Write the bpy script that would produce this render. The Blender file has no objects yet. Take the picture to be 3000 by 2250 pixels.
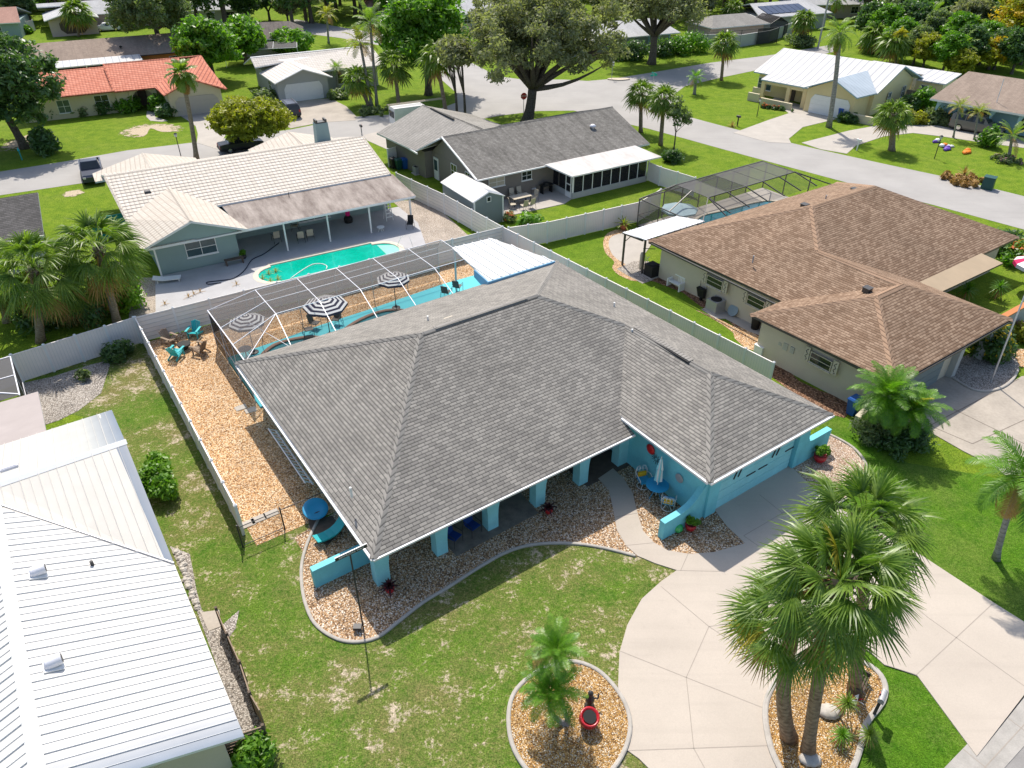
import bpy, bmesh, math, random
import numpy as np
from mathutils import Vector, Matrix
from mathutils.geometry import tessellate_polygon
R = math.radians
SC = bpy.context.scene
COL = SC.collection
# ------------------------------------------------------------------ camera, world, sun
H = 24.5                       # camera height in metres
FPX, CX, CY, HZ = 1590.0, 1106.0, 829.5, -275.0
PITCH = math.atan((CY - HZ) / FPX)
cam = bpy.data.cameras.new('camera')
cam.sensor_width = 36.0
cam.lens = 36.0 * FPX / 2212.0
cam.clip_start = 0.1
cam.clip_end = 2000.0
co = bpy.data.objects.new('camera', cam)
COL.objects.link(co)
co.location = (0, 0, H)
co.rotation_euler = (math.pi / 2 - PITCH, 0, 0)
SC.camera = co
SUN_AZ, SUN_EL = R(105.0), R(56.0)
W = bpy.data.worlds.new('World')
SC.world = W
W.use_nodes = True
wn = W.node_tree.nodes
wl = W.node_tree.links
wn.clear()
sky = wn.new('ShaderNodeTexSky')
sky.sky_type = 'NISHITA'
sky.sun_disc = False
sky.sun_elevation = SUN_EL
sky.sun_rotation = math.pi / 2 - SUN_AZ
sky.air_density = 1.0
sky.dust_density = 2.0
bg = wn.new('ShaderNodeBackground')
bg.inputs[1].default_value = 0.15
wo = wn.new('ShaderNodeOutputWorld')
wl.new(sky.outputs[0], bg.inputs[0])
wl.new(bg.outputs[0], wo.inputs[0])
sl = bpy.data.lights.new('sun', 'SUN')
sl.energy = 4.3
sl.angle = R(0.55)
sl.color = (1.0, 0.935, 0.84)
so = bpy.data.objects.new('sun', sl)
COL.objects.link(so)
sd = Vector((math.cos(SUN_EL) * math.cos(SUN_AZ), math.cos(SUN_EL) * math.sin(SUN_AZ), math.sin(SUN_EL)))
so.rotation_euler = sd.to_track_quat('Z', 'Y').to_euler()
so.location = (-20, 60, 60)
SC.view_settings.view_transform = 'Standard'
SC.view_settings.look = 'None'
SC.view_settings.gamma = 1.0
SC.view_settings.exposure = 0.34
SC.cycles.max_bounces = 6
SC.cycles.transparent_max_bounces = 24

# ------------------------------------------------------------------ picks -> world points
TL = dict(a=(0,0,2.949),b=(750,0,2.949),c=(1500,0,2.949),d=(2250,0,2.949),e=(0,400,2.765),f=(600,600,2.765),
          g=(1300,300,2.765),h=(1800,450,2.765),i=(2250,200,2.949),j=(2250,650,2.765),k=(0,1000,2.765),
          l=(0,1600,2.552),m=(700,1300,2.765),n=(1400,1700,3.017),o=(1650,1200,2.949),q=(2100,1350,1.843),
          r=(2300,1050,3.016),s=(900,1550,3.317),t=(2650,800,4.148),u=(2300,1900,4.74),v=(2750,1250,3.688),
          w=(1150,760,2.212),x=(0,0,5.53),y=(2050,0,2.328),z=(250,350,2.212),D=(0,0,.737333))
def ray(x, y):
    a = (x - CX) / FPX
    b = -(y - CY) / FPX
    return Vector((a, math.cos(PITCH) + b * math.sin(PITCH), -math.sin(PITCH) + b * math.cos(PITCH)))
def dd(t, X, Y):
    x0, y0, s = TL[t]
    return ((x0 + X / s) * .737333, (y0 + Y / s) * .737333)
def q(t, X, Y, z=0.0):
    d = ray(*dd(t, X, Y))
    k = (z - H) / d.z
    return Vector((d.x * k, d.y * k, z))
def up(t, X, Y, base):
    """point on the sight line at the depth of base: tops of upright things"""
    d = ray(*dd(t, X, Y))
    k = base.y / d.y
    return Vector((d.x * k, d.y * k, H + d.z * k))
class Fr:
    def __init__(s, o, ang):
        s.o = Vector((o[0], o[1], 0)); s.a = R(ang)
        s.X = Vector((math.cos(s.a), math.sin(s.a), 0)); s.Y = Vector((-math.sin(s.a), math.cos(s.a), 0))
    def w(s, x, y, z=0.0):
        return s.o + s.X * x + s.Y * y + Vector((0, 0, z))
    def l(s, p):
        d = Vector((p[0], p[1], 0)) - s.o
        return Vector((d.dot(s.X), d.dot(s.Y), p[2]))

# ------------------------------------------------------------------ object helpers
def tag(o, label=None, cat=None, group=None, kind=None):
    if label: o['label'] = label
    if cat: o['category'] = cat
    if group: o['group'] = group
    if kind: o['kind'] = kind
    return o
def thing(name, label, cat, loc=(0, 0, 0), rz=0.0, group=None):
    o = bpy.data.objects.new(name, None)
    COL.objects.link(o)
    o.location = loc
    o.rotation_euler = (0, 0, rz)
    o.empty_display_size = 0.3
    return tag(o, label, cat, group)
def dup(root, loc, rz=None, label=None, scale=None, group=None):
    r = root.copy(); COL.objects.link(r); r.location = loc
    if rz is not None: r.rotation_euler = (0, 0, rz)
    if label: r['label'] = label
    if group: r['group'] = group
    if scale is not None: r.scale = (scale, scale, scale) if not hasattr(scale, '__len__') else scale
    for ch in list(root.children):
        c = ch.copy(); COL.objects.link(c); c.parent = r
        for g in list(ch.children):
            d = g.copy(); COL.objects.link(d); d.parent = c
    return r
class MB:
    def __init__(s): s.v = []; s.f = []; s.m = []
    def poly(s, pts, mi=0):
        n = len(s.v); s.v += [tuple(p) for p in pts]; s.f.append(tuple(range(n, n + len(pts)))); s.m.append(mi); return s
    def box(s, x0, y0, z0, x1, y1, z1, mi=0):
        n = len(s.v)
        s.v += [(x0,y0,z0),(x1,y0,z0),(x1,y1,z0),(x0,y1,z0),(x0,y0,z1),(x1,y0,z1),(x1,y1,z1),(x0,y1,z1)]
        for f in ((0,3,2,1),(4,5,6,7),(0,1,5,4),(1,2,6,5),(2,3,7,6),(3,0,4,7)):
            s.f.append(tuple(n + i for i in f)); s.m.append(mi)
        return s
    def hexa(s, b, t, mi=0):
        n = len(s.v); k = len(b)
        s.v += [tuple(p) for p in b] + [tuple(p) for p in t]
        s.f.append(tuple(n + i for i in reversed(range(k)))); s.m.append(mi)
        s.f.append(tuple(n + k + i for i in range(k))); s.m.append(mi)
        for i in range(k):
            j = (i + 1) % k
            s.f.append((n + i, n + j, n + k + j, n + k + i)); s.m.append(mi)
        return s
    def prism(s, pts, z0, z1, mi=0, ms=None):
        """vertical prism from a plan outline"""
        area = sum(pts[i][0] * pts[(i + 1) % len(pts)][1] - pts[(i + 1) % len(pts)][0] * pts[i][1] for i in range(len(pts)))
        if area < 0: pts = list(reversed(pts))
        n = len(s.v); k = len(pts)
        s.v += [(p[0], p[1], z0) for p in pts] + [(p[0], p[1], z1) for p in pts]
        tri = tessellate_polygon([[Vector((p[0], p[1], 0)) for p in pts]])
        for t in tri:
            a = [pts[i] for i in t]
            ar = (a[1][0]-a[0][0])*(a[2][1]-a[0][1]) - (a[2][0]-a[0][0])*(a[1][1]-a[0][1])
            t = t if ar > 0 else (t[0], t[2], t[1])
            s.f.append(tuple(n + k + i for i in t)); s.m.append(mi)
            s.f.append(tuple(n + i for i in reversed(t))); s.m.append(mi)
        for i in range(k):
            j = (i + 1) % k
            s.f.append((n + i, n + j, n + k + j, n + k + i)); s.m.append(mi if ms is None else ms)
        return s
    def slab(s, pts, th, mi=0, me=None):
        """planar polygon (3D) given downward thickness"""
        a, b, c = Vector(pts[0]), Vector(pts[1]), Vector(pts[2])
        if (b - a).cross(c - a).z < 0: pts = list(reversed(pts))
        n = len(s.v); k = len(pts)
        s.v += [tuple(p) for p in pts] + [(p[0], p[1], p[2] - th) for p in pts]
        s.f.append(tuple(n + i for i in range(k))); s.m.append(mi)
        s.f.append(tuple(n + k + i for i in reversed(range(k)))); s.m.append(mi if me is None else me)
        for i in range(k):
            j = (i + 1) % k
            s.f.append((n + i, n + k + i, n + k + j, n + j)); s.m.append(mi if me is None else me)
        return s
    def tube(s, pts, rad, n=8, mi=0, caps=True):
        pts = [Vector(p) for p in pts]
        if not hasattr(rad, '__len__'): rad = [rad] * len(pts)
        st = len(s.v); ref = None
        for i, p in enumerate(pts):
            d = (pts[min(i + 1, len(pts) - 1)] - pts[max(i - 1, 0)]).normalized()
            if ref is None: ref = Vector((0, 0, 1)) if abs(d.z) < .9 else Vector((1, 0, 0))
            a = d.cross(ref).normalized(); b = d.cross(a).normalized(); ref = -b if False else ref
            off = math.pi / 4 if n == 4 else 0
            for j in range(n):
                t = 2 * math.pi * j / n + off
                s.v.append(tuple(p + (a * math.cos(t) + b * math.sin(t)) * rad[i]))
        for i in range(len(pts) - 1):
            for j in range(n):
                k = (j + 1) % n
                s.f.append((st + i*n + j, st + i*n + k, st + (i+1)*n + k, st + (i+1)*n + j)); s.m.append(mi)
        if caps:
            s.f.append(tuple(st + j for j in range(n))[::-1]); s.m.append(mi)
            s.f.append(tuple(st + (len(pts)-1)*n + j for j in range(n))); s.m.append(mi)
        return s
    def lathe(s, prof, c=(0, 0, 0), n=16, mi=0, sx=1, sy=1):
        st = len(s.v)
        for r_, z in prof:
            for j in range(n):
                t = 2 * math.pi * j / n
                s.v.append((c[0] + r_ * math.cos(t) * sx, c[1] + r_ * math.sin(t) * sy, c[2] + z))
        for i in range(len(prof) - 1):
            for j in range(n):
                k = (j + 1) % n
                s.f.append((st + i*n + j, st + i*n + k, st + (i+1)*n + k, st + (i+1)*n + j)); s.m.append(mi)
        s.f.append(tuple(st + j for j in range(n))[::-1]); s.m.append(mi)
        s.f.append(tuple(st + (len(prof)-1)*n + j for j in range(n))); s.m.append(mi)
        return s
    def rot(s, ax, ang, c=(0, 0, 0), start=0):
        M = Matrix.Translation(c) @ Matrix.Rotation(ang, 4, ax) @ Matrix.Translation(-Vector(c))
        for i in range(start, len(s.v)): s.v[i] = tuple(M @ Vector(s.v[i]))
        return s
    def build(s, name, mats, parent=None, smooth=False, loc=None, rz=None, uv=True):
        if not isinstance(mats, (list, tuple)): mats = [mats]
        me = bpy.data.meshes.new(name)
        me.from_pydata(s.v, [], s.f)
        for m in mats: me.materials.append(m)
        me.polygons.foreach_set('material_index', s.m)
        if smooth: me.polygons.foreach_set('use_smooth', [True] * len(s.f))
        if uv and len(s.f) < 30000:
            ul = me.uv_layers.new(name='uv').data
            for p in me.polygons:
                nn = p.normal
                if abs(nn.z) > .999: u = Vector((1, 0, 0)); v = Vector((0, 1, 0))
                else:
                    u = Vector((-nn.y, nn.x, 0)).normalized(); v = nn.cross(u)
                    if v.z < 0: v = -v
                for li in p.loop_indices:
                    c = me.vertices[me.loops[li].vertex_index].co
                    ul[li].uv = (c.dot(u), c.dot(v))
        me.update()
        o = bpy.data.objects.new(name, me)
        COL.objects.link(o)
        if parent: o.parent = parent
        if loc is not None: o.location = loc
        if rz is not None: o.rotation_euler = (0, 0, rz)
        return o
def fastmesh(name, V, F, mats, mi=None, parent=None, smooth=False):
    """V (n,3), F (m,4) arrays of quads"""
    me = bpy.data.meshes.new(name)
    n, m = len(V), len(F)
    me.vertices.add(n); me.vertices.foreach_set('co', np.asarray(V, np.float32).ravel())
    me.loops.add(m * 4); me.loops.foreach_set('vertex_index', np.asarray(F, np.int32).ravel())
    me.polygons.add(m); me.polygons.foreach_set('loop_start', np.arange(0, m * 4, 4, dtype=np.int32))
    me.polygons.foreach_set('loop_total', np.full(m, 4, np.int32))
    if not isinstance(mats, (list, tuple)): mats = [mats]
    for k in mats: me.materials.append(k)
    if mi is not None: me.polygons.foreach_set('material_index', np.asarray(mi, np.int32))
    if smooth: me.polygons.foreach_set('use_smooth', np.ones(m, bool))
    me.update(calc_edges=True)
    o = bpy.data.objects.new(name, me); COL.objects.link(o)
    if parent: o.parent = parent
    return o

# ------------------------------------------------------------------ materials
MC = {}
class Nt:
    def __init__(s, name):
        s.m = bpy.data.materials.new(name); s.m.use_nodes = True
        s.t = s.m.node_tree; s.t.nodes.clear()
        s.out = s.n('ShaderNodeOutputMaterial')
    def n(s, ty, **kw):
        nd = s.t.nodes.new(ty)
        for k, v in kw.items(): setattr(nd, k, v)
        return nd
    def l(s, a, b): s.t.links.new(a, b)
    def val(s, v, sock):
        if hasattr(v, 'is_output') or hasattr(v, 'links'): s.l(v, sock)
        elif hasattr(v, '__len__') and len(v) == 3 and sock.type == 'RGBA': sock.default_value = (*v, 1)
        else: sock.default_value = v
    def math(s, op, a, b=None, c=None):
        nd = s.n('ShaderNodeMath', operation=op)
        s.val(a, nd.inputs[0])
        if b is not None: s.val(b, nd.inputs[1])
        if c is not None: s.val(c, nd.inputs[2])
        return nd.outputs[0]
    def mix(s, f, a, b, mode='MIX'):
        nd = s.n('ShaderNodeMix', data_type='RGBA', blend_type=mode)
        s.val(f, nd.inputs[0]); s.val(a, nd.inputs[6]); s.val(b, nd.inputs[7])
        return nd.outputs[2]
    def co(s, kind='Object'):
        if not hasattr(s, 'tc'): s.tc = s.n('ShaderNodeTexCoord')
        return s.tc.outputs[kind]
    def noise(s, sc, det=3.0, vec=None, rough=.5, kind='Object'):
        nd = s.n('ShaderNodeTexNoise'); nd.inputs['Scale'].default_value = sc
        nd.inputs['Detail'].default_value = det; nd.inputs['Roughness'].default_value = rough
        s.l(vec if vec is not None else s.co(kind), nd.inputs['Vector'])
        return nd.outputs[0]
    def ramp(s, f, stops, interp='LINEAR'):
        nd = s.n('ShaderNodeValToRGB'); s.l(f, nd.inputs[0]); e = nd.color_ramp.elements
        nd.color_ramp.interpolation = interp
        while len(e) < len(stops): e.new(.5)
        for k, (p, c) in zip(e, stops):
            k.position = p; k.color = (*c, 1) if hasattr(c, '__len__') else (c, c, c, 1)
        return nd.outputs[0]
    def bump(s, h, st=.3, d=.02):
        nd = s.n('ShaderNodeBump'); nd.inputs['Strength'].default_value = st; nd.inputs['Distance'].default_value = d
        s.l(h, nd.inputs['Height']); return nd.outputs[0]
    def pr(s, col, rough=.7, spec=.3, metal=0.0, nrm=None, **kw):
        nd = s.n('ShaderNodeBsdfPrincipled'); s.val(col, nd.inputs['Base Color']); s.val(rough, nd.inputs['Roughness'])
        nd.inputs['Specular IOR Level'].default_value = spec; nd.inputs['Metallic'].default_value = metal
        if nrm is not None: s.l(nrm, nd.inputs['Normal'])
        for k, v in kw.items(): s.val(v, nd.inputs[k])
        return nd.outputs[0]
    def fin(s, sh): s.l(sh, s.out.inputs[0]); return s.m
    def uvm(s, sx=1, sy=1, rz=0, kind='UV'):
        nd = s.n('ShaderNodeMapping'); s.l(s.co(kind), nd.inputs[0])
        nd.inputs['Scale'].default_value = (sx, sy, 1); nd.inputs['Rotation'].default_value = (0, 0, rz)
        return nd.outputs[0]
def c2(c, k): return tuple(min(1, x * k) for x in c)
def flat(name, col, rough=.7, spec=.3, var=.12, sc=2.5, bump=.0, metal=0.0):
    if name in MC: return MC[name]
    t = Nt(name)
    n1 = t.noise(sc, 5, rough=.6); n2 = t.noise(sc * 14, 2)
    f = t.math('ADD', t.math('MULTIPLY', n1, .7), t.math('MULTIPLY', n2, .3))
    c = t.ramp(f, [(.3, c2(col, 1 - var)), (.7, c2(col, 1 + var * .6))])
    nr = t.bump(n2, bump, .01) if bump else None
    MC[name] = t.fin(t.pr(c, rough, spec, metal, nr)); return MC[name]
def grass(name, g1, g2, dry, sand, dryk=.5, bare=.0, fine=26.0, seed=0.0):
    t = Nt(name)
    mp = t.n('ShaderNodeMapping'); t.l(t.co(), mp.inputs[0]); mp.inputs['Location'].default_value = (seed, seed * .7, 0)
    v = mp.outputs[0]
    big = t.noise(.22, 5, v, .65); med = t.noise(1.1, 5, v, .65); fi = t.noise(fine, 3, v, .7); tuft = t.noise(6.0, 6, v, .78)
    c = t.mix(t.ramp(med, [(.35, 0.), (.65, 1.)]), g1, g2)
    d = t.ramp(t.math('ADD', t.math('MULTIPLY', big, .6), t.math('MULTIPLY', tuft, .5)), [(.62 - dryk * .2, 0.), (.72 - dryk * .1, 1.)])
    c = t.mix(t.math('MULTIPLY', d, dryk), c, dry)
    if bare > 0:
        b = t.ramp(t.math('ADD', t.math('MULTIPLY', med, .45), t.math('ADD', t.math('MULTIPLY', tuft, .4), t.math('MULTIPLY', big, .3))), [(.655 - bare * .1, 0.), (.72 - bare * .1, 1.)])
        c = t.mix(t.math('MULTIPLY', b, .9), c, sand)
    k = t.ramp(fi, [(.3, .42), (.5, 1.0), (.7, 1.6)])
    k2 = t.ramp(tuft, [(.3, .72), (.7, 1.25)])
    c = t.mix(1.0, t.mix(1.0, c, k, 'MULTIPLY'), k2, 'MULTIPLY')
    hb = t.math('ADD', fi, tuft)
    return t.fin(t.pr(c, .95, .08, nrm=t.bump(hb, .9, .05)))
def gravel(name, stops, sc=13.0, bmp=.9):
    t = Nt(name)
    vo = t.n('ShaderNodeTexVoronoi'); vo.inputs['Scale'].default_value = sc; t.l(t.co(), vo.inputs['Vector'])
    wn_ = t.n('ShaderNodeTexWhiteNoise'); t.l(vo.outputs['Color'], wn_.inputs['Vector'])
    c = t.ramp(wn_.outputs['Value'], stops)
    e = t.ramp(vo.outputs['Distance'], [(.3, 1.0), (.68, .45)])
    c = t.mix(1.0, c, e, 'MULTIPLY'); c = t.mix(1.0, c, (1.3, 1.3, 1.3), 'MULTIPLY')
    n = t.noise(.7, 4); c = t.mix(1.0, c, t.ramp(n, [(.3, .85), (.7, 1.12)]), 'MULTIPLY')
    return t.fin(t.pr(c, .8, .25, nrm=t.bump(t.math('SUBTRACT', 1.0, vo.outputs['Distance']), bmp, .04)))
def shingle(name, a, b, dark, bw=.34, rh=.165, streak=None, strk=.0):
    t = Nt(name)
    br = t.n('ShaderNodeTexBrick'); t.l(t.co('UV'), br.inputs['Vector'])
    br.offset = .37; br.offset_frequency = 2; br.squash = 1.0
    br.inputs['Color1'].default_value = (*a, 1); br.inputs['Color2'].default_value = (*b, 1); br.inputs['Mortar'].default_value = (*dark, 1)
    br.inputs['Scale'].default_value = 1.0; br.inputs['Mortar Size'].default_value = .011; br.inputs['Mortar Smooth'].default_value = .4
    br.inputs['Brick Width'].default_value = bw; br.inputs['Row Height'].default_value = rh; br.inputs['Bias'].default_value = -.1
    sp = t.n('ShaderNodeSeparateXYZ'); t.l(t.co('UV'), sp.inputs[0])
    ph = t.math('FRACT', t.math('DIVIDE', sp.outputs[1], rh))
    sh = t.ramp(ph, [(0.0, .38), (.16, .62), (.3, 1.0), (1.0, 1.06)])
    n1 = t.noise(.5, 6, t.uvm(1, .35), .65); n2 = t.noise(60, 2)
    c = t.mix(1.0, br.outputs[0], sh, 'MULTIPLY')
    c = t.mix(1.0, c, t.ramp(n1, [(.3, .84), (.7, 1.12)]), 'MULTIPLY')
    c = t.mix(1.0, c, t.ramp(n2, [(.3, .88), (.7, 1.1)]), 'MULTIPLY')
    if streak:
        n3 = t.noise(1.1, 5, t.uvm(2.5, .35), .6)
        c = t.mix(t.math('MULTIPLY', t.ramp(n3, [(.45, 0.), (.75, 1.)]), strk), c, streak)
    return t.fin(t.pr(c, .92, .15, nrm=t.bump(t.math('ADD', ph, t.math('MULTIPLY', n2, .3)), .55, .03)))
def seam(name, col, pitch=.4, lw=.05, dark=(.2, .24, .3), rough=.35, stain=.0, stc=(.3, .28, .25), bmp=.6, spec=.5, axis=0):
    t = Nt(name)
    sp = t.n('ShaderNodeSeparateXYZ'); t.l(t.co('UV'), sp.inputs[0])
    ph = t.math('FRACT', t.math('DIVIDE', sp.outputs[axis], pitch))
    ln = t.ramp(ph, [(0.0, 1.0), (lw, 1.0), (lw + .03, 0.0), (1.0, 0.0)])
    c = t.mix(ln, col, dark)
    n1 = t.noise(.8, 5, rough=.6)
    c = t.mix(1.0, c, t.ramp(n1, [(.3, .93), (.7, 1.04)]), 'MULTIPLY')
    if stain > 0:
        n2 = t.noise(1.0, 8, t.uvm(1.0, .28), .72)
        c = t.mix(t.math('MULTIPLY', t.ramp(n2, [(.34, 0.), (.66, 1.)]), stain), c, stc)
    w_ = t.ramp(ph, [(0.0, 1.0), (lw * 1.6, 0.5), (.25, 0.), (.9, 0.0), (1.0, 1.0)])
    return t.fin(t.pr(c, rough, spec, nrm=t.bump(w_, bmp, .03)))
def tile(name, a, b, dark, pu=.3, pv=.36, gap=.14, depth=.05, stain=.25, stc=(.25, .2, .18)):
    t = Nt(name)
    sp = t.n('ShaderNodeSeparateXYZ'); t.l(t.co('UV'), sp.inputs[0])
    u = t.math('DIVIDE', sp.outputs[0], pu); v = t.math('DIVIDE', sp.outputs[1], pv)
    fu = t.math('FRACT', u); fv = t.math('FRACT', v)
    hu = t.math('SINE', t.math('MULTIPLY', fu, math.pi))
    cell = t.n('ShaderNodeCombineXYZ'); t.l(t.math('FLOOR', u), cell.inputs[0]); t.l(t.math('FLOOR', v), cell.inputs[1])
    wn_ = t.n('ShaderNodeTexWhiteNoise'); t.l(cell.outputs[0], wn_.inputs['Vector'])
    c = t.mix(wn_.outputs['Value'], a, b)
    rowd = t.ramp(fv, [(0.0, 1.0), (gap, .95), (gap + .12, 0.0), (1.0, 0.0)])
    cold = t.ramp(hu, [(.0, .42), (.4, .0)])
    c = t.mix(t.math('MAXIMUM', rowd, cold), c, dark)
    n1 = t.noise(.35, 6, t.uvm(1, .4), .65)
    c = t.mix(t.math('MULTIPLY', t.ramp(n1, [(.45, 0.), (.7, 1.)]), stain), c, stc)
    hgt = t.math('ADD', hu, t.math('SUBTRACT', 1.0, fv))
    return t.fin(t.pr(c, .75, .3, nrm=t.bump(hgt, .7, depth)))
def leaf(name, a, b, tr=.35, rough=.45, sc=1.3, spec=.35, young=None):
    if name in MC: return MC[name]
    t = Nt(name)
    n1 = t.noise(sc, 3); n2 = t.noise(sc * 9, 2)
    f = t.math('ADD', t.math('MULTIPLY', n1, .5), t.math('MULTIPLY', n2, .5))
    c = t.ramp(f, [(.36, a), (.64, b)])
    p = t.pr(c, rough, spec)
    tl = t.n('ShaderNodeBsdfTranslucent'); t.l(t.mix(1.0, c, (1.5, 1.7, .6), 'MULTIPLY'), tl.inputs[0])
    mx = t.n('ShaderNodeMixShader'); mx.inputs[0].default_value = tr; t.l(p, mx.inputs[1]); t.l(tl.outputs[0], mx.inputs[2])
    MC[name] = t.fin(mx.outputs[0]); return MC[name]
def screenmat(name, col, op=.5):
    t = Nt(name)
    tb = t.n('ShaderNodeBsdfTransparent')
    d = t.pr(col, .8, .1)
    mx = t.n('ShaderNodeMixShader'); mx.inputs[0].default_value = op; t.l(tb.outputs[0], mx.inputs[1]); t.l(d, mx.inputs[2])
    return t.fin(mx.outputs[0])
def water(name, a, b):
    t = Nt(name)
    n = t.noise(.35, 2); w1 = t.noise(2.2, 2)
    c = t.mix(t.ramp(n, [(.35, 0.), (.65, 1.)]), a, b)
    vo = t.n('ShaderNodeTexVoronoi', feature='DISTANCE_TO_EDGE'); vo.inputs['Scale'].default_value = 1.6
    va = t.n('ShaderNodeVectorMath', operation='ADD'); nn_ = t.n('ShaderNodeTexNoise'); nn_.inputs['Scale'].default_value = 1.3; t.l(t.co(), nn_.inputs['Vector']); t.l(t.co(), va.inputs[0]); t.l(nn_.outputs[1], va.inputs[1]); t.l(va.outputs[0], vo.inputs['Vector'])
    c = t.mix(1.0, c, t.ramp(vo.outputs['Distance'], [(.0, 1.16), (.12, 1.0), (1., .97)]), 'MULTIPLY')  # faint caustic light lines painted into the water colour along cell edges
    return t.fin(t.pr(c, .06, .5, nrm=t.bump(w1, .12, .05)))
def glassy(name, col=(.02, .025, .03), rough=.08):
    return flat(name, col, rough, .6, .3, 3)
def bark(name, a, b, ring=0.0):
    t = Nt(name)
    sp = t.n('ShaderNodeSeparateXYZ'); t.l(t.co(), sp.inputs[0])
    n = t.noise(6, 5); n2 = t.noise(18, 3)
    c = t.ramp(n, [(.3, a), (.7, b)])
    h = n2
    if ring:
        fr = t.math('FRACT', t.math('ADD', t.math('MULTIPLY', sp.outputs[2], ring), t.math('MULTIPLY', n, .6)))
        c = t.mix(1.0, c, t.ramp(fr, [(0., .6), (.2, 1.), (1., 1.1)]), 'MULTIPLY'); h = t.math('ADD', fr, n2)
    return t.fin(t.pr(c, .9, .1, nrm=t.bump(h, .7, .03)))

M = {}
M['ground'] = grass('lawn_far', (.10, .18, .012), (.17, .245, .020), (.23, .25, .055), (.3, .25, .16), .35, 0, 14)
M['lawn_lush'] = grass('lawn_lush', (.09, .17, .012), (.14, .225, .018), (.19, .23, .045), (.3, .25, .16), .3, 0, 18, 7)
M['lawn_front'] = grass('lawn_front', (.065, .15, .015), (.125, .205, .026), (.23, .18, .08), (.48, .395, .30), .75, .46, 18, 3)
M['lawn_side'] = grass('lawn_side', (.09, .155, .028), (.155, .215, .042), (.24, .225, .09), (.50, .42, .32), .6, .3, 20, 11)
M['lawn_right'] = grass('lawn_right', (.05, .14, .008), (.09, .195, .012), (.16, .20, .045), (.3, .25, .16), .55, 0, 22, 5)
M['asphalt'] = flat('asphalt_pale', (.35, .335, .315), .9, .15, .10, .35, .25)
M['asphalt2'] = flat('asphalt_grey', (.26, .25, .24), .9, .15, .18, 1.3, .35)
M['gutter'] = flat('gutter_concrete', (.38, .36, .33), .9, .15, .22, 1.5, .3)
M['drive'] = flat('concrete_painted', (.50, .44, .375), .75, .25, .12, .3, .08)
def paving(name, col, stain):
    t = Nt(name)
    a = t.noise(.28, 4, rough=.55); b = t.noise(2.2, 6, rough=.7); f = t.noise(30, 2)
    c = t.ramp(a, [(.35, c2(col, .93)), (.65, c2(col, 1.05))])
    c = t.mix(1.0, c, t.ramp(f, [(.3, .95), (.7, 1.04)]), 'MULTIPLY')
    c = t.mix(t.math('MULTIPLY', t.ramp(b, [(.60, 0.), (.74, 1.)]), .35), c, stain)
    mp = t.n('ShaderNodeMapping'); t.l(t.co(), mp.inputs[0]); mp.inputs['Rotation'].default_value = (0, 0, R(55.3)); mp.inputs['Scale'].default_value = (.12, 2.4, 1)
    tr = t.noise(1.0, 3, mp.outputs[0], .5)
    c = t.mix(t.math('MULTIPLY', t.ramp(tr, [(.54, 0.), (.72, 1.)]), .22), c, stain)
    return t.fin(t.pr(c, .8, .22, nrm=t.bump(f, .1, .01)))
M['drive'] = paving('concrete_painted_worn', (.46, .405, .345), (.33, .29, .25))
M['conc_old'] = paving('concrete_old_stained', (.40, .355, .30), (.24, .21, .18))
M['asphalt'] = paving('asphalt_pale_worn', (.345, .33, .312), (.25, .24, .23))
M['joint'] = flat('joint_dark', (.34, .30, .26), .9, .1)
M['conc'] = flat('concrete_plain', (.43, .395, .35), .85, .2, .13, .8, .12)
M['conc_old'] = flat('concrete_old', (.40, .355, .30), .85, .2, .25, .5, .15)
M['conc_blue'] = flat('concrete_patio', (.42, .415, .42), .8, .2, .13, .7, .1)
M['kerb'] = flat('kerb_concrete', (.42, .39, .35), .85, .2, .22, 2.5, .3)
TAN = [(0., (.16, .075, .03)), (.25, (.46, .25, .10)), (.5, (.58, .36, .18)), (.8, (.64, .47, .30)), (1., (.72, .58, .42))]
MIXG = [(0., (.11, .07, .045)), (.25, (.30, .17, .08)), (.5, (.50, .31, .16)), (.78, (.58, .44, .31)), (1., (.78, .70, .60))]
M['gravel_orange'] = gravel('gravel_orange', TAN, 17)
M['gravel_mix'] = gravel('gravel_mix', MIXG, 19)
M['gravel_island'] = gravel('gravel_island', [(0., (.13, .065, .025)), (.3, (.38, .20, .06)), (.6, (.52, .31, .10)), (.85, (.54, .40, .24)), (1., (.75, .68, .56))], 26)
M['gravel_pink'] = gravel('gravel_pink', [(0., (.22, .13, .09)), (.3, (.46, .31, .21)), (.7, (.58, .44, .34)), (1., (.78, .70, .62))], 24)
M['gravel_white'] = gravel('gravel_white', [(0., (.14, .12, .10)), (.3, (.32, .28, .24)), (1., (.52, .48, .43))], 18)
M['pale_sand'] = gravel('gravel_pale_sand', [(0., (.28, .22, .17)), (.3, (.42, .35, .28)), (.7, (.48, .41, .34)), (1., (.56, .5, .44))], 22)
M['mulch'] = gravel('mulch_brown', [(0., (.07, .035, .02)), (.5, (.22, .11, .06)), (1., (.36, .22, .14))], 12)
M['sand'] = flat('sand_bare', (.55, .48, .38), .95, .1, .2, 1.2, .5)
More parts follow.
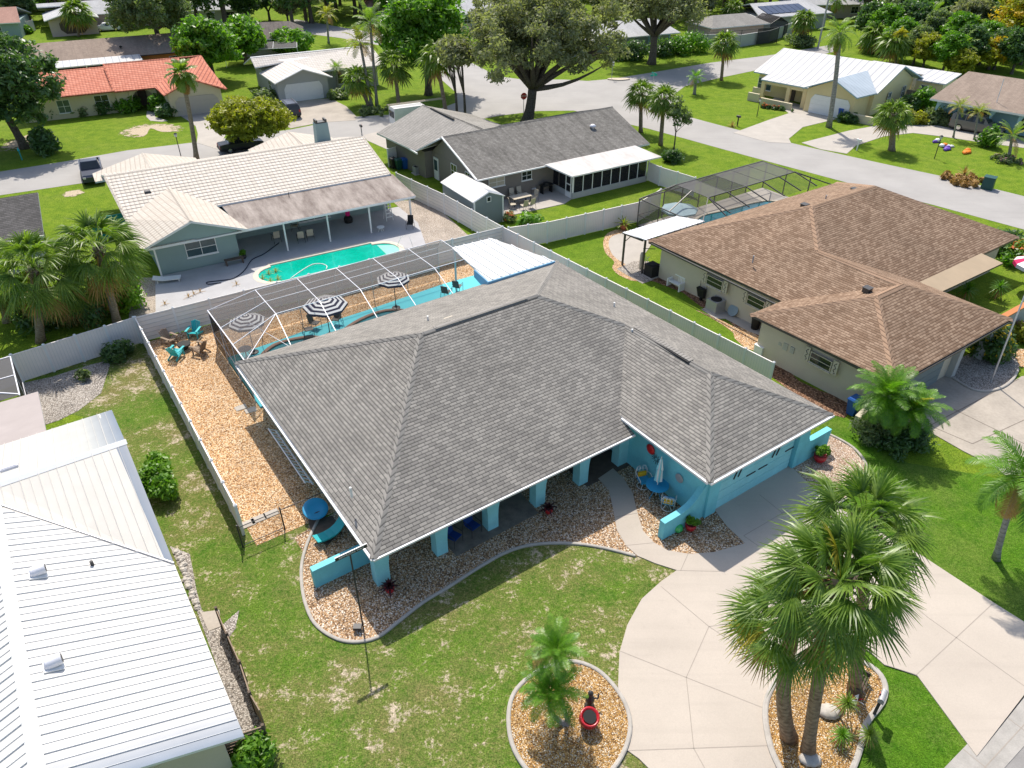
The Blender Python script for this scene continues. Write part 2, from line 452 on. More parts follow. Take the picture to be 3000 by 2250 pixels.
def patch(name, col):
    t = Nt(name)
    vm = t.n('ShaderNodeVectorMath', operation='DISTANCE'); t.l(t.co('Generated'), vm.inputs[0]); vm.inputs[1].default_value = (.5, .5, .5)
    f = t.math('ADD', vm.outputs['Value'], t.math('MULTIPLY', t.math('SUBTRACT', t.noise(1.6, 6, rough=.7), .5), 1.1))
    c = t.ramp(t.noise(9, 4), [(.3, c2(col, .75)), (.7, c2(col, 1.2))])
    mx = t.n('ShaderNodeMixShader'); t.l(t.ramp(f, [(.36, 0.), (.46, 1.)]), mx.inputs[0]); t.l(t.pr(c, .95, .1), mx.inputs[1]); t.l(t.n('ShaderNodeBsdfTransparent').outputs[0], mx.inputs[2])
    return t.fin(mx.outputs[0])
M['patch'] = patch('bare_sand_patch', (.46, .38, .27))
M['soil'] = flat('soil_dark', (.22, .19, .16), .95, .1, .4, 2, .5)  # dark grey-brown soil, mottled at random
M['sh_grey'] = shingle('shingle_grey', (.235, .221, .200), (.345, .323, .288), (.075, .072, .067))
M['sh_cap'] = shingle('shingle_cap_grey', (.27, .255, .232), (.31, .292, .264), (.11, .105, .1), 2.0, .2)
M['sh_brown'] = shingle('shingle_brown', (.215, .14, .092), (.375, .265, .185), (.12, .07, .045), .3, .165)
M['sh_bcap'] = shingle('shingle_cap_brown', (.34, .225, .15), (.38, .255, .175), (.19, .12, .08), 2.0, .22)
M['sh_g2'] = shingle('shingle_weathered', (.20, .19, .17), (.28, .265, .24), (.13, .12, .11), .34, .2, (.07, .065, .06), .65)
M['sh_g3'] = shingle('shingle_light', (.30, .285, .26), (.36, .34, .31), (.2, .19, .17), .34, .2)
M['sh_tan'] = shingle('shingle_tanbrown', (.32, .25, .20), (.38, .30, .24), (.24, .19, .15), .34, .2, (.2, .15, .12), .5)
M['sh_pink'] = shingle('shingle_pinkish', (.42, .24, .19), (.47, .28, .22), (.3, .18, .14), .34, .2)
M['sh_pale'] = shingle('shingle_pale', (.50, .50, .50), (.56, .56, .56), (.4, .4, .4), .34, .2, (.35, .35, .35), .3)
M['sh_dark'] = shingle('shingle_dark', (.10, .095, .09), (.15, .14, .135), (.06, .06, .06), .34, .2)
M['tile_white'] = tile('roof_tile_white', (.54, .49, .42), (.62, .57, .50), (.13, .11, .10), .33, .45, .17, .05, .15, (.5, .45, .38))
M['tile_cream'] = tile('roof_tile_cream', (.50, .45, .38), (.55, .50, .43), (.40, .34, .28), .33, .42, .1, .04, .3, (.42, .35, .28))
M['tile_orange'] = tile('roof_tile_orange', (.48, .14, .075), (.60, .22, .135), (.22, .05, .03), .35, .42, .16, .06, .2, (.45, .16, .11))
M['seam_white'] = seam('metal_white', (.64, .625, .59), 50, .0, rough=.5, spec=.2)
M['seam_cream'] = seam('metal_cream', (.60, .575, .52), 50, .0, rough=.5, spec=.2)
M['seam_white2'] = seam('metal_white_ribbed', (.56, .545, .525), .9, .14, (.34, .36, .39), bmp=.5, spec=.2, rough=.5)
M['corr'] = seam('pan_roof_white', (.70, .70, .67), .33, .22, (.48, .48, .45), bmp=.9)
M['corr2'] = seam('pergola_roof_white', (.80, .80, .81), .3, .22, (.58, .59, .61), bmp=.9)
M['membrane'] = seam('porch_roof_stained', (.40, .35, .31), 50, .0, rough=.8, stain=.95, stc=(.13, .10, .085), spec=.2)
M['membrane2'] = seam('porch_roof_white', (.68, .65, .62), 50, .0, rough=.7, stain=.75, stc=(.38, .35, .32), spec=.2)
M['membrane3'] = seam('porch_roof_tan', (.40, .31, .21), 50, .0, rough=.8, stain=.4, stc=(.30, .24, .17), spec=.2)
M['turq'] = flat('paint_turquoise', (.19, .58, .66), .8, .2, .16, 1.0, .35)
M['turq_l'] = flat('paint_pale_turquoise', (.30, .68, .74), .8, .2, .14, 1.0, .35)
M['teal'] = flat('plastic_teal', (.02, .42, .45), .5, .4)
M['teal_dk'] = flat('plastic_green_teal', (.015, .33, .30), .5, .4)
M['blue_b'] = flat('paint_bright_blue', (.03, .33, .58), .5, .4)
M['white'] = flat('paint_white', (.78, .78, .76), .5, .4, .05)
M['vinyl'] = seam('vinyl_fence', (.86, .79, .75), .17, .05, (.58, .58, .58), .45, bmp=.25)
M['vinyl_h'] = seam('vinyl_slats', (.80, .76, .71), .28, .09, (.48, .48, .46), .45, bmp=.6, axis=1)
M['vpost'] = flat('vinyl_post', (.78, .78, .77), .45, .4, .04)
M['fascia'] = flat('fascia_white', (.72, .72, .72), .5, .4, .05)
M['metal'] = flat('metal_grey', (.40, .40, .41), .45, .5, .1, metal=.3)
M['dark'] = flat('metal_dark', (.035, .035, .038), .5, .4)
M['bronze'] = flat('bronze_frame', (.06, .055, .05), .45, .5)
M['alum'] = flat('aluminium_white', (.68, .68, .72), .4, .5, .05)
M['glass'] = glassy('window_glass')
M['glass_b'] = glassy('window_glass_blue', (.05, .09, .10))
M['black'] = flat('rubber_black', (.02, .02, .02), .7, .3)
M['chrome'] = flat('chrome', (.6, .6, .6), .2, .6, metal=.9)
M['red'] = flat('ceramic_red', (.45, .012, .02), .3, .6)
M['terra'] = flat('terracotta', (.42, .13, .06), .7, .3)
M['navy'] = flat('fabric_navy', (.012, .05, .22), .8, .2)
M['yellow'] = flat('cushion_yellow', (.75, .45, .03), .8, .2)
M['binblue'] = flat('bin_blue', (.015, .09, .35), .45, .4)
M['green_dk'] = flat('bin_green', (.012, .07, .06), .45, .4)
M['sage'] = flat('stucco_sage', (.27, .36, .35), .85, .2, .06, 1, .1)
M['taupe'] = flat('stucco_taupe', (.22, .195, .17), .85, .2, .06, 1, .1)
M['slate'] = flat('siding_slate', (.20, .235, .24), .7, .3, .06, 1)
M['cream'] = flat('stucco_cream', (.56, .50, .40), .85, .2, .06, 1, .1)
M['beige'] = flat('stucco_beige', (.50, .44, .37), .85, .2, .06, 1, .1)
M['yellowst'] = flat('stucco_yellow', (.70, .58, .33), .85, .2, .05, 1, .1)
M['bluest'] = flat('stucco_blue', (.33, .52, .60), .85, .2, .06, 1, .1)
M['greyst'] = flat('stucco_grey', (.42, .43, .42), .85, .2, .06, 1, .1)
M['pinkst'] = flat('stucco_pinkgrey', (.52, .42, .38), .85, .2, .06, 1, .1)
M['orangest'] = flat('stucco_orange', (.50, .20, .08), .85, .2, .06, 1, .1)
M['wood'] = flat('wood_weathered', (.30, .23, .17), .9, .15, .3, 3, .3)
M['wood_dk'] = flat('wood_dark', (.13, .10, .08), .9, .15, .3, 3, .3)
M['screen'] = screenmat('insect_screen', (.17, .155, .145), .44)
M['screen_d'] = screenmat('insect_screen_dense', (.03, .03, .035), .78)
M['screen_s'] = screenmat('insect_screen_side', (.02, .018, .02), .82)
M['screen_r'] = screenmat('insect_screen_grey', (.115, .11, .11), .76)
M['screen_r2'] = screenmat('insect_screen_blackish', (.05, .05, .05), .78)
M['deck'] = flat('deck_turquoise', (.10, .52, .58), .7, .3, .06, 1, .1)
M['pool_green'] = water('water_green', (.0, .34, .23), (.01, .40, .31))
M['pool_shallow'] = flat('pool_step', (.25, .62, .50), .3, .5)
M['pool_dark'] = water('water_teal', (.01, .11, .13), (.015, .15, .17))
M['coping'] = flat('coping_brick', (.28, .17, .13), .8, .2, .2, 4)
M['coping_l'] = flat('coping_cream', (.62, .56, .46), .8, .2, .1, 3)
M['trunk_palm'] = bark('bark_palm', (.20, .15, .11), (.34, .28, .22), 7.0)
M['trunk_near'] = bark('bark_sabal', (.18, .12, .08), (.36, .27, .19), 5.0)
M['trunk_grey'] = bark('bark_grey', (.20, .19, .175), (.34, .33, .31), 4.0)
M['trunk_oak'] = bark('bark_oak', (.075, .06, .05), (.17, .145, .12))
M['fan_near'] = leaf('leaf_sabal_near', (0.065, 0.14, 0.018), (0.22, 0.32, 0.05), 0.4, .38, 1.0, .5)
M['fan_mid'] = leaf('leaf_sabal', (0.08, 0.16, 0.02), (0.23, 0.3, 0.05), 0.4, .42, 1.0, .45)
M['feather'] = leaf('leaf_feather', (0.06, 0.17, 0.012), (0.18, 0.34, 0.03), 0.4, .4, 1.2, .45)
M['feather_y'] = leaf('leaf_feather_yellow', (.16, .22, .02), (.30, .32, .03), .35, .4, 1.2)
M['dead'] = leaf('leaf_dead', (.30, .16, .05), (.42, .27, .10), .2, .7)
M['yell'] = leaf('leaf_yellowing', (.24, .24, .03), (.42, .34, .04), .3, .5)
M['oakl'] = leaf('leaf_oak', (.15, .165, .09), (.32, .33, .20), 0.4, .6, .8, .2)
M['lush'] = leaf('leaf_lush', (0.055, 0.17, 0.012), (0.2, 0.36, 0.03), 0.4, .4, .6, .4)
M['darkl'] = leaf('leaf_dark', (0.043, 0.102, 0.031), (0.119, 0.204, 0.06), 0.4, .35, .9, .5)
M['yelg'] = leaf('leaf_yellowgreen', (0.18, 0.22, 0.02), (0.38, 0.36, 0.03), 0.4, .5, .9)
M['greyg'] = leaf('leaf_greygreen', (0.102, 0.153, 0.06), (0.221, 0.272, 0.128), 0.4, .5, .7)
M['flow_y'] = leaf('flower_yellow', (.55, .36, .02), (.70, .50, .03), .3, .6)
M['flow_r'] = leaf('flower_red', (.45, .06, .02), (.60, .16, .03), .3, .6)
M['flow_p'] = leaf('flower_pink', (.40, .18, .22), (.5, .28, .3), .3, .6)
M['purple'] = flat('fabric_purple', (.16, .08, .42), .6, .3)
M['orange'] = flat('fabric_orange', (.80, .22, .02), .6, .3)
M['pink'] = flat('fabric_pink', (.75, .02, .2), .6, .3)
M['lightred'] = flat('lamp_red', (.6, .02, .02), .3, .5)
M['lamp'] = flat('lamp_clear', (.6, .6, .58), .2, .5)
M['fabric'] = flat('sling_beige', (.50, .44, .34), .8, .2)
M['rock'] = flat('rock_white', (.50, .46, .41), .9, .1, .3, 4, .5)
M['turq_p'] = flat('paint_sky_blue', (.20, .45, .66), .6, .3, .06)
M['screen_f'] = screenmat('insect_screen_front', (.10, .09, .085), .06)
M['screen_b'] = screenmat('insect_screen_bronze', (.06, .055, .05), .30)
M['seam_grey'] = seam('metal_greygreen', (.50, .50, .47), 50, .0, rough=.4)
M['rib'] = flat('seam_rib_white', (.74,.73,.71), .35, .5, .03)
M['rib2'] = flat('seam_rib_cream', (.60,.58,.54), .4, .4, .03)
M['membrane2b'] = seam('porch_roof_pinkish', (.42, .37, .35), 50, .0, rough=.8, stain=.5, stc=(.33, .29, .27), spec=.2)
M['yellowst2'] = flat('stucco_pale_cream', (.62, .54, .38), .85, .2, .06, 1, .1)
M['tile_white2'] = tile('roof_tile_greywhite', (.62, .57, .51), (.68, .63, .57), (.40, .36, .32), .33, .45, .1, .04, .3, (.42, .37, .32))
M['sh_dark2'] = shingle('shingle_darkbrown', (.17, .145, .13), (.22, .19, .17), (.1, .09, .08), .34, .2, (.05, .05, .05), .6)
M['trimblue'] = flat('trim_blue_grey', (.30, .44, .50), .5, .4, .05)
M['seam_blue'] = seam('metal_blue_white', (.46, .52, .56), .6, .12, (.35, .40, .43), bmp=.5)
M['feather_m'] = leaf('leaf_feather_mid', (0.078, 0.169, 0.019), (0.221, 0.312, 0.046), 0.4, .45, 1.0, .35)
M['feather_y2'] = leaf('leaf_feather_gold', (.15, .20, .02), (.38, .33, .03), .35, .4, .6)
M['bluegrey'] = flat('metal_panel_blue', (.22, .36, .52), .5, .4, .05)
# ------------------------------------------------------------------ vegetation builders
def strip(V, F, MI, pts, wid, side, mi=0):
    """flat tapering ribbon through pts (k,3); wid (k,), side (3,)"""
    k = len(pts); n = sum(len(v) for v in V)
    a = pts - side * wid[:, None]; b = pts + side * wid[:, None]
    V.append(np.stack([a, b], 1).reshape(-1, 3))
    i = np.arange(k - 1) * 2 + n
    F.append(np.stack([i, i + 1, i + 3, i + 2], 1)); MI.append(np.full(k - 1, mi))
def emit(name, V, F, MI, mats, parent):
    return fastmesh(name, np.concatenate(V), np.concatenate(F), mats, np.concatenate(MI), parent)
def fan_crown(rng, nleaf, Lf, pet, nseg=26, lo=-50, hi=80, droop=.5, dead=.1, wseg=.03):
    """fan palm crown about the origin"""
    V, F, MI = [], [], []
    for i in range(nleaf):
        az = i * 2.39996 + rng.uniform(-.2, .2)
        t = i / max(1, nleaf - 1)
        el = R(hi + (lo - hi) * (t ** .85)) + rng.uniform(-.12, .12)
        L = Lf * rng.uniform(.85, 1.1); pl = pet * rng.uniform(.8, 1.1)
        mi = 1 if t > 1 - dead else (2 if rng.random() < .012 else 0)
        dr = np.array([math.cos(az) * math.cos(el), math.sin(az) * math.cos(el), math.sin(el)])
        sd_ = np.array([-math.sin(az), math.cos(az), 0.])
        hub = dr * pl + np.array([0, 0, -.10 * pl])
        strip(V, F, MI, np.stack([dr * 0, hub * .5 + [0, 0, .05], hub]), np.array([.035, .028, .022]) * (Lf / 1.1), sd_, mi)
        nrm = np.cross(dr, sd_)
        if nrm[2] < 0: nrm = -nrm
        bend = rng.uniform(.1, .4)
        roll = rng.uniform(-.5, .5); sd_ = sd_ * math.cos(roll) + nrm * math.sin(roll); nrm = np.cross(dr, sd_); nrm = nrm if nrm[2] > 0 else -nrm
        for s_ in range(nseg):
            th = (s_ / (nseg - 1) - .5) * 2 * R(105) + rng.uniform(-.03, .03)
            l = L * (1 - .30 * (abs(th) / R(105)) ** 2) * rng.uniform(.9, 1.08)
            d0 = dr * math.cos(th) + sd_ * math.sin(th)
            d0 = d0 - nrm * (.12 + bend * abs(math.sin(th)) * .5); d0 /= np.linalg.norm(d0)
            ss = np.array([0, .3, .62, 1.0])
            g = droop * rng.uniform(.6, 1.4)
            p = hub + d0 * (ss * l)[:, None]
            p[:, 2] -= g * l * ss ** 2.4 * (1.0 if el > -.3 else .5)
            sdir = np.cross(d0, nrm); sdir /= np.linalg.norm(sdir)
            wv = wseg * np.array([.55, 1.0, .75, .05]) * l / 1.1
            tw = sdir * math.cos(.6) + nrm * math.sin(.6) * (1 if s_ % 2 else -1)
            strip(V, F, MI, p, wv, tw, mi)
    return V, F, MI
def feather_crown(rng, nfr, Lf, nlt=24, lo=-35, hi=75, droop=.9, lw=.018, ll=.35, dead=.08, up_=.25):
    V, F, MI = [], [], []
    for i in range(nfr):
        az = i * 2.39996 + rng.uniform(-.15, .15)
        t = i / max(1, nfr - 1)
        el = R(hi + (lo - hi) * t) + rng.uniform(-.1, .1)
        L = Lf * rng.uniform(.85, 1.08); mi = 1 if t > 1 - dead else (2 if rng.random() < .012 else 0)
        ha = np.array([math.cos(az), math.sin(az), 0.]); sd_ = np.array([-math.sin(az), math.cos(az), 0.])
        ss = np.linspace(0, 1, nlt)
        ang = el - droop * (ss ** 1.5) * (1.1 - .3 * abs(math.sin(el)))
        step = L / (nlt - 1)
        p = np.zeros((nlt, 3)); 
        for k in range(1, nlt): p[k] = p[k-1] + step * (ha * math.cos(ang[k]) + np.array([0, 0, math.sin(ang[k])]))
        strip(V, F, MI, p, np.linspace(.03, .006, nlt) * Lf / 2, sd_, mi)
        for k in range(3, nlt):
            tg = ha * math.cos(ang[k]) + np.array([0, 0, math.sin(ang[k])]); nr = np.cross(sd_, tg)
            if nr[2] < 0: nr = -nr
            l = ll * Lf / 2 * math.sin(math.pi * min(1, (ss[k] * .86 + .12))) ** .6
            for sg in (-1, 1):
                d0 = sd_ * sg * .8 + tg * .55 + nr * up_ * rng.uniform(.3, 1.4); d0 /= np.linalg.norm(d0)
                pp = np.stack([p[k], p[k] + d0 * l * .5, p[k] + d0 * l - np.array([0, 0, .30 * l * rng.uniform(.6, 1.5)])])
                strip(V, F, MI, pp, np.array([.7, 1., .1]) * lw * Lf / 2, tg, mi)
    return V, F, MI
def curved(p0, p1, bow, n=8):
    p0, p1, bow = Vector(p0), Vector(p1), Vector(bow)
    return [p0.lerp(p1, k / (n - 1)) + bow * math.sin(math.pi * k / (n - 1)) for k in range(n)]
def fan_palm(name, label, base, top, seed, Lf=1.2, pet=.9, nleaf=30, nseg=22, tr=.2, group=None, bow=(0,0,0), mat='fan_mid', trunkm='trunk_palm', lo=-55, hi=82, dead=.1, wseg=.034, droop=.5, boots=True):
    rng = np.random.default_rng(seed)
    top = Vector(top); base = Vector(base)
    t = thing(name, label, 'palm', base, 0, group)
    tb = MB()
    pts = curved((0, 0, -.05), top - base, bow, 9)
    tb.tube(pts, [tr * 1.35] + [tr * (1.05 - .02 * i) for i in range(1, 8)] + [tr * 1.25], 12)
    tb.build('trunk', M[trunkm], t, True)
    if boots:
        V, F, MI = [], [], []
        tt = np.array(top - base)
        for k in range(26):
            az = k * 2.4; z = -.1 - (k % 9) * .09
            d = np.array([math.cos(az), math.sin(az), 0.]); sd_ = np.array([-math.sin(az), math.cos(az), 0.])
            pp = np.stack([tt + d * tr * .6 + [0, 0, z], tt + d * (tr + .14) + [0, 0, z + .12], tt + d * (tr + .25) + [0, 0, z + .34]])
            strip(V, F, MI, pp, np.array([.09, .06, .02]), sd_, 0)
        emit('boots', V, F, MI, [M['wood_dk']], t)
    V, F, MI = fan_crown(rng, nleaf, Lf, pet, nseg, lo, hi, droop, dead, wseg)
    o = emit('crown', V, F, MI, [M[mat], M['dead'], M['yell']], t)
    o.location = top - base
    return t
def feather_palm(name, label, base, top, seed, Lf=2.0, nfr=22, nlt=22, tr=.12, group=None, bow=(0,0,0), mat='feather', trunkm='trunk_grey', lo=-30, hi=75, dead=.06, droop=.9, ll=.35, lw=.02):
    rng = np.random.default_rng(seed)
    top = Vector(top); base = Vector(base)
    t = thing(name, label, 'palm', base, 0, group)
    MB().tube(curved((0, 0, -.05), top - base, bow, 9), [tr * 1.5] + [tr * (1.08 - .03 * i) for i in range(1, 9)], 10).build('trunk', M[trunkm], t, True)
    V, F, MI = feather_crown(rng, nfr, Lf, nlt, lo, hi, droop, lw, ll, dead)
    o = emit('crown', V, F, MI, [M[mat], M['dead'], M['yell']], t)
    o.location = top - base
    return t
def leafcloud(rng, cen, rad, nper, size, flat_=.5, aspect=2.0):
    """cen (n,3), rad (n,3): leaf quads spread through every clump"""
    n = len(cen); N = n * nper
    d = rng.normal(size=(N, 3)); d /= np.linalg.norm(d, axis=1)[:, None]
    r = rng.random(N) ** .45
    c = np.repeat(cen, nper, 0) + d * r[:, None] * np.repeat(rad, nper, 0)
    nrm = d * .6 + rng.normal(size=(N, 3)) * .6 + np.array([0, 0, flat_]); nrm /= np.linalg.norm(nrm, axis=1)[:, None]
    a = np.cross(nrm, rng.normal(size=(N, 3))); a /= np.linalg.norm(a, axis=1)[:, None]; b = np.cross(nrm, a)
    s = size * rng.uniform(.6, 1.3, N)[:, None]
    V = np.stack([c - a * s * .5 * aspect, c - b * s * .42, c + a * s * .5 * aspect, c + b * s * .42], 1).reshape(-1, 3)
    F = np.arange(N * 4).reshape(-1, 4)
    return V, F
def clumps(rng, n, ctr, rx, ry, rz, shell=.55, low=-.35):
    out = []
    while len(out) < n:
        d = rng.normal(size=3); d /= np.linalg.norm(d)
        if d[2] < low: continue
        r = shell + (1 - shell) * rng.random()
        w_ = 1 + .22 * math.sin(3 * math.atan2(d[1], d[0]) + rx * 7) * (1 - abs(d[2]))
        out.append(np.array(ctr) + d * r * w_ * np.array([rx, ry, rz]))
    return np.array(out)
def tree(name, label, base, h, rx, rz, seed, mat='lush', tr=.25, ncl=60, nper=60, size=.22, cr=.9, group=None, cat='tree', ry=None, nlimb=7, trunkm='trunk_oak', fork=.42, shell=.55, low=-.35, lean=(0, 0), mat2=None, frac2=.2, flat_=.5):
    rng = np.random.default_rng(seed)
    ry = ry or rx
    t = thing(name, label, cat, base, 0, group)
    cz = h - rz
    ctr = (lean[0], lean[1], cz)
    cl = clumps(rng, ncl, ctr, rx - cr * .6, ry - cr * .6, rz - cr * .4, shell, low)
    fz = max(h * fork * .8, .3)
    b = MB()
    fp = (lean[0] * .5, lean[1] * .5, fz)
    b.tube(curved((0, 0, -.1), fp, (.05 * h * .1, 0, 0), 6), [tr * 1.5, tr * 1.15, tr, tr * .95, tr * .9, tr * .9], 10)
    idx = rng.choice(len(cl), min(nlimb, len(cl)), replace=False)
    for i in idx:
        p = cl[i]; mid = np.array([0, 0, .12 * h])
        b.tube(curved(fp, tuple(p), tuple(mid * rng.uniform(-.4, .6)), 6), [tr * .62, tr * .5, tr * .38, tr * .28, tr * .18, tr * .08], 7)
        near = cl[np.argsort(np.linalg.norm(cl - p, axis=1))[1:4]]
        st = Vector(fp).lerp(Vector(p), .6)
        for q_ in near: b.tube(curved(st, tuple(q_), (0, 0, .2), 4), [tr * .22, tr * .17, tr * .1, tr * .04], 5)
    b.build('trunk', M[trunkm], t, True)
    rr = np.repeat((cr * rng.uniform(.6, 1.25, len(cl)))[:, None], 3, 1) * np.array([1, 1, .7])
    if mat2:
        k = int(len(cl) * (1 - frac2))
        V, F = leafcloud(rng, cl[:k], rr[:k], nper, size, flat_); fastmesh('crown', V, F, M[mat], parent=t)
        V, F = leafcloud(rng, cl[k:], rr[k:], nper, size, flat_); fastmesh('blossom' if 'flow' in mat2 else 'young_foliage', V, F, M[mat2], parent=t)
    else:
        V, F = leafcloud(rng, cl, rr, nper, size, flat_); fastmesh('crown', V, F, M[mat], parent=t)
    return t
def bush(name, label, loc, rx, h, seed, mat='lush', ry=None, n=22, nper=60, size=.14, group=None, cat='shrub', mat2=None, rz=0):
    """low plant: foliage down to the ground on short stems"""
    rng = np.random.default_rng(seed); ry = ry or rx
    t = thing(name, label, cat, loc, rz, group)
    cr = min(rx, h) * .42
    cl = clumps(rng, n, (0, 0, h * .42), max(.05, rx - cr * .6), max(.05, ry - cr * .6), max(.05, h * .55 - cr * .3), .35, -.75)
    cl[:, 2] = np.maximum(cl[:, 2], cr * .4)
    b = MB()
    for k in range(5):
        p = cl[k]; b.tube([(0, 0, -.05), tuple(p * np.array([.5, .5, .55])), tuple(p)], [.035, .025, .01], 5)
    b.build('stem', M['trunk_oak'], t, True)
    rr = np.repeat((cr * rng.uniform(.7, 1.2, len(cl)))[:, None], 3, 1)
    V, F = leafcloud(rng, cl, rr, nper, size, .6)
    fastmesh('foliage', V, F, M[mat], parent=t)
    if mat2:
        V, F = leafcloud(rng, cl[::3] + np.array([0, 0, cr * .4]), rr[::3], max(8, nper // 4), size, .9); fastmesh('blossom', V, F, M[mat2], parent=t)
    return t
def spiky(name, label, loc, h, Lf, seed, mat='fan_mid', n=70, tr=.03, cat='plant', group=None, pot=None, dead=.2, lo=-60):
    """rosette of strap leaves on a thin stem"""
    rng = np.random.default_rng(seed)
    t = thing(name, label, cat, loc, 0, group)
    if h > .1: MB().tube([(0, 0, -.03), (.02, 0, h * .5), (0, 0, h)], [tr * 1.3, tr, tr], 7).build('stem', M['trunk_grey'], t, True)
    V, F, MI = [], [], []
    for i in range(n):
        az = i * 2.4; el = R(85 + (lo - 85) * i / n) + rng.uniform(-.1, .1)
        d = np.array([math.cos(az) * math.cos(el), math.sin(az) * math.cos(el), math.sin(el)])
        L = Lf * rng.uniform(.75, 1.1); ss = np.array([0, .4, .75, 1.])
        p = np.array([0, 0, h]) + d * (ss * L)[:, None]; p[:, 2] -= .35 * L * ss ** 2.2
        strip(V, F, MI, p, np.array([.7, 1., .7, .05]) * .035 * Lf, np.array([-math.sin(az), math.cos(az), 0.]), 1 if i > n * (1 - dead) else 0)
    emit('leaves', V, F, MI, [M[mat], M['dead']], t)
    return t

# ------------------------------------------------------------------ house parts
def window(parent, x, y, z, w, h, rz, name='window', frame='white', pane='glass', mull=1, rail=1, sill=True, proud=.03, th=.05):
    """window centred at x,y with its bottom at z; rz = direction the outside faces minus 90deg (0: faces -y)"""
    o = MB()
    o.box(-w/2-th, -proud-.02, -th, w/2+th, 0, 0, 0); o.box(-w/2-th, -proud-.02, h, w/2+th, 0, h+th, 0)
    o.box(-w/2-th, -proud-.02, 0, -w/2, 0, h, 0); o.box(w/2, -proud-.02, 0, w/2+th, 0, h, 0)
    for k in range(mull):
        xx = -w/2 + w * (k + 1) / (mull + 1); o.box(xx-.02, -proud-.015, 0, xx+.02, 0, h, 0)
    for k in range(rail):
        zz = h * (k + 1) / (rail + 1); o.box(-w/2, -proud-.012, zz-.02, w/2, -.001, zz+.02, 0)
    f = o.build(name, M[frame], parent, loc=(x, y, z), rz=rz)
    p = MB().box(-w/2, -proud, 0, w/2, .0, h).build('pane', M[pane], f)
    if sill: MB().box(-w/2-.1, -proud-.09, -th-.06, w/2+.1, 0, -th).build('sill', M[frame], f)
    return f
def garage_door(parent, x, y, z, w, h, rz, mat='white', rows=4, cut=.0):
    o = MB()
    for k in range(rows):
        z0 = h * k / rows
        if cut and k == rows - 1:
            o.hexa([(-w/2, -.05, z0), (w/2, -.05, z0), (w/2, 0, z0), (-w/2, 0, z0)], [(-w/2+cut, -.05, h), (w/2-cut, -.05, h), (w/2-cut, 0, h), (-w/2+cut, 0, h)])
        else: o.box(-w/2, -.05, z0 + .012, w/2, 0, h * (k + 1) / rows - .012)
    o.box(-w/2+cut, -.03, 0, w/2-cut, .01, h)
    return o.build('garage_door', M[mat], parent, loc=(x, y, z), rz=rz)
def walls(parent, poly, z1, mat, name='wall', z0=-.1, ceil=True):
    return MB().prism(poly, z0, z1).build(name, M[mat], parent)
def roofm(parent, faces, mat, th=.14, edge='fascia', name='roof'):
    b = MB()
    for f in faces: b.slab(f, th, 0, 1)
    return b.build(name, [M[mat], M[edge]], parent)
def caps(parent, segs, mat, w=.15, name='ridge_cap', lift=.03):
    b = MB()
    for a, c in segs:
        a = Vector(a); c = Vector(c); d = (c - a).normalized(); s_ = d.cross(Vector((0, 0, 1))).normalized() * w
        u_ = Vector((0, 0, lift)); dn = Vector((0, 0, -w * .42))
        n = len(b.v)
        b.v += [tuple(a - s_ + u_ + dn), tuple(a + u_ * 2), tuple(a + s_ + u_ + dn), tuple(c - s_ + u_ + dn), tuple(c + u_ * 2), tuple(c + s_ + u_ + dn)]
        b.f += [(n, n+1, n+4, n+3), (n+1, n+2, n+5, n+4), (n, n+2, n+1), (n+3, n+4, n+5)]; b.m += [0] * 4
    return b.build(name, M[mat], parent)
def seams(parent, face, pitch, mat, h=.045, w=.03, name='standing_seams', along=None, every=1):
    """raised ribs running up the slope of one roof face, clipped to its outline"""
    P3 = [Vector(p) for p in face]
    n = (P3[1] - P3[0]).cross(P3[2] - P3[0]).normalized()
    if n.z < 0: n = -n
    u_ = Vector((-n.y, n.x, 0)).normalized(); v_ = n.cross(u_)
    if v_.z < 0: v_ = -v_
    o = P3[0]; q2 = [((p - o).dot(u_), (p - o).dot(v_)) for p in P3]
    lo = min(a for a, _ in q2); hi = max(a for a, _ in q2)
    b = MB(); k = math.ceil(lo / pitch) * pitch; i = 0
    while k < hi - .01:
        ys = []
        for j in range(len(q2)):
            (x0, y0), (x1, y1) = q2[j], q2[(j + 1) % len(q2)]
            if (x0 - k) * (x1 - k) < 0: ys.append(y0 + (y1 - y0) * (k - x0) / (x1 - x0))
        ys.sort(); i += 1
        for j in range(0, len(ys) - 1, 2):
            a0, a1 = ys[j] + .02, ys[j + 1] - .02
            if a1 - a0 < .1: continue
            ww = w if i % 2 else w * .55
            hh = h if i % 2 else h * .6
            pb = [o + u_ * (k + s_) + v_ * t_ for s_, t_ in ((-ww, a0), (ww, a0), (ww, a1), (-ww, a1))]
            pt = [o + u_ * (k + s_) + v_ * t_ + n * hh for s_, t_ in ((-ww*.6, a0), (ww*.6, a0), (ww*.6, a1), (-ww*.6, a1))]
            b.hexa([p + n * .002 for p in pb], pt)
        k += pitch
    return b.build(name, M[mat], parent)
def pipe(parent, x, y, z, h=.3, r=.04, mat='white', name='vent_pipe'):
    return MB().tube([(x, y, z - .2), (x, y, z + h)], r, 8).build(name, M[mat], parent)
def beam(parent, a, b, w=.05, mat='alum', name='beam'):
    return MB().tube([a, b], w * .7, 4).build(name, M[mat], parent)
def panel(parent, pts, mat, name='screen'):
    return MB().poly(pts).build(name, M[mat], parent)

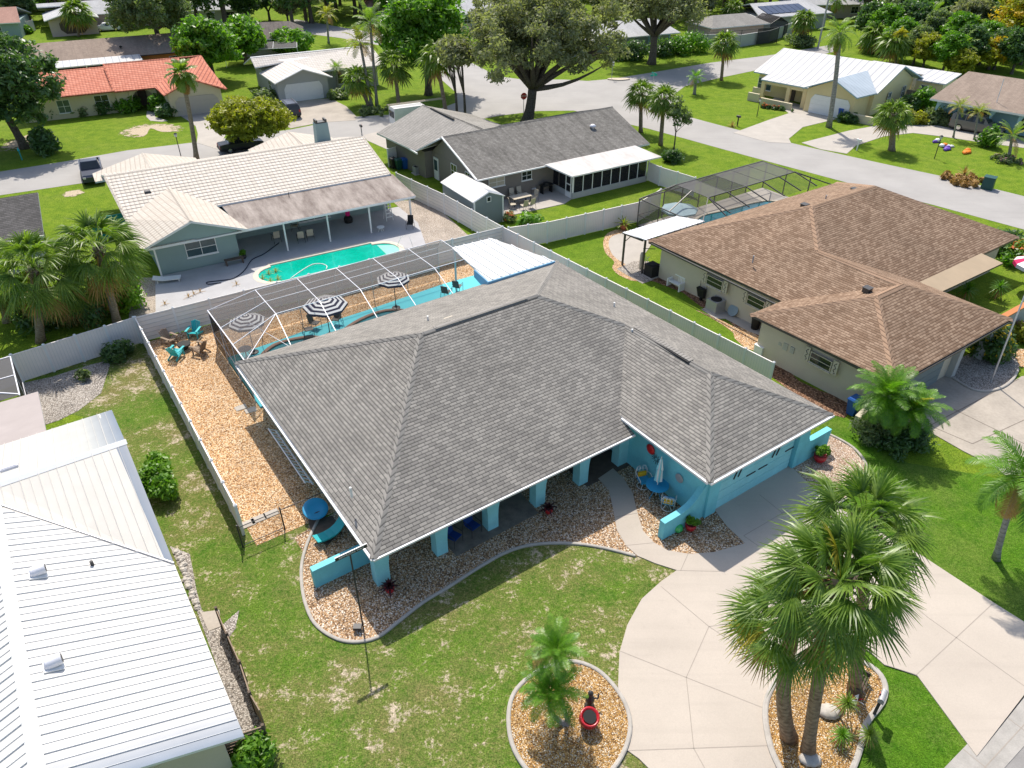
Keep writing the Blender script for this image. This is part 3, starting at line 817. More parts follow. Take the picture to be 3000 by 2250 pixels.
# ------------------------------------------------------------------ fence
def vfence(label, pts, h=1.83, seg=1.9, mat='vinyl', cat='fence', name='vinyl_fence', caps_=True, group=None):
    o = Vector((pts[0][0], pts[0][1], 0))
    t = thing(name, label, cat, o, 0, group)
    for a, b in zip(pts[:-1], pts[1:]):
        a = Vector((a[0], a[1], 0)) - o; b = Vector((b[0], b[1], 0)) - o
        n = max(1, round((b - a).length / seg)); ang = math.atan2((b - a).y, (b - a).x); L = (b - a).length / n
        for k in range(n):
            p = a.lerp(b, k / n)
            pn = MB().box(.05, -.02, .06, L - .05, .02, h - .06)
            pn.box(.05, -.035, .05, L - .05, .035, .17); pn.box(.05, -.035, h - .14, L - .05, .035, h - .04)
            pn.build('panel', M[mat], t, loc=p, rz=ang)
        for k in range(n + (1 if (b - (Vector((pts[-1][0], pts[-1][1], 0)) - o)).length < .01 else 0)):
            p = a.lerp(b, k / n)
            ps = MB().box(-.064, -.064, -.05, .064, .064, h)
            if caps_: ps.hexa([(-.08, -.08, h), (.08, -.08, h), (.08, .08, h), (-.08, .08, h)], [(-.01, -.01, h + .07), (.01, -.01, h + .07), (.01, .01, h + .07), (-.01, .01, h + .07)])
            ps.build('post', M['vpost'], t, loc=p, rz=ang)
    return t

# ------------------------------------------------------------------ vehicles
def car(name, label, cat, loc, rz, L, Wd, secs, col, wheels, wr, glassx, rough=.3, group=None, rear=None, front=None, bed=None, rack=False):
    """secs: (x, half width, z bottom, z belt, z roof, roof half width) from tail (x=-L/2) to nose"""
    t = thing(name, label, cat, loc, rz, group)
    pm = flat('carpaint_' + col[0], col[1], rough, .6, .04)
    b = MB(); ring = []
    for (x, w, zb, zl, zr, wt) in secs:
        r_ = [(x, -w*.9, zb), (x, -w, zb+.18), (x, -w*1.0, (zb+zl)/2), (x, -w*.96, zl), (x, -wt, zr), (x, 0, zr + .02), (x, wt, zr), (x, w*.96, zl), (x, w*1.0, (zb+zl)/2), (x, w, zb+.18), (x, w*.9, zb)]
        ring.append(len(b.v)); b.v += r_
    k = 11
    for a, c in zip(ring[:-1], ring[1:]):
        for j in range(k):
            j2 = (j + 1) % k
            b.f.append((a + j, c + j, c + j2, a + j2)); b.m.append(0)
    b.f.append(tuple(ring[0] + j for j in range(k))); b.m.append(0)
    b.f.append(tuple(ring[-1] + j for j in range(k))[::-1]); b.m.append(0)
    b.build('body', pm, t, False)
    gl = M['glass']
    def itp(x):
        for s0, s1 in zip(secs[:-1], secs[1:]):
            if s0[0] <= x <= s1[0]:
                f = (x - s0[0]) / max(1e-6, s1[0] - s0[0]); return [s0[i] + (s1[i] - s0[i]) * f for i in range(6)]
        return list(secs[-1])
    for (xa, xb) in glassx:
        for sg in (-1, 1):
            pts = []
            for x, fr in ((xa, .1), (xb, .1), (xb, .86), (xa, .86)):
                s_ = itp(x); yb = s_[1] * .96; y = yb + (s_[5] - yb) * fr; z = s_[3] + (s_[4] - s_[3]) * fr
                pts.append((x, sg * (y + .012), z + .004))
            MB().poly(pts if sg > 0 else pts[::-1]).build('side_window', gl, t)
    for nm, (i0, i1) in (('windshield', front), ('rear_window', rear)):
        s0, s1 = secs[i0], secs[i1]
        pts = []
        for s_, fr in ((s0, 0), (s1, 0)):
            pass
        lo_, hi_ = (s0, s1)
        y0 = lo_[5] * .9 if lo_[4] - lo_[3] < .12 else lo_[5] * .9
        off = .02
        dx = hi_[0] - lo_[0]; dz = hi_[4] - lo_[4]; ln = math.hypot(dx, dz); nx, nz = (-dz / ln, dx / ln)
        if nz < 0: nx, nz = -nx, -nz
        def pt(f, y): return (lo_[0] + dx * f + nx * off, y, lo_[4] + dz * f + .02 + nz * off)
        pts = [pt(.1, -y0), pt(.1, y0), pt(.9, hi_[5] * .88), pt(.9, -hi_[5] * .88)]
        MB().poly(pts).build(nm, gl, t)
    for x in wheels:
        for sg in (-1, 1):
            wy = sg * (Wd / 2 - .11)
            wb_ = MB().lathe([(wr * .6, -.11), (wr * .96, -.11), (wr, -.07), (wr, .07), (wr * .96, .11), (wr * .6, .11)], n=18)
            wb_.rot('X', math.pi / 2); wo_ = wb_.build('wheel', M['black'], t, True, loc=(x, wy, wr))
            rb = MB().lathe([(wr * .1, -.005), (wr * .58, .0), (wr * .62, .02), (wr * .2, .035)], n=14); rb.rot('X', -math.pi / 2 * sg)
            rb.build('rim', M['chrome'], wo_, loc=(0, sg * .1, 0))
    sN, s0 = secs[-1], secs[0]
    for sg in (-1, 1):
        MB().box(-.03, -.14, -.07, .03, .14, .07).build('headlight', M['lamp'], t, loc=(sN[0] - .02, sg * sN[1] * .72, (sN[2] + sN[3]) / 2 + .1))
        MB().box(-.03, -.08, -.14, .03, .08, .14).build('taillight', M['lightred'], t, loc=(s0[0] + .0, sg * s0[1] * .86, s0[3] - .12))
    MB().box(-.05, -Wd/2*.9, -.09, .05, Wd/2*.9, .09).build('bumper', M['dark'], t, loc=(s0[0] - .02, 0, s0[2] + .15))
    MB().box(-.05, -Wd/2*.88, -.09, .05, Wd/2*.88, .09).build('bumper', M['dark'], t, loc=(sN[0] + .01, 0, sN[2] + .15))
    if rack:
        r_ = MB(); z = max(s_[4] for s_ in secs) + .06
        for sg in (-1, 1): r_.box(glassx[0][0], sg * .55 - .02, z, glassx[-1][1] - .4, sg * .55 + .02, z + .03)
        r_.build('roof_rack', M['dark'], t)
    return t
def suv_secs(L, w, hb, hr):
    h = L / 2
    return [(-h, w*.9, .35, hb, hb+.06, w*.80), (-h+.06, w*.97, .33, hb+.02, hr-.18, w*.78), (-h+.3, w, .30, hb+.02, hr, w*.76), (-h*.35, w, .28, hb, hr+.02, w*.77), (h*.05, w, .28, hb-.02, hr, w*.76), (h*.24, w, .28, hb-.03, hr-.06, w*.74),
            (h*.46, w, .28, hb-.04, hb+.04, w*.80), (h*.8, w*.98, .28, hb-.08, hb-.02, w*.8), (h*.97, w*.9, .32, hb-.18, hb-.14, w*.75), (h, w*.82, .36, hb-.28, hb-.26, w*.7)]
def sedan_secs(L, w, hb, hr):
    h = L / 2
    return [(-h, w*.85, .32, hb-.1, hb-.06, w*.7), (-h+.12, w*.93, .28, hb, hb+.03, w*.75), (-h*.62, w, .25, hb+.01, hb+.06, w*.78), (-h*.32, w, .24, hb, hr-.03, w*.66), (h*.0, w, .24, hb, hr, w*.68), (h*.14, w, .24, hb-.02, hr-.03, w*.68),
            (h*.45, w, .24, hb-.04, hb+.03, w*.78), (h*.8, w*.97, .25, hb-.12, hb-.06, w*.76), (h*.96, w*.86, .3, hb-.2, hb-.16, w*.7), (h, w*.78, .34, hb-.3, hb-.28, w*.6)]

# ------------------------------------------------------------------ small things
def wheelie_bin(label, loc, rz, mat, h=1.05, group=None):
    t = thing('wheelie_bin', label, 'bin', loc, rz, group)
    MB().hexa([(-.2,-.24,.08),(.2,-.24,.08),(.2,.24,.08),(-.2,.24,.08)], [(-.29,-.33,h-.08),(.29,-.33,h-.08),(.29,.33,h-.08),(-.29,.33,h-.08)]).box(-.31,-.35,h-.1,.31,.35,h-.05).build('body', M[mat], t)
    MB().hexa([(-.32,-.37,h-.05),(.32,-.37,h-.05),(.32,.37,h-.05),(-.32,.37,h-.05)], [(-.27,-.3,h+.04),(.27,-.3,h+.04),(.27,.33,h+.04),(-.27,.33,h+.04)]).box(-.2,.36,h-.06,.2,.42,h-.02).build('lid', M[mat], t)
    for s_ in (-1, 1):
        w = MB().lathe([(.1,-.025),(.12,-.02),(.12,.02),(.1,.025)], n=12); w.rot('Y', math.pi/2); w.build('wheel', M['black'], t, True, loc=(s_*.23,.24,.12))
    return t
def pot(name, label, loc, r, h, mat='red', soil=True, cat='flower pot'):
    t = thing(name, label, cat, loc)
    MB().lathe([(r*.55,0),(r*.75,h*.15),(r*.98,h*.55),(r*.95,h*.85),(r*.8,h*.93),(r*1.0,h*.97),(r*1.0,h*1.03),(r*.8,h*1.03),(r*.7,h*.85)], n=20).build('pot_body', M[mat], t, True)
    return t
def potted(label, loc, r, h, seed, plant='lush', pr=.35, ph=.5, mat='red', kind='bush'):
    t = pot('potted_plant', label, loc, r, h, mat)
    rng = np.random.default_rng(seed)
    if kind == 'bush':
        cl = clumps(rng, 12, (0, 0, h + ph * .5), pr * .8, pr * .8, ph * .5, .4, -.4)
        V, F = leafcloud(rng, cl, np.full((12, 3), pr * .35), 40, .12, .6); fastmesh('foliage', V, F, M[plant], parent=t)
    else:
        V, F, MI = [], [], []
        for i in range(26):
            az = i * 2.4; el = R(85 - i * 3.2); d = np.array([math.cos(az)*math.cos(el), math.sin(az)*math.cos(el), math.sin(el)])
            ss = np.array([0,.35,.7,1.]); L = pr * 2 * rng.uniform(.7, 1.1); p = np.array([0,0,h]) + d*(ss*L)[:,None]; p[:,2] -= .4*L*ss**2
            strip(V, F, MI, p, np.array([.5,1,.8,.1])*.045, np.array([-math.sin(az), math.cos(az), 0.]))
        emit('foliage', V, F, MI, [M[plant]], t)
    return t
def adirondack(label, loc, rz, mat, group=None, sc=1.0):
    t = thing('garden_chair', label, 'chair', loc, rz, group)
    s = MB()
    for k in range(5): s.hexa([(-.26,-.28+k*.12,.36-k*.035),(.26,-.28+k*.12,.36-k*.035),(.26,-.18+k*.12,.33-k*.035),(-.26,-.18+k*.12,.33-k*.035)], [(-.26,-.28+k*.12,.385-k*.035),(.26,-.28+k*.12,.385-k*.035),(.26,-.18+k*.12,.355-k*.035),(-.26,-.18+k*.12,.355-k*.035)])
    s.build('seat', M[mat], t)
    b = MB()
    for k in range(5):
        x = -.25 + k * .105; hh = .95 - abs(k - 2) * .05
        b.hexa([(x,.24,.2),(x+.09,.24,.2),(x+.09,.27,.2),(x,.27,.2)], [(x*1.15,.52,hh),(x*1.15+.10,.52,hh),(x*1.15+.10,.55,hh),(x*1.15,.55,hh)])
    b.build('backrest', M[mat], t)
    for sg in (-1, 1):
        MB().box(sg*.34-.07,-.36,.54,sg*.34+.07,.36,.57).build('armrest', M[mat], t)
        MB().box(sg*.30-.02,-.3,0,sg*.30+.02,-.2,.54).build('leg', M[mat], t)
        MB().hexa([(sg*.28-.02,-.3,.25),(sg*.28+.02,-.3,.25),(sg*.28+.02,-.3,.36),(sg*.28-.02,-.3,.36)], [(sg*.28-.02,.62,0),(sg*.28+.02,.62,0),(sg*.28+.02,.62,.1),(sg*.28-.02,.62,.1)]).build('leg', M[mat], t)
    t.scale = (sc, sc, sc)
    return t
def patio_chair(label, loc, rz, frame='bronze', fab='fabric', group=None, kind='sling', name='patio_chair'):
    t = thing(name, label, 'chair', loc, rz, group)
    MB().hexa([(-.25,-.25,.41),(.25,-.25,.41),(.25,.25,.38),(-.25,.25,.38)], [(-.25,-.25,.45),(.25,-.25,.45),(.25,.25,.42),(-.25,.25,.42)]).build('seat', M[fab], t)
    MB().hexa([(-.25,.24,.42),(.25,.24,.42),(.25,.28,.42),(-.25,.28,.42)], [(-.24,.40,1.0),(.24,.40,1.0),(.24,.43,1.0),(-.24,.43,1.0)]).build('backrest', M[fab], t)
    for sg in (-1, 1):
        MB().tube([(sg*.29,-.26,0),(sg*.29,-.26,.62),(sg*.29,.2,.66),(sg*.28,.32,.6)], .016, 6).build('armrest', M[frame], t)
        MB().tube([(sg*.28,.30,.5),(sg*.29,.40,0)], .016, 6).build('leg', M[frame], t)
    return t
def iron_chair(label, loc, rz, group=None):
    t = thing('swivel_chair', label, 'chair', loc, rz, group)
    w = M['white']
    ring = [(math.cos(a)*.30, math.sin(a)*.30, .03) for a in np.linspace(0, 2*math.pi, 20)]
    b = MB().tube(ring, .018, 6, caps=False)
    for k in range(4):
        a = k*math.pi/2+.78; b.tube([(math.cos(a)*.3, math.sin(a)*.3, .03),(math.cos(a)*.17, math.sin(a)*.17,.16),(0,0,.30)], .016, 6)
    b.build('base', w, t, True)
    MB().hexa([(-.27,-.27,.38),(.27,-.27,.38),(.27,.25,.38),(-.27,.25,.38)], [(-.25,-.25,.47),(.25,-.25,.47),(.25,.25,.47),(-.25,.25,.47)]).build('seat_cushion', M['blue_b'], t)
    bk = MB()
    arc = [(-.29,.27,.40),(-.31,.33,.75),(-.22,.38,.95),(0,.41,1.03),(.22,.38,.95),(.31,.33,.75),(.29,.27,.40)]
    bk.tube(arc, .018, 6)
    for k in range(6):
        x = -.2+k*.08; bk.tube([(x,.28,.45),(x*1.1+.05*(1 if k%2 else -1),.34,.7),(x*.8,.39,.97)], .011, 5)
    for zz in (.6,.8): bk.tube([(-.29,.31,zz),(0,.36,zz+.05),(.29,.31,zz)], .010, 5)
    bk.build('backrest', w, t, True)
    MB().box(-.2,-.02,0,.2,.09,.24).build('pillow', M['yellow'], t, loc=(0,.20,.48))
    for sg in (-1,1): MB().tube([(sg*.27,-.22,.42),(sg*.33,-.26,.62),(sg*.34,0,.68),(sg*.30,.30,.66)], .018, 6).build('armrest', w, t, True)
    return t
def striped_umbrella(label, loc, r, h, rz=0):
    t = thing('striped_umbrella', label, 'umbrella', loc, rz, 'striped pool umbrellas')
    n = 8; b = MB(); N = 9
    for ring in range(N):
        r0, r1 = r * ring / N, r * (ring + 1) / N
        def zz(x): return h + .45 * (1 - (x / r) ** 1.3)
        for k in range(n):
            a0, a1 = 2*math.pi*k/n, 2*math.pi*(k+1)/n
            p = [(r1*math.cos(a0), r1*math.sin(a0), zz(r1)), (r1*math.cos(a1), r1*math.sin(a1), zz(r1)), (r0*math.cos(a1), r0*math.sin(a1), zz(r0)), (r0*math.cos(a0), r0*math.sin(a0), zz(r0))]
            if ring == 0: p = p[:3]
            b.poly(p, ring % 2)
    for k in range(n):
        a0, a1 = 2*math.pi*k/n, 2*math.pi*(k+1)/n
        b.poly([(r*math.cos(a0), r*math.sin(a0), h-.16), (r*math.cos(a1), r*math.sin(a1), h-.16), (r*math.cos(a1), r*math.sin(a1), h), (r*math.cos(a0), r*math.sin(a0), h)], 1)
    b.build('canopy', [M['white'], flat('fabric_darknavy', (.035,.036,.07), .8, .2)], t)
    MB().tube([(0,0,.05),(0,0,h+.5)], .028, 8).build('pole', M['dark'], t)
    MB().lathe([(.28,0),(.28,.05),(.1,.09),(.05,.25)], n=16).build('base', M['dark'], t)
    ribs = MB()
    for k in range(n): a = 2*math.pi*k/n; ribs.tube([(0,0,h+.38),(r*.98*math.cos(a), r*.98*math.sin(a), h-.01)], .01, 4)
    ribs.build('ribs', M['dark'], t)
    return t
def round_table(label, loc, r=.55, h=.72, mat='bronze', group=None):
    t = thing('round_table', label, 'table', loc, 0, group)
    MB().lathe([(r*.96,h-.03),(r,h-.015),(r,h),(r*.96,h+.005)], n=24).build('tabletop', M[mat], t)
    for k in range(4):
        a = k*math.pi/2+.5; MB().tube([(math.cos(a)*.1,math.sin(a)*.1,h-.03),(math.cos(a)*.15,math.sin(a)*.15,h*.5),(math.cos(a)*r*.75,math.sin(a)*r*.75,0)], .018, 6).build('leg', M[mat], t)
    return t
def ac_unit(label, loc, rz, w=.8, h=.85, mat='metal', rnd=False):
    t = thing('air_conditioner', label, 'air conditioner', loc, rz)
    MB().box(-w/2-.1,-w/2-.1,0,w/2+.1,w/2+.1,.08).build('pad', M['conc'], t)
    b = MB()
    if rnd: b.lathe([(w*.46,.08),(w*.5,.14),(w*.5,h-.05),(w*.46,h)], n=20)
    else:
        b.box(-w/2,-w/2,.08,w/2,w/2,h)
        for k in range(7): b.box(-w/2-.008,-w/2+.05,.16+k*.09,w/2+.008,w/2-.05,.19+k*.09); b.box(-w/2+.05,-w/2-.008,.16+k*.09,w/2-.05,w/2+.008,.19+k*.09)
    b.build('casing', M[mat], t)
    g = MB().lathe([(w*.40,h-.01),(w*.42,h+.03),(w*.36,h+.04)], n=20)
    g.build('fan_grille', M['black'], t)
    return t
def mailbox(label, loc, rz, mat='dark', post='dark', h=1.05):
    t = thing('mailbox', label, 'mailbox', loc, rz)
    MB().box(-.05,-.05,-.05,.05,.05,h).build('post', M[post], t)
    b = MB().box(-.1,-.25,h,.1,.25,h+.14)
    pr_ = [(.1*math.cos(a), .1*math.sin(a)*.9) for a in np.linspace(0, math.pi, 8)]
    b.hexa([(x,-.25,h+.14+z) for x,z in pr_], [(x,.25,h+.14+z) for x,z in pr_])
    b.build('box', M[mat], t)
    MB().box(.1,-.02,h+.08,.115,.06,h+.28).build('flag', M['lightred'], t)
    return t
def post_lamp(label, loc, h=2.0):
    t = thing('post_lamp', label, 'street lamp', loc)
    MB().tube([(0,0,-.05),(0,0,h)], .045, 8).build('post', M['dark'], t)
    MB().hexa([(-.08,-.08,h),(.08,-.08,h),(.08,.08,h),(-.08,.08,h)],[(-.13,-.13,h+.28),(.13,-.13,h+.28),(.13,.13,h+.28),(-.13,.13,h+.28)]).build('lantern', M['lamp'], t)
    MB().hexa([(-.16,-.16,h+.28),(.16,-.16,h+.28),(.16,.16,h+.28),(-.16,.16,h+.28)],[(-.02,-.02,h+.42),(.02,-.02,h+.42),(.02,.02,h+.42),(-.02,.02,h+.42)]).build('cap', M['dark'], t)
    return t
def text_mesh(txt, size, mat, parent, loc, rot, name='lettering', ext=.004):
    cu = bpy.data.curves.new(name, 'FONT'); cu.body = txt; cu.size = size; cu.extrude = ext; cu.align_x = 'CENTER'; cu.align_y = 'CENTER'
    tmp = bpy.data.objects.new('tmp_text', cu); COL.objects.link(tmp)
    bpy.context.view_layer.update()
    me = bpy.data.meshes.new_from_object(tmp.evaluated_get(bpy.context.evaluated_depsgraph_get()))
    bpy.data.objects.remove(tmp)
    me.materials.clear(); me.materials.append(M[mat])
    o = bpy.data.objects.new(name, me); COL.objects.link(o); o.parent = parent; o.location = loc; o.rotation_euler = rot
    return o
def sheet(name, pts, z, mat, kind='structure', th=.0, label=None, cat=None):
    b = MB()
    if th: b.prism([(p[0], p[1]) for p in pts], z - th, z)
    else:
        tri = tessellate_polygon([[Vector((p[0], p[1], 0)) for p in pts]])
        b.v = [(p[0], p[1], z) for p in pts]
        for t_ in tri:
            a = [pts[i] for i in t_]
            ar = (a[1][0]-a[0][0])*(a[2][1]-a[0][1]) - (a[2][0]-a[0][0])*(a[1][1]-a[0][1])
            b.f.append(tuple(t_) if ar > 0 else (t_[0], t_[2], t_[1])); b.m.append(0)
    o = b.build(name, M[mat])
    return tag(o, label, cat, None, kind)
def smooth_loop(pts, n=4, closed=True, z=0.0):
    """Catmull-Rom through plan points"""
    P_ = [Vector((p[0], p[1], z)) for p in pts]; out = []; k = len(P_)
    rngs = range(k) if closed else range(k - 1)
    for i in rngs:
        p0 = P_[(i-1) % k] if closed or i > 0 else P_[0]; p1 = P_[i]; p2 = P_[(i+1) % k]; p3 = P_[(i+2) % k] if closed or i + 2 < k else P_[-1]
        for j in range(n):
            t = j / n
            out.append(.5*((2*p1)+(-p0+p2)*t+(2*p0-5*p1+4*p2-p3)*t*t+(-p0+3*p1-3*p2+p3)*t**3))
    if not closed: out.append(P_[-1])
    return out
def kerb(name, pts, w=.14, h=.11, mat='kerb', closed=False, label=None, cat='garden edging'):
    b = MB(); P_ = [Vector((p[0], p[1], 0)) for p in pts]; k = len(P_); st = 0; prof = [(-w/2, -.02), (-w/2, h*.8), (-w*.25, h), (w*.25, h), (w/2, h*.8), (w/2, -.02)]
    for i, p in enumerate(P_):
        a = P_[(i-1) % k] if closed or i else p; c = P_[(i+1) % k] if closed or i < k-1 else p
        d = (c - a).normalized(); s_ = Vector((-d.y, d.x, 0))
        for x, z in prof: b.v.append(tuple(p + s_ * x + Vector((0, 0, z))))
    m = len(prof)
    for i in range(k if closed else k - 1):
        j = (i + 1) % k
        for e in range(m - 1): b.f.append((i*m+e, j*m+e, j*m+e+1, i*m+e+1)); b.m.append(0)
    return tag(b.build(name, M[mat]), label, cat)
def holed(name, outer, holes, z, mat, th=.1, kind='structure', parent=None, label=None, cat=None):
    """slab with holes cut through it"""
    def ori(lp, ccw):
        lp = [Vector((p[0], p[1], 0)) for p in lp]
        ar = sum(lp[i].x*lp[(i+1)%len(lp)].y - lp[(i+1)%len(lp)].x*lp[i].y for i in range(len(lp)))
        return lp if (ar > 0) == ccw else lp[::-1]
    loops = [ori(outer, True)] + [ori(h_, False) for h_ in holes]
    allp = [p for lp in loops for p in lp]; ring = list(range(len(loops[0]))); off = len(ring)
    for lp in loops[1:]:
        hi = list(range(off, off + len(lp))); off += len(lp)
        a, b_ = min(((x, y) for x in range(len(ring)) for y in hi), key=lambda t_: (allp[ring[t_[0]]] - allp[t_[1]]).length)
        m_ = hi.index(b_); ring = ring[:a+1] + hi[m_:] + hi[:m_+1] + ring[a:]
    b = MB(); b.v = [(p.x, p.y, z) for p in allp] + [(p.x, p.y, z - th) for p in allp]
    def cr(o_, a_, c_): return (a_.x-o_.x)*(c_.y-o_.y) - (a_.y-o_.y)*(c_.x-o_.x)
    rg_ = ring[:]; guard = 0
    while len(rg_) > 3 and guard < 4000:
        guard += 1; done = False
        for i in range(len(rg_)):
            ia, ib, ic = rg_[i-1], rg_[i], rg_[(i+1) % len(rg_)]; A_, B_, C_ = allp[ia], allp[ib], allp[ic]
            if cr(A_, B_, C_) <= 1e-9: continue
            if any(k_ not in (ia, ib, ic) and cr(A_, B_, allp[k_]) > 1e-9 and cr(B_, C_, allp[k_]) > 1e-9 and cr(C_, A_, allp[k_]) > 1e-9 for k_ in rg_): continue
            b.f.append((ia, ib, ic)); b.m.append(0); rg_.pop(i); done = True; break
        if not done: rg_.pop(0)
    b.f.append(tuple(rg_)); b.m.append(0)
    n = len(allp); st = 0
    for lp in loops:
        k = len(lp)
        for i in range(k):
            j = (i + 1) % k; b.f.append((st+i, st+j, n+st+j, n+st+i)); b.m.append(0)
        st += k
    o = b.build(name, M[mat], parent)
    return tag(o, label, cat, None, kind)
def DP(*pts, t='D'): return [q(t, *p) for p in pts]
def LP(fr, *pts): return [fr.w(*p) for p in pts]
# ================================================================== THE GROUND
gb = MB(); gb.poly([(-420, -60, 0), (420, -60, 0), (420, 520, 0), (-420, 520, 0)])
tag(gb.build('ground', M['ground']), kind='structure')
MH = Fr(q('D', 807, 1212, 2.7), 34.7)
# --- roads
asph = DP((-260,405),(0,371),(140,349),(275,325),(425,307),(628,280),(770,252),(878,246),(953,234),(985,222),(985,200),(940,160),(900,130),(985,118),(1075,165),(1130,172),(1220,172),(1270,175),(1327,170),(1431,153),(1531,136),(1659,120),(1800,96),(1800,112),(1690,140),(1556,168),(1480,186),(1455,205),(1463,246),(1560,272),(1659,297),(1760,321),(1900,352),(2050,384),(2212,424),(2420,470),(2420,558),(2212,496),(2020,444),(1842,398),(1659,349),(1560,322),(1481,300),(1400,278),(1330,262),(1239,239),(1160,240),(1080,250),(1015,262),(925,266),(845,275),(790,300),(700,318),(560,342),(400,366),(184,395),(0,422),(-260,462))
sheet('road', asph, .012, 'asphalt')
yr = MH.l(q('D', 2212, 1480)).y
yr2 = MH.l(q('q', 1659, 1430)).y; yr3 = MH.l(q('q', 1659, 1540)).y
sheet('road_front', LP(MH, (-30, yr3), (60, yr3), (60, yr3-8), (-30, yr3-8)), .012, 'asphalt2')
g_ = sheet('gutter', LP(MH, (-30, yr), (60, yr), (60, yr3), (-30, yr3)), .03, 'gutter', th=.03)
jb = MB()
for k in range(30):
    x = -20 + k * 2.4; jb.prism([(x, yr3+.01), (x+.03, yr3+.01), (x+.03, yr-.01), (x, yr-.01)], .031, .034)
jb.prism([(-30, yr2), (60, yr2), (60, yr2+.03), (-30, yr2+.03)], .0312, .0342)
jb.build('gutter_joints', M['joint'], g_, loc=MH.o, rz=MH.a)
sheet('street_behind', DP((560,62),(640,42),(830,75),(870,92),(820,98),(735,82),(640,70)), .012, 'asphalt')
# --- lawns that differ
lf = DP((395,1060),(450,1075),(525,1110),(605,1075),(700,1105),(720,1160),(800,1180),(1100,1130),(1330,1100),(1480,1230),(1400,1290),(1350,1480),(1400,1640),(1460,1800),(420,1800),(560,1560),(470,1310),(420,1200))
sheet('front_lawn', lf, .008, 'lawn_front')
sheet('side_lawn', DP((90,775),(290,690),(520,1150),(470,1310),(500,1500),(400,1500),(250,1200),(180,900),(60,880)), .006, 'lawn_front')
sheet('right_lawn', DP((1700,830),(1760,870),(1830,905),(1960,1000),(2140,1030),(2240,1090),(2400,1200),(2360,1420),(2150,1320),(1960,1210),(1840,1110),(1720,1000),(1640,940)), .008, 'lawn_right')
sheet('verge_lawn', [q('D',1860,1400)] + DP((1990,1440),(2125,1640),(2110,1700),(1800,1760),(1690,1740),(1700,1500)), .008, 'lawn_right')
sheet('lawn_by_fence', DP((1185,520),(1480,455),(1500,500),(1380,540),(1480,640),(1600,735),(1660,790),(1560,760),(1330,640),(1200,560)), .008, 'lawn_lush')
# --- driveway and path
drv = DP((1534,1091),(1705,1005),(1745,1045),(1800,1090),(1880,1140),(1993,1203),(2145,1303),(2212,1345),(2300,1395))
drv.append(MH.w(MH.l(q('D', 2300, 1395)).x, yr + .0))
drv += DP((2109,1635),(1981,1461),(1945,1448),(1909,1437),(1880,1410),(1840,1396),(1790,1400),(1741,1427),(1700,1452),(1669,1485),(1652,1525),(1649,1560),(1656,1600),(1668,1640),(1690,1700),(1450,1760),(1405,1665),(1380,1640),(1355,1622),(1340,1560),(1335,1481),(1338,1410),(1355,1351),(1386,1295),(1428,1257),(1462,1233),(1415,1218),(1377,1202),(1352,1180),(1332,1145),(1324,1100),(1315,1060),(1292,1035),(1324,1013),(1347,1035),(1367,1067),(1377,1110),(1389,1148),(1412,1173),(1442,1190),(1487,1198),(1542,1194),(1609,1175),(1570,1138))
dv = sheet('driveway', drv, .05, 'drive', th=.06)
jo = MB()
def jl(b, pts, w=.03, z0=.051, z1=.054):
    for a, c in zip(pts[:-1], pts[1:]):
        a = Vector((a[0], a[1], 0)); c = Vector((c[0], c[1], 0)); d = (c - a).normalized(); s_ = Vector((-d.y, d.x, 0)) * w * .5
        b.prism([a - s_, c - s_, c + s_, a + s_], z0, z1)
for pts in ([(1606,1159),(1690,1110),(1771,1063)], [(1606,1159),(1668,1202)], [(1427,1268),(1531,1355),(1663,1443)], [(1531,1355),(1482,1465),(1490,1540),(1498,1618),(1524,1665)], [(1531,1355),(1590,1348)],
            [(1339,1408),(1482,1465),(1646,1530)], [(1354,1623),(1498,1618),(1663,1612)], [(1462,1234),(1560,1236)], [(1377,1110),(1330,1118)], [(1412,1174),(1352,1180)], [(1487,1196),(1470,1234)],
            [(1979,1459),(2142,1307)], [(2003,1335),(2212,1484)], [(1909,1437),(1979,1459)], [(1690,1110),(1640,1070)], [(1930,1275),(2003,1335)]):
    jl(jo, DP(*pts), z0=.051, z1=.054)
jo.build('joints', M['joint'], dv)
# --- gravel beds of the main house
bed = DP((655,1205),(651,1240),(658,1300),(672,1340),(702,1368),(745,1386),(790,1386),(825,1375),(860,1345),(900,1310),(965,1272),(1020,1235),(1080,1200),(1130,1180),(1190,1175),(1240,1176),(1300,1184),(1377,1203),(1352,1180),(1332,1145),(1324,1100),(1315,1060),(1292,1035))
bed += LP(MH, (13.4, 3.2), (.3, 3.2), (.3, 5.2), (-1.2, 5.2)) + DP((668,1180))
sheet('gravel_bed', bed, .03, 'gravel_mix', th=.05)
kerb('kerb_edging', smooth_loop(DP((690,1120),(668,1165),(653,1215),(652,1260),(660,1305),(680,1348),(720,1378),(765,1388),(815,1378),(860,1345),(915,1302),(965,1272),(1030,1230),(1090,1196),(1150,1178),(1230,1175),(1300,1184),(1372,1202)), 4, False), .13, .10, label='curved concrete edging around the front gravel bed of the turquoise house')
sheet('gravel_bed_walk', DP((1324,1013),(1347,1035),(1367,1067),(1377,1110),(1389,1148),(1412,1173),(1442,1190),(1487,1198),(1542,1194),(1609,1175),(1570,1138),(1534,1091)) + LP(MH, (14.4, -3.6), (14.4, 2.6), (13.2, 2.6)), .03, 'gravel_mix', th=.05)
sheet('gravel_bed_right', DP((1705,1003),(1745,1045),(1800,1090),(1845,1065),(1868,1030),(1866,1000),(1840,968),(1800,945),(1770,935)) + LP(MH, (20.9, -3.7)), .03, 'gravel_pink', th=.05)
kerb('kerb_edging', smooth_loop(DP((1800,1092),(1846,1066),(1869,1032),(1868,1000),(1842,968),(1803,945),(1772,933)), 4, False), .13, .10, label='short curved kerb edging the pinkish gravel beside the garage wall')
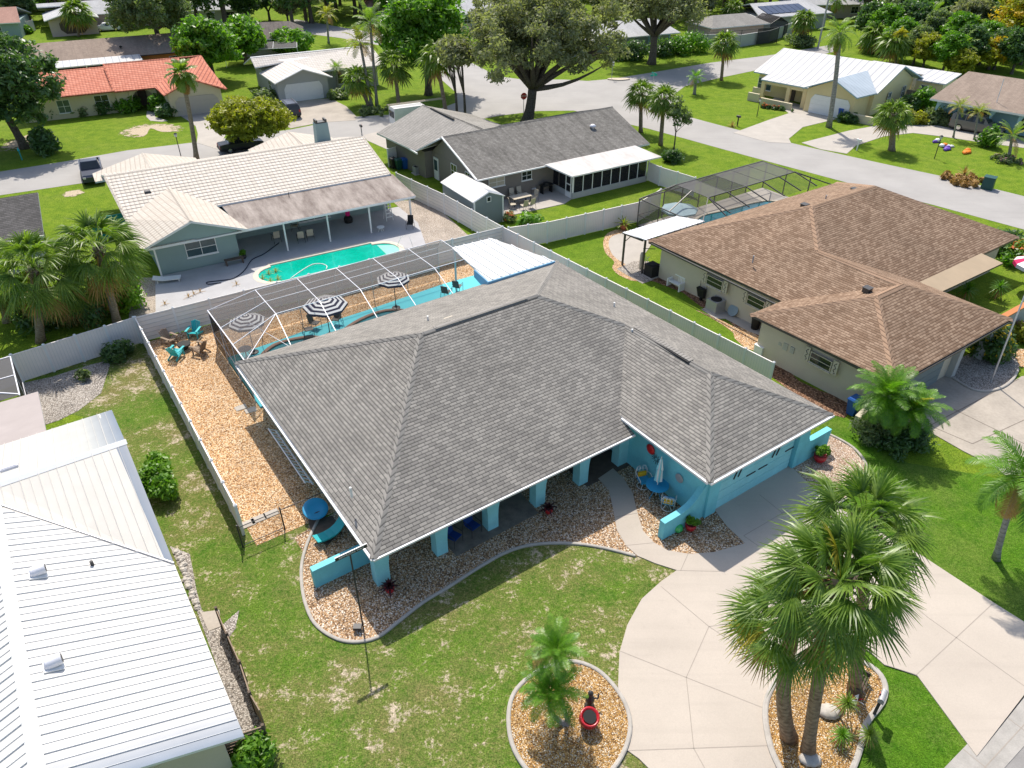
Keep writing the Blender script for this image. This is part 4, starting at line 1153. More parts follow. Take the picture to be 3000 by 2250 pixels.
sheet('gravel_yard', LP(MH, (-3.05, 6.1), (.9, 6.1), (.9, 27), (-3.1, 27)), .02, 'gravel_orange', th=.04)
sheet('gravel_poolside', LP(MH, (.9, 16.9), (23.3, 16.9), (23.3, 26), (.9, 27)), .02, 'gravel_orange', th=.04)
sheet('gravel_narrow', LP(MH, (21.0, -3.7), (24.6, -3.7), (24.0, 17), (21.0, 17)), .02, 'lawn_lush')
for i, (a, b_) in enumerate((((60,650),38), ((155,615),36), ((262,570),36))):
    pass
st_ = MB()
for (X, Y) in ((70,655),(160,612),(262,570)):
    c = MH.l(q('m', X, Y)); st_.prism([(c.x-.33,c.y-.2),(c.x+.33,c.y-.22),(c.x+.34,c.y+.2),(c.x-.32,c.y+.22)], .02, .05)
for (X, Y) in ((1950,540),(2030,560)):
    c = MH.l(q('k', X, Y)); st_.prism([(c.x-.3,c.y-.22),(c.x+.3,c.y-.25),(c.x+.33,c.y+.22),(c.x-.3,c.y+.2)], .02, .05)
st_.v = [tuple(MH.w(*p)) for p in st_.v]
tag(st_.build('stepping_stones', M['conc']), kind='structure')
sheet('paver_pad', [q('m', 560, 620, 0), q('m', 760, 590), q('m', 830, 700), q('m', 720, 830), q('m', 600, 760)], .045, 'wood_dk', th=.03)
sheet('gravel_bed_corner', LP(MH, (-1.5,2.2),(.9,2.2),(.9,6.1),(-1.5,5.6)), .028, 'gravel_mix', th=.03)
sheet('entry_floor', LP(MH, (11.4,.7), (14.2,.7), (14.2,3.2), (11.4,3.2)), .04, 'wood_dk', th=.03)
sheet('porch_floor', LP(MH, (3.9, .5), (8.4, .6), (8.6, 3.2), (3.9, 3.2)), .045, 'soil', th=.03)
# --- round island left, right bed
isl = smooth_loop([q('n', x, y) for x, y in ((870,730),(1050,800),(1190,930),(1300,1100),(1345,1290),(1300,1500),(1180,1690),(1000,1830),(780,1880),(560,1800),(400,1640),(300,1450),(270,1230),(300,1050),(380,930),(520,820),(700,750))], 3)
sheet('gravel_island', isl, .075, 'gravel_island', th=.09)
kerb('kerb_edging', isl, .15, .13, closed=True, label='round concrete edging of the island bed with the curved date palm')
isr = smooth_loop([q('q', x, y) for x, y in ((480,1085),(380,1140),(300,1220),(262,1320),(262,1420),(285,1540),(325,1640),(400,1760),(560,1800),(700,1720),(770,1560),(800,1430),(890,1310),(905,1220),(860,1140),(760,1085),(620,1065))], 3)
sheet('gravel_palm_bed', isr, .075, 'gravel_island', th=.09)
kerb('kerb_edging', isr, .2, .14, closed=True, label='wide kerb ring around the gravel bed under the big cabbage palms')

# ================================================================== MAIN HOUSE
hm = thing('house', 'low turquoise house with grey shingle hip roof and arched front porch, photo centre', 'house', MH.o, MH.a)
R1, R2 = (7.15, 8.65, 6.1), (14.05, 8.65, 6.1)
WJ, WA = (17.45, 5.3, 4.78), (17.75, -.4, 4.78)
E = 3.12; XR = 21.95
f_left = [(0, 0, 2.7), R1, (0, 16.6, 2.85)]
f_front = [(0, 0, 2.7), (13.5, 0, 2.7), (13.5, 1.1, E), WJ, R2, R1]
f_back = [(0, 16.6, 2.85), R1, R2, (XR-.3, 16.6, 2.95)]
f_right = [(XR-.3, 16.6, 2.95), R2, WJ, WA, (XR, -4.65, E)]
f_wl = [(13.5, 1.1, E), (13.5, -4.65, E), WA, WJ]
f_wf = [(13.5, -4.65, E), (XR, -4.65, E), WA]
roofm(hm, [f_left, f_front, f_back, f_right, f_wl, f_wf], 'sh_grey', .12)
caps(hm, [((0,0,2.7), R1), ((0,16.6,2.85), R1), (R1, R2), (R2, (XR-.3,16.6,2.95)), (R2, WJ), (WJ, WA), (WA, (13.5,-4.65,E)), (WA, (XR,-4.65,E))], 'sh_cap', .17)
walls(hm, [(.7, 4.6), (.7, 16.0), (21.1, 16.0), (21.1, -3.85), (14.2, -3.85), (14.2, 2.6), (5, 2.6), (5, 4.6)], 2.75, 'turq')
MB().box(21.1, -3.4, -.05, 21.14, 16, 2.7).build('bounce_cladding', M['cream'], hm)  # unseen cream cladding added to keep turquoise bounce light off the right fence
for (a, b_) in (((7.9, 8.65), (13.4, 8.65)),):
    MB().box(a[0], a[1]-.12, 6.02, b_[0], a[1]-.08, 6.09).build('ridge_vent', M['black'], hm)
    MB().box(a[0], a[1]-.10, 6.12, b_[0], a[1]+.14, 6.16).build('ridge_vent', M['sh_cap'], hm)
MB().box(17.48, .8, 4.74, 17.56, 4.8, 4.81).build('ridge_vent', M['black'], hm)
MB().box(17.57, .8, 4.80, 17.85, 4.8, 4.84).build('ridge_vent', M['sh_cap'], hm)
for t_, X, Y, z in (('m',910,400,3.95),('w',230,400,5.1),('w',1435,310,4.1),('w',1550,485,4.65)):
    p = MH.l(q(t_, X, Y, z)); pipe(hm, p.x, p.y, z-.12, .32, .05)
p = MH.l(q('w', 370, 395, 5.4)); MB().box(-.22, -.15, 0, .22, .15, .2).box(-.25,-.18,.2,.25,.18,.24).build('roof_vent', M['cream'], hm, loc=(p.x, p.y, 5.18))
# pillars with arched shoulders
def pillar(x0, x1, lf_, rt_, y=.95):
    b = MB(); d = .5; zt = 2.65
    prof = [(x0, 0), (x1, 0)]
    if rt_:
        for k in range(9):
            a = k / 8 * math.pi / 2; prof.append((x1 + rt_ * (1 - math.cos(a)) , .75 + (zt - .75) * math.sin(a)))
    prof.append((x1 + rt_, zt)); prof.append((x0 - lf_, zt))
    if lf_:
        for k in range(8, -1, -1):
            a = k / 8 * math.pi / 2; prof.append((x0 - lf_ * (1 - math.cos(a)), .75 + (zt - .75) * math.sin(a)))
    pf = [(x, y, z) for x, z in prof]; pb = [(x, y + d, z) for x, z in prof]
    n = len(b.v); k = len(prof); b.v += pf + pb
    tri = tessellate_polygon([[Vector((x, z, 0)) for x, z in prof]])
    for t_ in tri: b.f.append(tuple(n + i for i in t_)); b.m.append(0); b.f.append(tuple(n + k + i for i in reversed(t_))); b.m.append(0)
    for i in range(k): j = (i+1) % k; b.f.append((n+i, n+k+i, n+k+j, n+j)); b.m.append(0)
    o = b.build('pillar', M['turq_l'], hm)
    me = bmesh.new(); me.from_mesh(o.data); bmesh.ops.recalc_face_normals(me, faces=me.faces); me.to_mesh(o.data); me.free()
for x0, x1, a, b_ in ((.35,.95,0,.8),(3.2,3.75,.35,.9),(5.85,6.4,.35,.9),(8.5,9.05,.35,.9),(11.1,11.65,.35,.9),(13.6,14.2,.5,0)): pillar(x0, x1, a, b_)
MB().box(.36, .98, 2.5, 14.18, 1.40, 2.64).build('porch_beam', M['turq_l'], hm)
# garage front
gd = garage_door(hm, 17.95, -3.86, .04, 5.2, 2.2, 0, 'turq_l', 4)
hb = MB()
for x in (-1.75, .95):
    hb.hexa([(x,-.06,1.45),(x+.05,-.06,1.45),(x+.19,-.06,1.85),(x+.14,-.06,1.85)],[(x,-.10,1.45),(x+.05,-.10,1.45),(x+.19,-.10,1.85),(x+.14,-.10,1.85)])
    hb.hexa([(x+.30,-.06,1.45),(x+.35,-.06,1.45),(x+.49,-.06,1.85),(x+.44,-.06,1.85)],[(x+.30,-.10,1.45),(x+.35,-.10,1.45),(x+.49,-.10,1.85),(x+.44,-.10,1.85)])
for x, z in ((-.75,1.1),(.1,1.1),(2.0,1.3)): hb.box(x,-.09,z,x+.62,-.055,z+.05)
hb.build('door_hardware', M['dark'], gd)
MB().box(20.65, -4.1, -.05, 21.05, -3.6, 2.9).build('garage_pier', M['turq'], hm)
MB().box(14.5, -4.02, -.05, 15.2, -3.8, 2.9).build('garage_pier', M['turq'], hm)
window(hm, .68, 9.8, 1.2, 1.2, .9, -math.pi/2)
MB().box(12.1, 2.50, 0, 13.05, 2.6, 2.1).build('front_door', M['wood_dk'], hm)
window(hm, 7.4, 2.58, .8, 2.2, 1.3, 0); window(hm, 10.3, 2.58, .8, 1.4, 1.3, 0)
for x, c in ((14.12, -2.75),):
    p = MB(); p.lathe([(.05,0),(.2,.02),(.24,.05),(.2,.07)], n=18); p.rot('Y', -math.pi/2)
    tag(p.build('wall_ornament', M['metal'], hm, loc=(14.19, -2.5, 1.55)))
ladybug = MB().lathe([(.03,0),(.26,.02),(.28,.05),(.2,.1),(.05,.13)], n=20); ladybug.rot('Y', -math.pi/2)
o = ladybug.build('wall_plaque', M['lightred'], None, True); q0 = MH.w(14.18, -.55, 1.95); o.location = q0; o.rotation_euler = (0, 0, MH.a)
tag(o, 'round red plaque on the turquoise wall above the bistro table', 'wall decoration')
sunp = MB()
for k in range(12):
    a = k * math.pi / 6; sunp.tube([(0, math.cos(a)*.08, math.sin(a)*.08), (0, math.cos(a)*.3, math.sin(a)*.3)], .012, 4)
o = sunp.build('sun_ornament', M['dark']); o.location = MH.w(14.17, -.95, 1.6); o.rotation_euler = (0, 0, MH.a); tag(o, 'dark metal starburst ornament beside the red wall plaque', 'wall decoration')
# gutter along the front eave
MB().box(-.02, -.08, 2.60, 13.5, -.005, 2.69).box(13.40, -4.6, 3.0, 13.495, .9, 3.1).box(13.5, -4.75, 3.0, XR, -4.655, 3.1).box(-.1, 0, 2.6, -.005, 16.5, 2.68).build('gutter', M['fascia'], hm)
MB().tube([(13.45, .95, 3.0), (13.45, .6, 2.9), (13.6, .5, 2.85)], .035, 6).build('downspout', M['fascia'], hm)
for ch_ in list(hm.children):
    if ch_.name.split('.')[0] in ('roof','ridge_cap','ridge_vent','vent_pipe','roof_vent','gutter','downspout'): ch_.location.z += .11
# low walls
def lowwall(label, prof, y, th=.3, mat='turq'):
    t = MB(); pf = [(x, y - th/2, z) for x, z in prof]; pb = [(x, y + th/2, z) for x, z in prof]; k = len(prof)
    t.v += pf + pb
    for t_ in tessellate_polygon([[Vector((x, z, 0)) for x, z in prof]]):
        t.f.append(tuple(t_)); t.m.append(0); t.f.append(tuple(k + i for i in reversed(t_))); t.m.append(0)
    for i in range(k): j = (i+1) % k; t.f.append((i, k+i, k+j, j)); t.m.append(0)
    o = t.build('garden_wall', M[mat], None, loc=MH.o, rz=MH.a)
    me = bmesh.new(); me.from_mesh(o.data); bmesh.ops.recalc_face_normals(me, faces=me.faces); me.to_mesh(o.data); me.free()
    return tag(o, label, 'garden wall')
lowwall('low turquoise block wall at the left end of the porch under the street sign', [(-1.8, 0), (.7, 0), (.7, 1.05), (-1.8, 1.05)], 2.5)
lowwall('turquoise wall sweeping down beside the bistro chairs at the garage corner', [(11.95,0),(14.9,0),(14.9,2.3),(14.5,2.2),(14.2,1.9),(13.9,1.5),(13.5,1.2),(13.0,1.08),(11.95,1.05)], -3.75)
lowwall('turquoise wall with a rounded end to the right of the garage door', [(21.0,0),(23.4,0),(23.4,1.3),(21.9,1.3),(21.65,1.36),(21.5,1.6),(21.4,2.2),(21.05,2.4)], -3.95)
# ladder stored on the side wall
ld = thing('ladder', 'long aluminium ladder hung along the side wall above the orange gravel', 'ladder', MH.w(.55, 7.6, .9), MH.a + math.pi/2)
for z in (0, .42): MB().box(0, -.03, z, 5.0, .03, z+.07).build('rail', M['alum'], ld)
rb = MB()
for k in range(17): rb.box(.12+k*.3, -.02, .06, .17+k*.3, .02, .42)
rb.build('rungs', M['alum'], ld); ld.rotation_euler = (-.9, 0, MH.a + math.pi/2); ld.location = MH.w(.35, 7.6, .75)
# ---- pool deck, pool, spa, cage
deckL = [(.55,16.0),(21.3,16.0),(21.3,22.9),(16.5,23.1),(13.5,22.9),(10.5,22.7),(7.0,22.6),(4,22.3),(.55,22.1)]
poolL = smooth_loop([(2.2,20.0),(2.35,21.1),(3.5,21.95),(4.8,21.95),(5.9,21.5),(6.6,20.75),(7.3,20.7),(8.1,21.3),(9.4,21.85),(10.9,22.05),(12.0,21.6),(12.6,20.6),(12.5,19.3),(11.6,18.0),(9.5,17.3),(6,17.2),(3.4,17.7),(2.4,18.7)], 3)
spaL = [Vector((13.95 + 1.15*math.cos(a), 20.0 + 1.15*math.sin(a), 0)) for a in np.linspace(0, 2*math.pi, 25)[:-1]]
W3 = lambda L: [MH.w(p[0], p[1]) for p in L]
holed('pool_deck', W3(deckL), [W3(poolL), W3(spaL)], .12, 'deck', .14)
def ringkerb(nm, loop, mat, w, label, z=.02, h=.15):
    return kerb(nm, loop, w, h, mat, True, label, 'pool edge')
ringkerb('pool_coping', W3(poolL), 'coping', .26, 'brick coping around the dark kidney shaped pool inside the screen cage')
ringkerb('spa_coping', W3(spaL), 'coping', .26, 'round brick coping of the spa beside the caged pool', h=.2)
sheet('pool_water', W3(poolL), .045, 'pool_dark')
sheet('spa_water', W3(spaL), .06, 'pool_dark')
cg = thing('pool_cage', 'large pool cage with white frame behind the grey shingle roof', 'pool enclosure', MH.o, MH.a)
fx = [3.4, 6.1, 8.75, 11.35, 14.0, 16.6]
YB, YT, YF, YE, ZT, ZE = 23.9, 23.3, 19.7, 16.65, 3.4, 2.72
def bm_(a, b_, w=.05): beam(cg, a, b_, w * .72)
for x in fx:
    bm_((x, YT, ZT), (x, YF, ZT), .055); bm_((x, YF, ZT), (x - .3, YE, ZE), .055); bm_((x, YT, ZT), (x, YB, 2.6), .05); beam(cg, (x, YB, 2.6), (x, YB, .05), .045, 'metal')
bm_((3.4, YT, ZT), (16.6, YT, ZT)); bm_((3.4, YF, ZT), (16.6, YF, ZT)); bm_((3.4, 21.5, ZT), (16.6, 21.5, ZT), .035)
bm_((.5, YB, 2.6), (16.6, YB, 2.6)); bm_((.5, YB, 1.0), (16.6, YB, 1.0), .035); bm_((.5, YE, ZE), (.5, YB, 2.6), .08); bm_((.5, YE, 1.0), (.5, YB, 1.0), .035)
bm_((.5, YB, 2.6), (3.4, YT, ZT)); bm_((.5, 19.0, 2.65), (3.4, YF, ZT)); bm_((.5, 21.3, 2.63), (3.4, 21.5, ZT)); bm_((.5, YE+.1, 2.7), (3.4, YF, ZT)); bm_((1.95, 20.2, 3.02), (3.1, YE, ZE), .03)
for y in (YB, 21.5, 19.2, YE+.05): beam(cg, (.5, y, 0.02), (.5, y, 2.65), .045)
bm_((.5, 19.2, .05), (.5, 21.5, 2.6), .03); bm_((.5, 19.2, .05), (.5, YE, 2.6), .03)
bm_((.7, YE-.35, 2.7), (16.6, YE-.35, 2.7), .06)
for a, b_ in zip(fx[:-1], fx[1:]):
    for y0, y1 in ((YT, 21.5), (21.5, YF)): panel(cg, [(a, y0, ZT), (b_, y0, ZT), (b_, y1, ZT), (a, y1, ZT)], 'screen')
    panel(cg, [(a, YF, ZT-.01), (b_, YF, ZT-.01), (b_-.3, YE, ZE), (a-.3, YE, ZE)], 'screen_f')
    panel(cg, [(a, YB, 2.6), (b_, YB, 2.6), (b_, YT, ZT), (a, YT, ZT)], 'screen')
    panel(cg, [(a, YB, .1), (b_, YB, .1), (b_, YB, 2.6), (a, YB, 2.6)], 'screen')
panel(cg, [(.5, YB, .1), (3.4, YB, .1), (3.4, YB, 2.6), (.5, YB, 2.6)], 'screen')
panel(cg, [(.5, YB, 2.6), (3.4, YB, 2.6), (3.4, YT, ZT)], 'screen')
panel(cg, [(.5, YB, 2.6), (3.4, YT, ZT), (3.4, YF, ZT), (.5, 19.2, 2.65)], 'screen')
panel(cg, [(.5, 19.2, 2.65), (3.4, YF, ZT), (.5, YE, ZE)], 'screen'); panel(cg, [(.5, YE, ZE), (3.4, YF, ZT), (3.1, YE, ZE)], 'screen_f')
for y0, y1 in ((YB, 21.5), (21.5, 19.2), (19.2, YE)): panel(cg, [(.5, y0, .1), (.5, y1, .1), (.5, y1, 2.6), (.5, y0, 2.6)], 'screen_s')
# lanai roof
lr = thing('lanai_roof', 'flat white ribbed patio roof with a blue side panel behind the grey shingle roof', 'patio cover', MH.o, MH.a)
fl_ = [(15.75, 15.96, 3.5), (20.95, 15.96, 3.5), (19.6, 21.5, 3.45), (16.5, 21.7, 3.45)]
MB().slab(fl_, .08, 0, 1).build('roof', [M['corr'], M['fascia']], lr)
seams(lr, fl_, .33, 'white', .07, .05, 'roof_ribs')
MB().hexa([(15.75,15.88,2.7),(20.95,15.88,2.7),(20.95,15.94,2.7),(15.75,15.94,2.7)],[(15.75,15.88,3.5),(20.95,15.88,3.5),(20.95,15.94,3.5),(15.75,15.94,3.5)]).hexa([(15.69,15.9,2.7),(15.74,15.9,2.7),(16.0,18,2.9),(15.95,18,2.9)],[(15.69,15.9,3.48),(15.74,15.9,3.48),(16.0,18,3.42),(15.95,18,3.42)]).build('side_panel', M['turq_p'], lr)
for x, y in ((16.2,17.0),(20.6,17.0),(19.4,21.3),(16.6,21.5)): MB().box(x-.05,y-.05,0,x+.05,y+.05,3.4).build('post', M['alum'], lr)
# furniture in the cage
for i, (X, Y, r_, lab) in enumerate(((400,1195,1.08,'striped umbrella nearest the left end of the pool cage'), (1015,1055,1.38,'striped umbrella over the chairs between the two pool curves'), (1550,835,1.12,'striped umbrella nearest the spa'))):
    p = q('f', X, Y, .12); striped_umbrella(lab, p, r_, 2.2, MH.a + .4 * i)
round_table('small dark table under the left striped umbrella', MH.w(1.6, 21.5, .12), .4, .6)
for X, Y, rz, lab in ((900,1000,.6,'dark sling chair left of the middle umbrella stand'), (1070,970,-.8,'dark sling chair right of the middle umbrella stand'), (850,1050,1.4,'dark sling chair closest to the roof edge by the middle umbrella')):
    patio_chair(lab, q('f', X, Y, .12), MH.a + rz, 'bronze', 'bronze', 'dark chairs on the turquoise pool deck')
for X, Y, lab in ((2050,700,'dark lounge chair under the lanai roof edge'), (1960,745,'dark lounge chair beside the spa at the edge of the lanai')):
    patio_chair(lab, q('f', X, Y, .12), MH.a + 2.2, 'bronze', 'bronze', 'dark chairs by the spa')
# fire pit chairs
fp = q('e', 1420, 1640)
def fpx(t_, X, Y): return q(t_, X, Y, .03)
cf = fpx('k', 1500, 60)
for t_, X, Y, mat, lab in (('e',1580,1620,'teal','teal garden chair at the back of the fire pit ring beside the cage'), ('k',1440,120,'teal','teal garden chair with its back to the camera at the fire pit'), ('k',1620,90,'wood','grey brown garden chair closest to the pool cage'), ('k',1390,20,'wood','grey brown garden chair beside the white fence corner')):
    p = fpx(t_, X, Y); a = math.atan2(cf.y - p.y, cf.x - p.x) + math.pi/2
    adirondack(lab, p, a, mat, 'garden chairs around the fire pit', 1.0)
fpit = thing('fire_pit', 'small dark fire bowl between the four garden chairs', 'fire pit', cf)
MB().lathe([(.15,0),(.35,.2),(.42,.38),(.38,.4)], n=18).build('bowl', M['black'], fpit)
# bistro set
iron_chair('white iron swivel chair with yellow pillow left of the blue bistro table', q('o', 690, 660, .05), MH.a - .3 + math.pi*0, 'white iron chairs')
iron_chair('white iron swivel chair with yellow pillow nearest the low turquoise wall', q('o', 900, 845, .05), MH.a + math.pi*1.0 - 1.1 + .2, 'white iron chairs')
bt = round_table('round blue bistro table with a furled umbrella through it', q('o', 800, 745, .05), .55, .72, 'blue_b')
um = thing('furled_umbrella', 'furled pale blue striped umbrella standing in the bistro table', 'umbrella', q('o', 800, 745, .05))
MB().tube([(0,0,.05),(0,0,2.45)], .025, 8).build('pole', M['white'], um)
ub = MB()
for k in range(10):
    a0, a1 = 2*math.pi*k/10, 2*math.pi*(k+1)/10
    for z0, z1, r0, r1 in ((1.0,1.7,.17,.15),(1.7,2.35,.15,.05)):
        ub.poly([(r0*math.cos(a0)*(1.2 if k%2 else .8),r0*math.sin(a0)*(1.2 if k%2 else .8),z0),(r0*math.cos(a1)*(.8 if k%2 else 1.2),r0*math.sin(a1)*(.8 if k%2 else 1.2),z0),(r1*math.cos(a1),r1*math.sin(a1),z1),(r1*math.cos(a0),r1*math.sin(a0),z1)], k % 2)
ub.build('canopy', [M['white'], M['turq_l']], um)
# side seats
pp = thing('papasan_chair', 'round blue cushioned chair on the gravel beside the side wall', 'chair', q('m', 620, 570, .03), MH.a)
MB().lathe([(.15,.28),(.45,.36),(.58,.52),(.55,.55),(.3,.45),(.05,.42)], n=22).build('cushion', M['blue_b'], pp, True).rotation_euler = (.35, 0, 0)
MB().lathe([(.32,0),(.34,.03),(.2,.22),(.34,.36)], n=16).build('base', M['dark'], pp)
lg = thing('curved_lounger', 'curved turquoise lounge seat on the paver pad at the porch corner', 'lounger', q('m', 765, 740, .05), MH.a + .1)
pr = [(-.85,.34),(-.6,.26),(-.3,.22),(0,.24),(.25,.34),(.45,.52),(.58,.72)]
b = MB()
for (x0,z0),(x1,z1) in zip(pr[:-1], pr[1:]): b.hexa([(x0,-.27,z0-.07),(x1,-.27,z1-.07),(x1,.27,z1-.07),(x0,.27,z0-.07)],[(x0,-.27,z0),(x1,-.27,z1),(x1,.27,z1),(x0,.27,z0)])
b.build('seat', M['teal'], lg); MB().tube([(-.4,-.25,0),(-.4,-.25,.2)],.02,6).tube([(-.4,.25,0),(-.4,.25,.2)],.02,6).tube([(.3,-.25,0),(.25,-.25,.3)],.02,6).tube([(.3,.25,0),(.25,.25,.3)],.02,6).build('legs', M['dark'], lg)
patio_chair('blue cushioned chair under the porch arch nearest the corner', q('m', 1745, 800, .05), MH.a + .35, 'dark', 'navy', 'blue porch chairs')
patio_chair('blue cushioned chair under the porch beside the third pillar', q('m', 1895, 715, .05), MH.a + .2, 'dark', 'navy', 'blue porch chairs')
# pots
M['darkred'] = leaf('leaf_burgundy', (.04, .012, .015), (.09, .02, .03), .1, .5)
potted('red pot with dark spiky plant at the corner pillar', q('m', 1225, 1200, .03), .2, .34, 1, 'darkred', .27, .5, 'red', 'spiky')
potted('red pot with dark spiky plant beside the fourth pillar', q('D', 1185, 1108, .03), .2, .34, 2, 'darkred', .25, .5, 'red', 'spiky')
potted('red pot with yellow green leaves against the sweeping turquoise wall', q('o', 1095, 1035, .03), .26, .36, 3, 'lush', .3, .35)
potted('red pot with broad green leaves on the pinkish gravel by the right wall', q('r', 300, 905, .03), .33, .42, 4, 'lush', .42, .55)
go = MB().lathe([(.05,0),(.17,.06),(.22,.2),(.17,.34),(.05,.4)], n=18).build('glass_orb', flat('glass_green', (.03,.45,.12), .15, .6)); go.location = q('o', 990, 1050, .03); tag(go, 'small bright green ornament on the gravel below the sweeping wall', 'garden ornament')
rp = pot('tipped_pot', 'large empty red urn tipped over on the island gravel', q('n', 965, 1275, .075), .35, .55, 'red', cat='urn')
for ch in rp.children: ch.rotation_euler = (.22, .1, 0); ch.location = (0, .05, .06)
mo = MB().lathe([(.05,.571),(.235,.573)], n=18).build('mouth', M['black'], rp); mo.rotation_euler = (.22, .1, 0); mo.location = (0, .05, .06)
fg = thing('garden_statue', 'small dark figure statue standing behind the tipped red urn', 'statue', q('n', 985, 1120, .05))
MB().lathe([(.17,0),(.19,.05),(.1,.12),(.09,.3),(.16,.45),(.13,.6),(.05,.68),(.09,.76),(.1,.86),(.04,.94)], n=14).build('figure', M['dark'], fg, True)
MB().tube([(.12,0,.55),(.28,.05,.45),(.3,.1,.62)], .035, 6).tube([(-.12,0,.55),(-.26,.08,.5)], .035, 6).build('arms', M['dark'], fg, True)
sp_ = thing('spotlight', 'small black landscape spotlight on the gravel near the sign post', 'light', q('m', 965, 1510, .03), 0)
MB().box(-.16,-.12,.12,.16,.12,.26).build('lamp_head', M['dark'], sp_); MB().tube([(0,0,0),(0,0,.14)], .02, 6).build('stake', M['dark'], sp_)
# street sign on its tall pole
sb = Vector((q('D', 785, 1357).x, q('D', 785, 1357).y, 0)); stp = up('D', 756, 1196, sb)
sg = thing('street_sign', 'tall thin post with a narrow black street name sign in front of the porch', 'street sign', sb)
MB().tube([(0,0,-.05), tuple(stp - sb)], .032, 8).build('post', M['dark'], sg)
sz = (stp - sb)
pl = MB().box(-.62,-.02,0,.62,.02,.17).build('sign_plate', M['dark'], sg, loc=(sz.x+.05, sz.y, sz.z - .02), rz=MH.a)
MB().box(-.63,-.022,.17,.63,.022,.176).build('edge', M['white'], pl)
text_mesh('BERMUDAS WAY', .13, 'white', pl, (0, -.024, .085), (math.pi/2, 0, 0))
# gate
gt = thing('chain_link_gate', 'black chain link gate between the white side fence and the house', 'gate', MH.o, MH.a)
ga = MH.l(q('m', 35, 840)); gc = MH.l(q('m', 370, 690))
yy = (ga.y + gc.y) / 2
for x in (ga.x, gc.x): MB().tube([(x, yy, -.05), (x, yy, 1.35)], .035, 8).build('post', M['dark'], gt)
MB().tube([(ga.x+.08, yy, 1.2),(gc.x-.08, yy, 1.2),(gc.x-.08, yy, .1),(ga.x+.08, yy, .1),(ga.x+.08, yy, 1.2)], .022, 6).build('gate_frame', M['dark'], gt)
MB().poly([(ga.x+.08, yy, .1),(gc.x-.08, yy, .1),(gc.x-.08, yy, 1.2),(ga.x+.08, yy, 1.2)]).build('mesh_panel', screenmat('chain_mesh', (.1,.1,.1), .18), gt)
MB().tube([(gc.x, yy, 1.2),(.68, yy, 1.2)], .022, 6).build('rail', M['dark'], gt)
# fences of the plot
c1 = MH.w(-3.2, 27.2); c2_ = MH.w(-3.3, 7.1); c3 = MH.w(23.6, 26.0)
vfence('long white vinyl fence between the orange gravel yard and the left lawn', [c2_, c1])
vfence('white slatted vinyl fence behind the pool cage, in front of the green pool yard', [c1, c3], mat='vinyl_h', seg=2.2)
vfence('white vinyl fence running along the right side of the grey shingle house', [c3, MH.w(25.3, 1.2)])
vfence('shaded white vinyl fence crossing behind the left neighbour lawn', [MH.w(-3.3, 27.1), q('D', 50, 860-35, 0), q('D', -60, 870, 0)], h=1.9)
vfence('white slatted fence between the green pool yard and the grey house shed', [c3, MH.w(23.4, 34.7), MH.w(22.6, 42)], mat='vinyl_h', seg=2.2)
F8 = Fr(q('g', 265, 630, 2.6), 32.3)
fa = F8.l(q('g', 835, 1140)); 
vfence('white vinyl fence in front of the grey house patio, beside the long lawn', [MH.w(23.9, 25.6), q('g', 835, 1140), q('g', 1570, 970), q('g', 1760, 700, 1.83)])
vfence('white vinyl fence with a gate frame right of the screened porch', [q('g', 1665, 480, 1.83), q('g', 1760, 520, 1.83), q('g', 2040, 605, 1.83)], seg=2.2)
# ================================================================== BROWN HOUSE (right)
FB = Fr(q('j', 1080, 1290, 2.8), 34.7)
hb_ = thing('house', 'tan stucco house with brown shingle hip roof right of the middle house', 'house', FB.o, FB.a)
e_ = 2.8; P1, P2, P3_ = (4.1, 4.6, 4.5), (6.7, 4.6, 4.5), (6.55, 10.4, 4.55); Q1, Q2 = (9.9, 13.7, 5.7), (17.0, 13.6, 5.7)
roofm(hb_, [[(-.5,0,e_),(11.4,0,e_),P2,P1], [(-.5,0,e_),P1,(-.9,9.2,e_)], [(-.9,9.2,e_),P1,P2,(2.0,9.2,e_)], [(11.4,0,e_),(11.4,5.7,e_),P3_,P2],
  [(2.0,9.2,e_),P2,P3_,Q1,(1.6,20.6,e_)], [P3_,(11.4,5.7,e_),(24,5.7,e_),Q2,Q1], [(24,5.7,e_),(23.2,20.3,e_),Q2], [(1.6,20.6,e_),Q1,Q2,(23.2,20.3,e_)]], 'sh_brown', .16, 'bronze')
caps(hb_, [((-.5,0,e_),P1), (P1,P2), ((11.4,0,e_),P2), ((-.9,9.2,e_),P1), (P2,P3_), (P3_,Q1), (Q1,Q2), ((24,5.7,e_),Q2), ((1.6,20.6,e_),Q1), ((23.2,20.3,e_),Q2)], 'sh_bcap', .24)
walls(hb_, [(-.0,.7),(7.2,.7),(7.2,4.2),(10.8,4.2),(10.8,6.4),(23.3,6.4),(22.5,19.8),(2.2,19.8),(2.5,9.0),(-.3,8.7)], 2.74, 'cream')
MB().slab([(11.4,4.45,2.6),(19.2,4.35,2.6),(18.9,6.3,2.92),(11.4,6.3,2.92)], .12, 0, 1).build('porch_roof', [M['membrane3'], M['dark']], hb_)
garage_door(hb_, 3.6+.0, .69, .02, 4.9, 2.1, 0, 'slate')
for x in (7.5, 10.9): MB().box(x-.45, .35, -.05, x, .85, 2.72).build('pillar', M['greyst'], hb_)
window(hb_, 9.2, 4.19, .9, 1.5, 1.2, 0, pane='glass_b')
sh_ = [('j',475,1110,.0)]
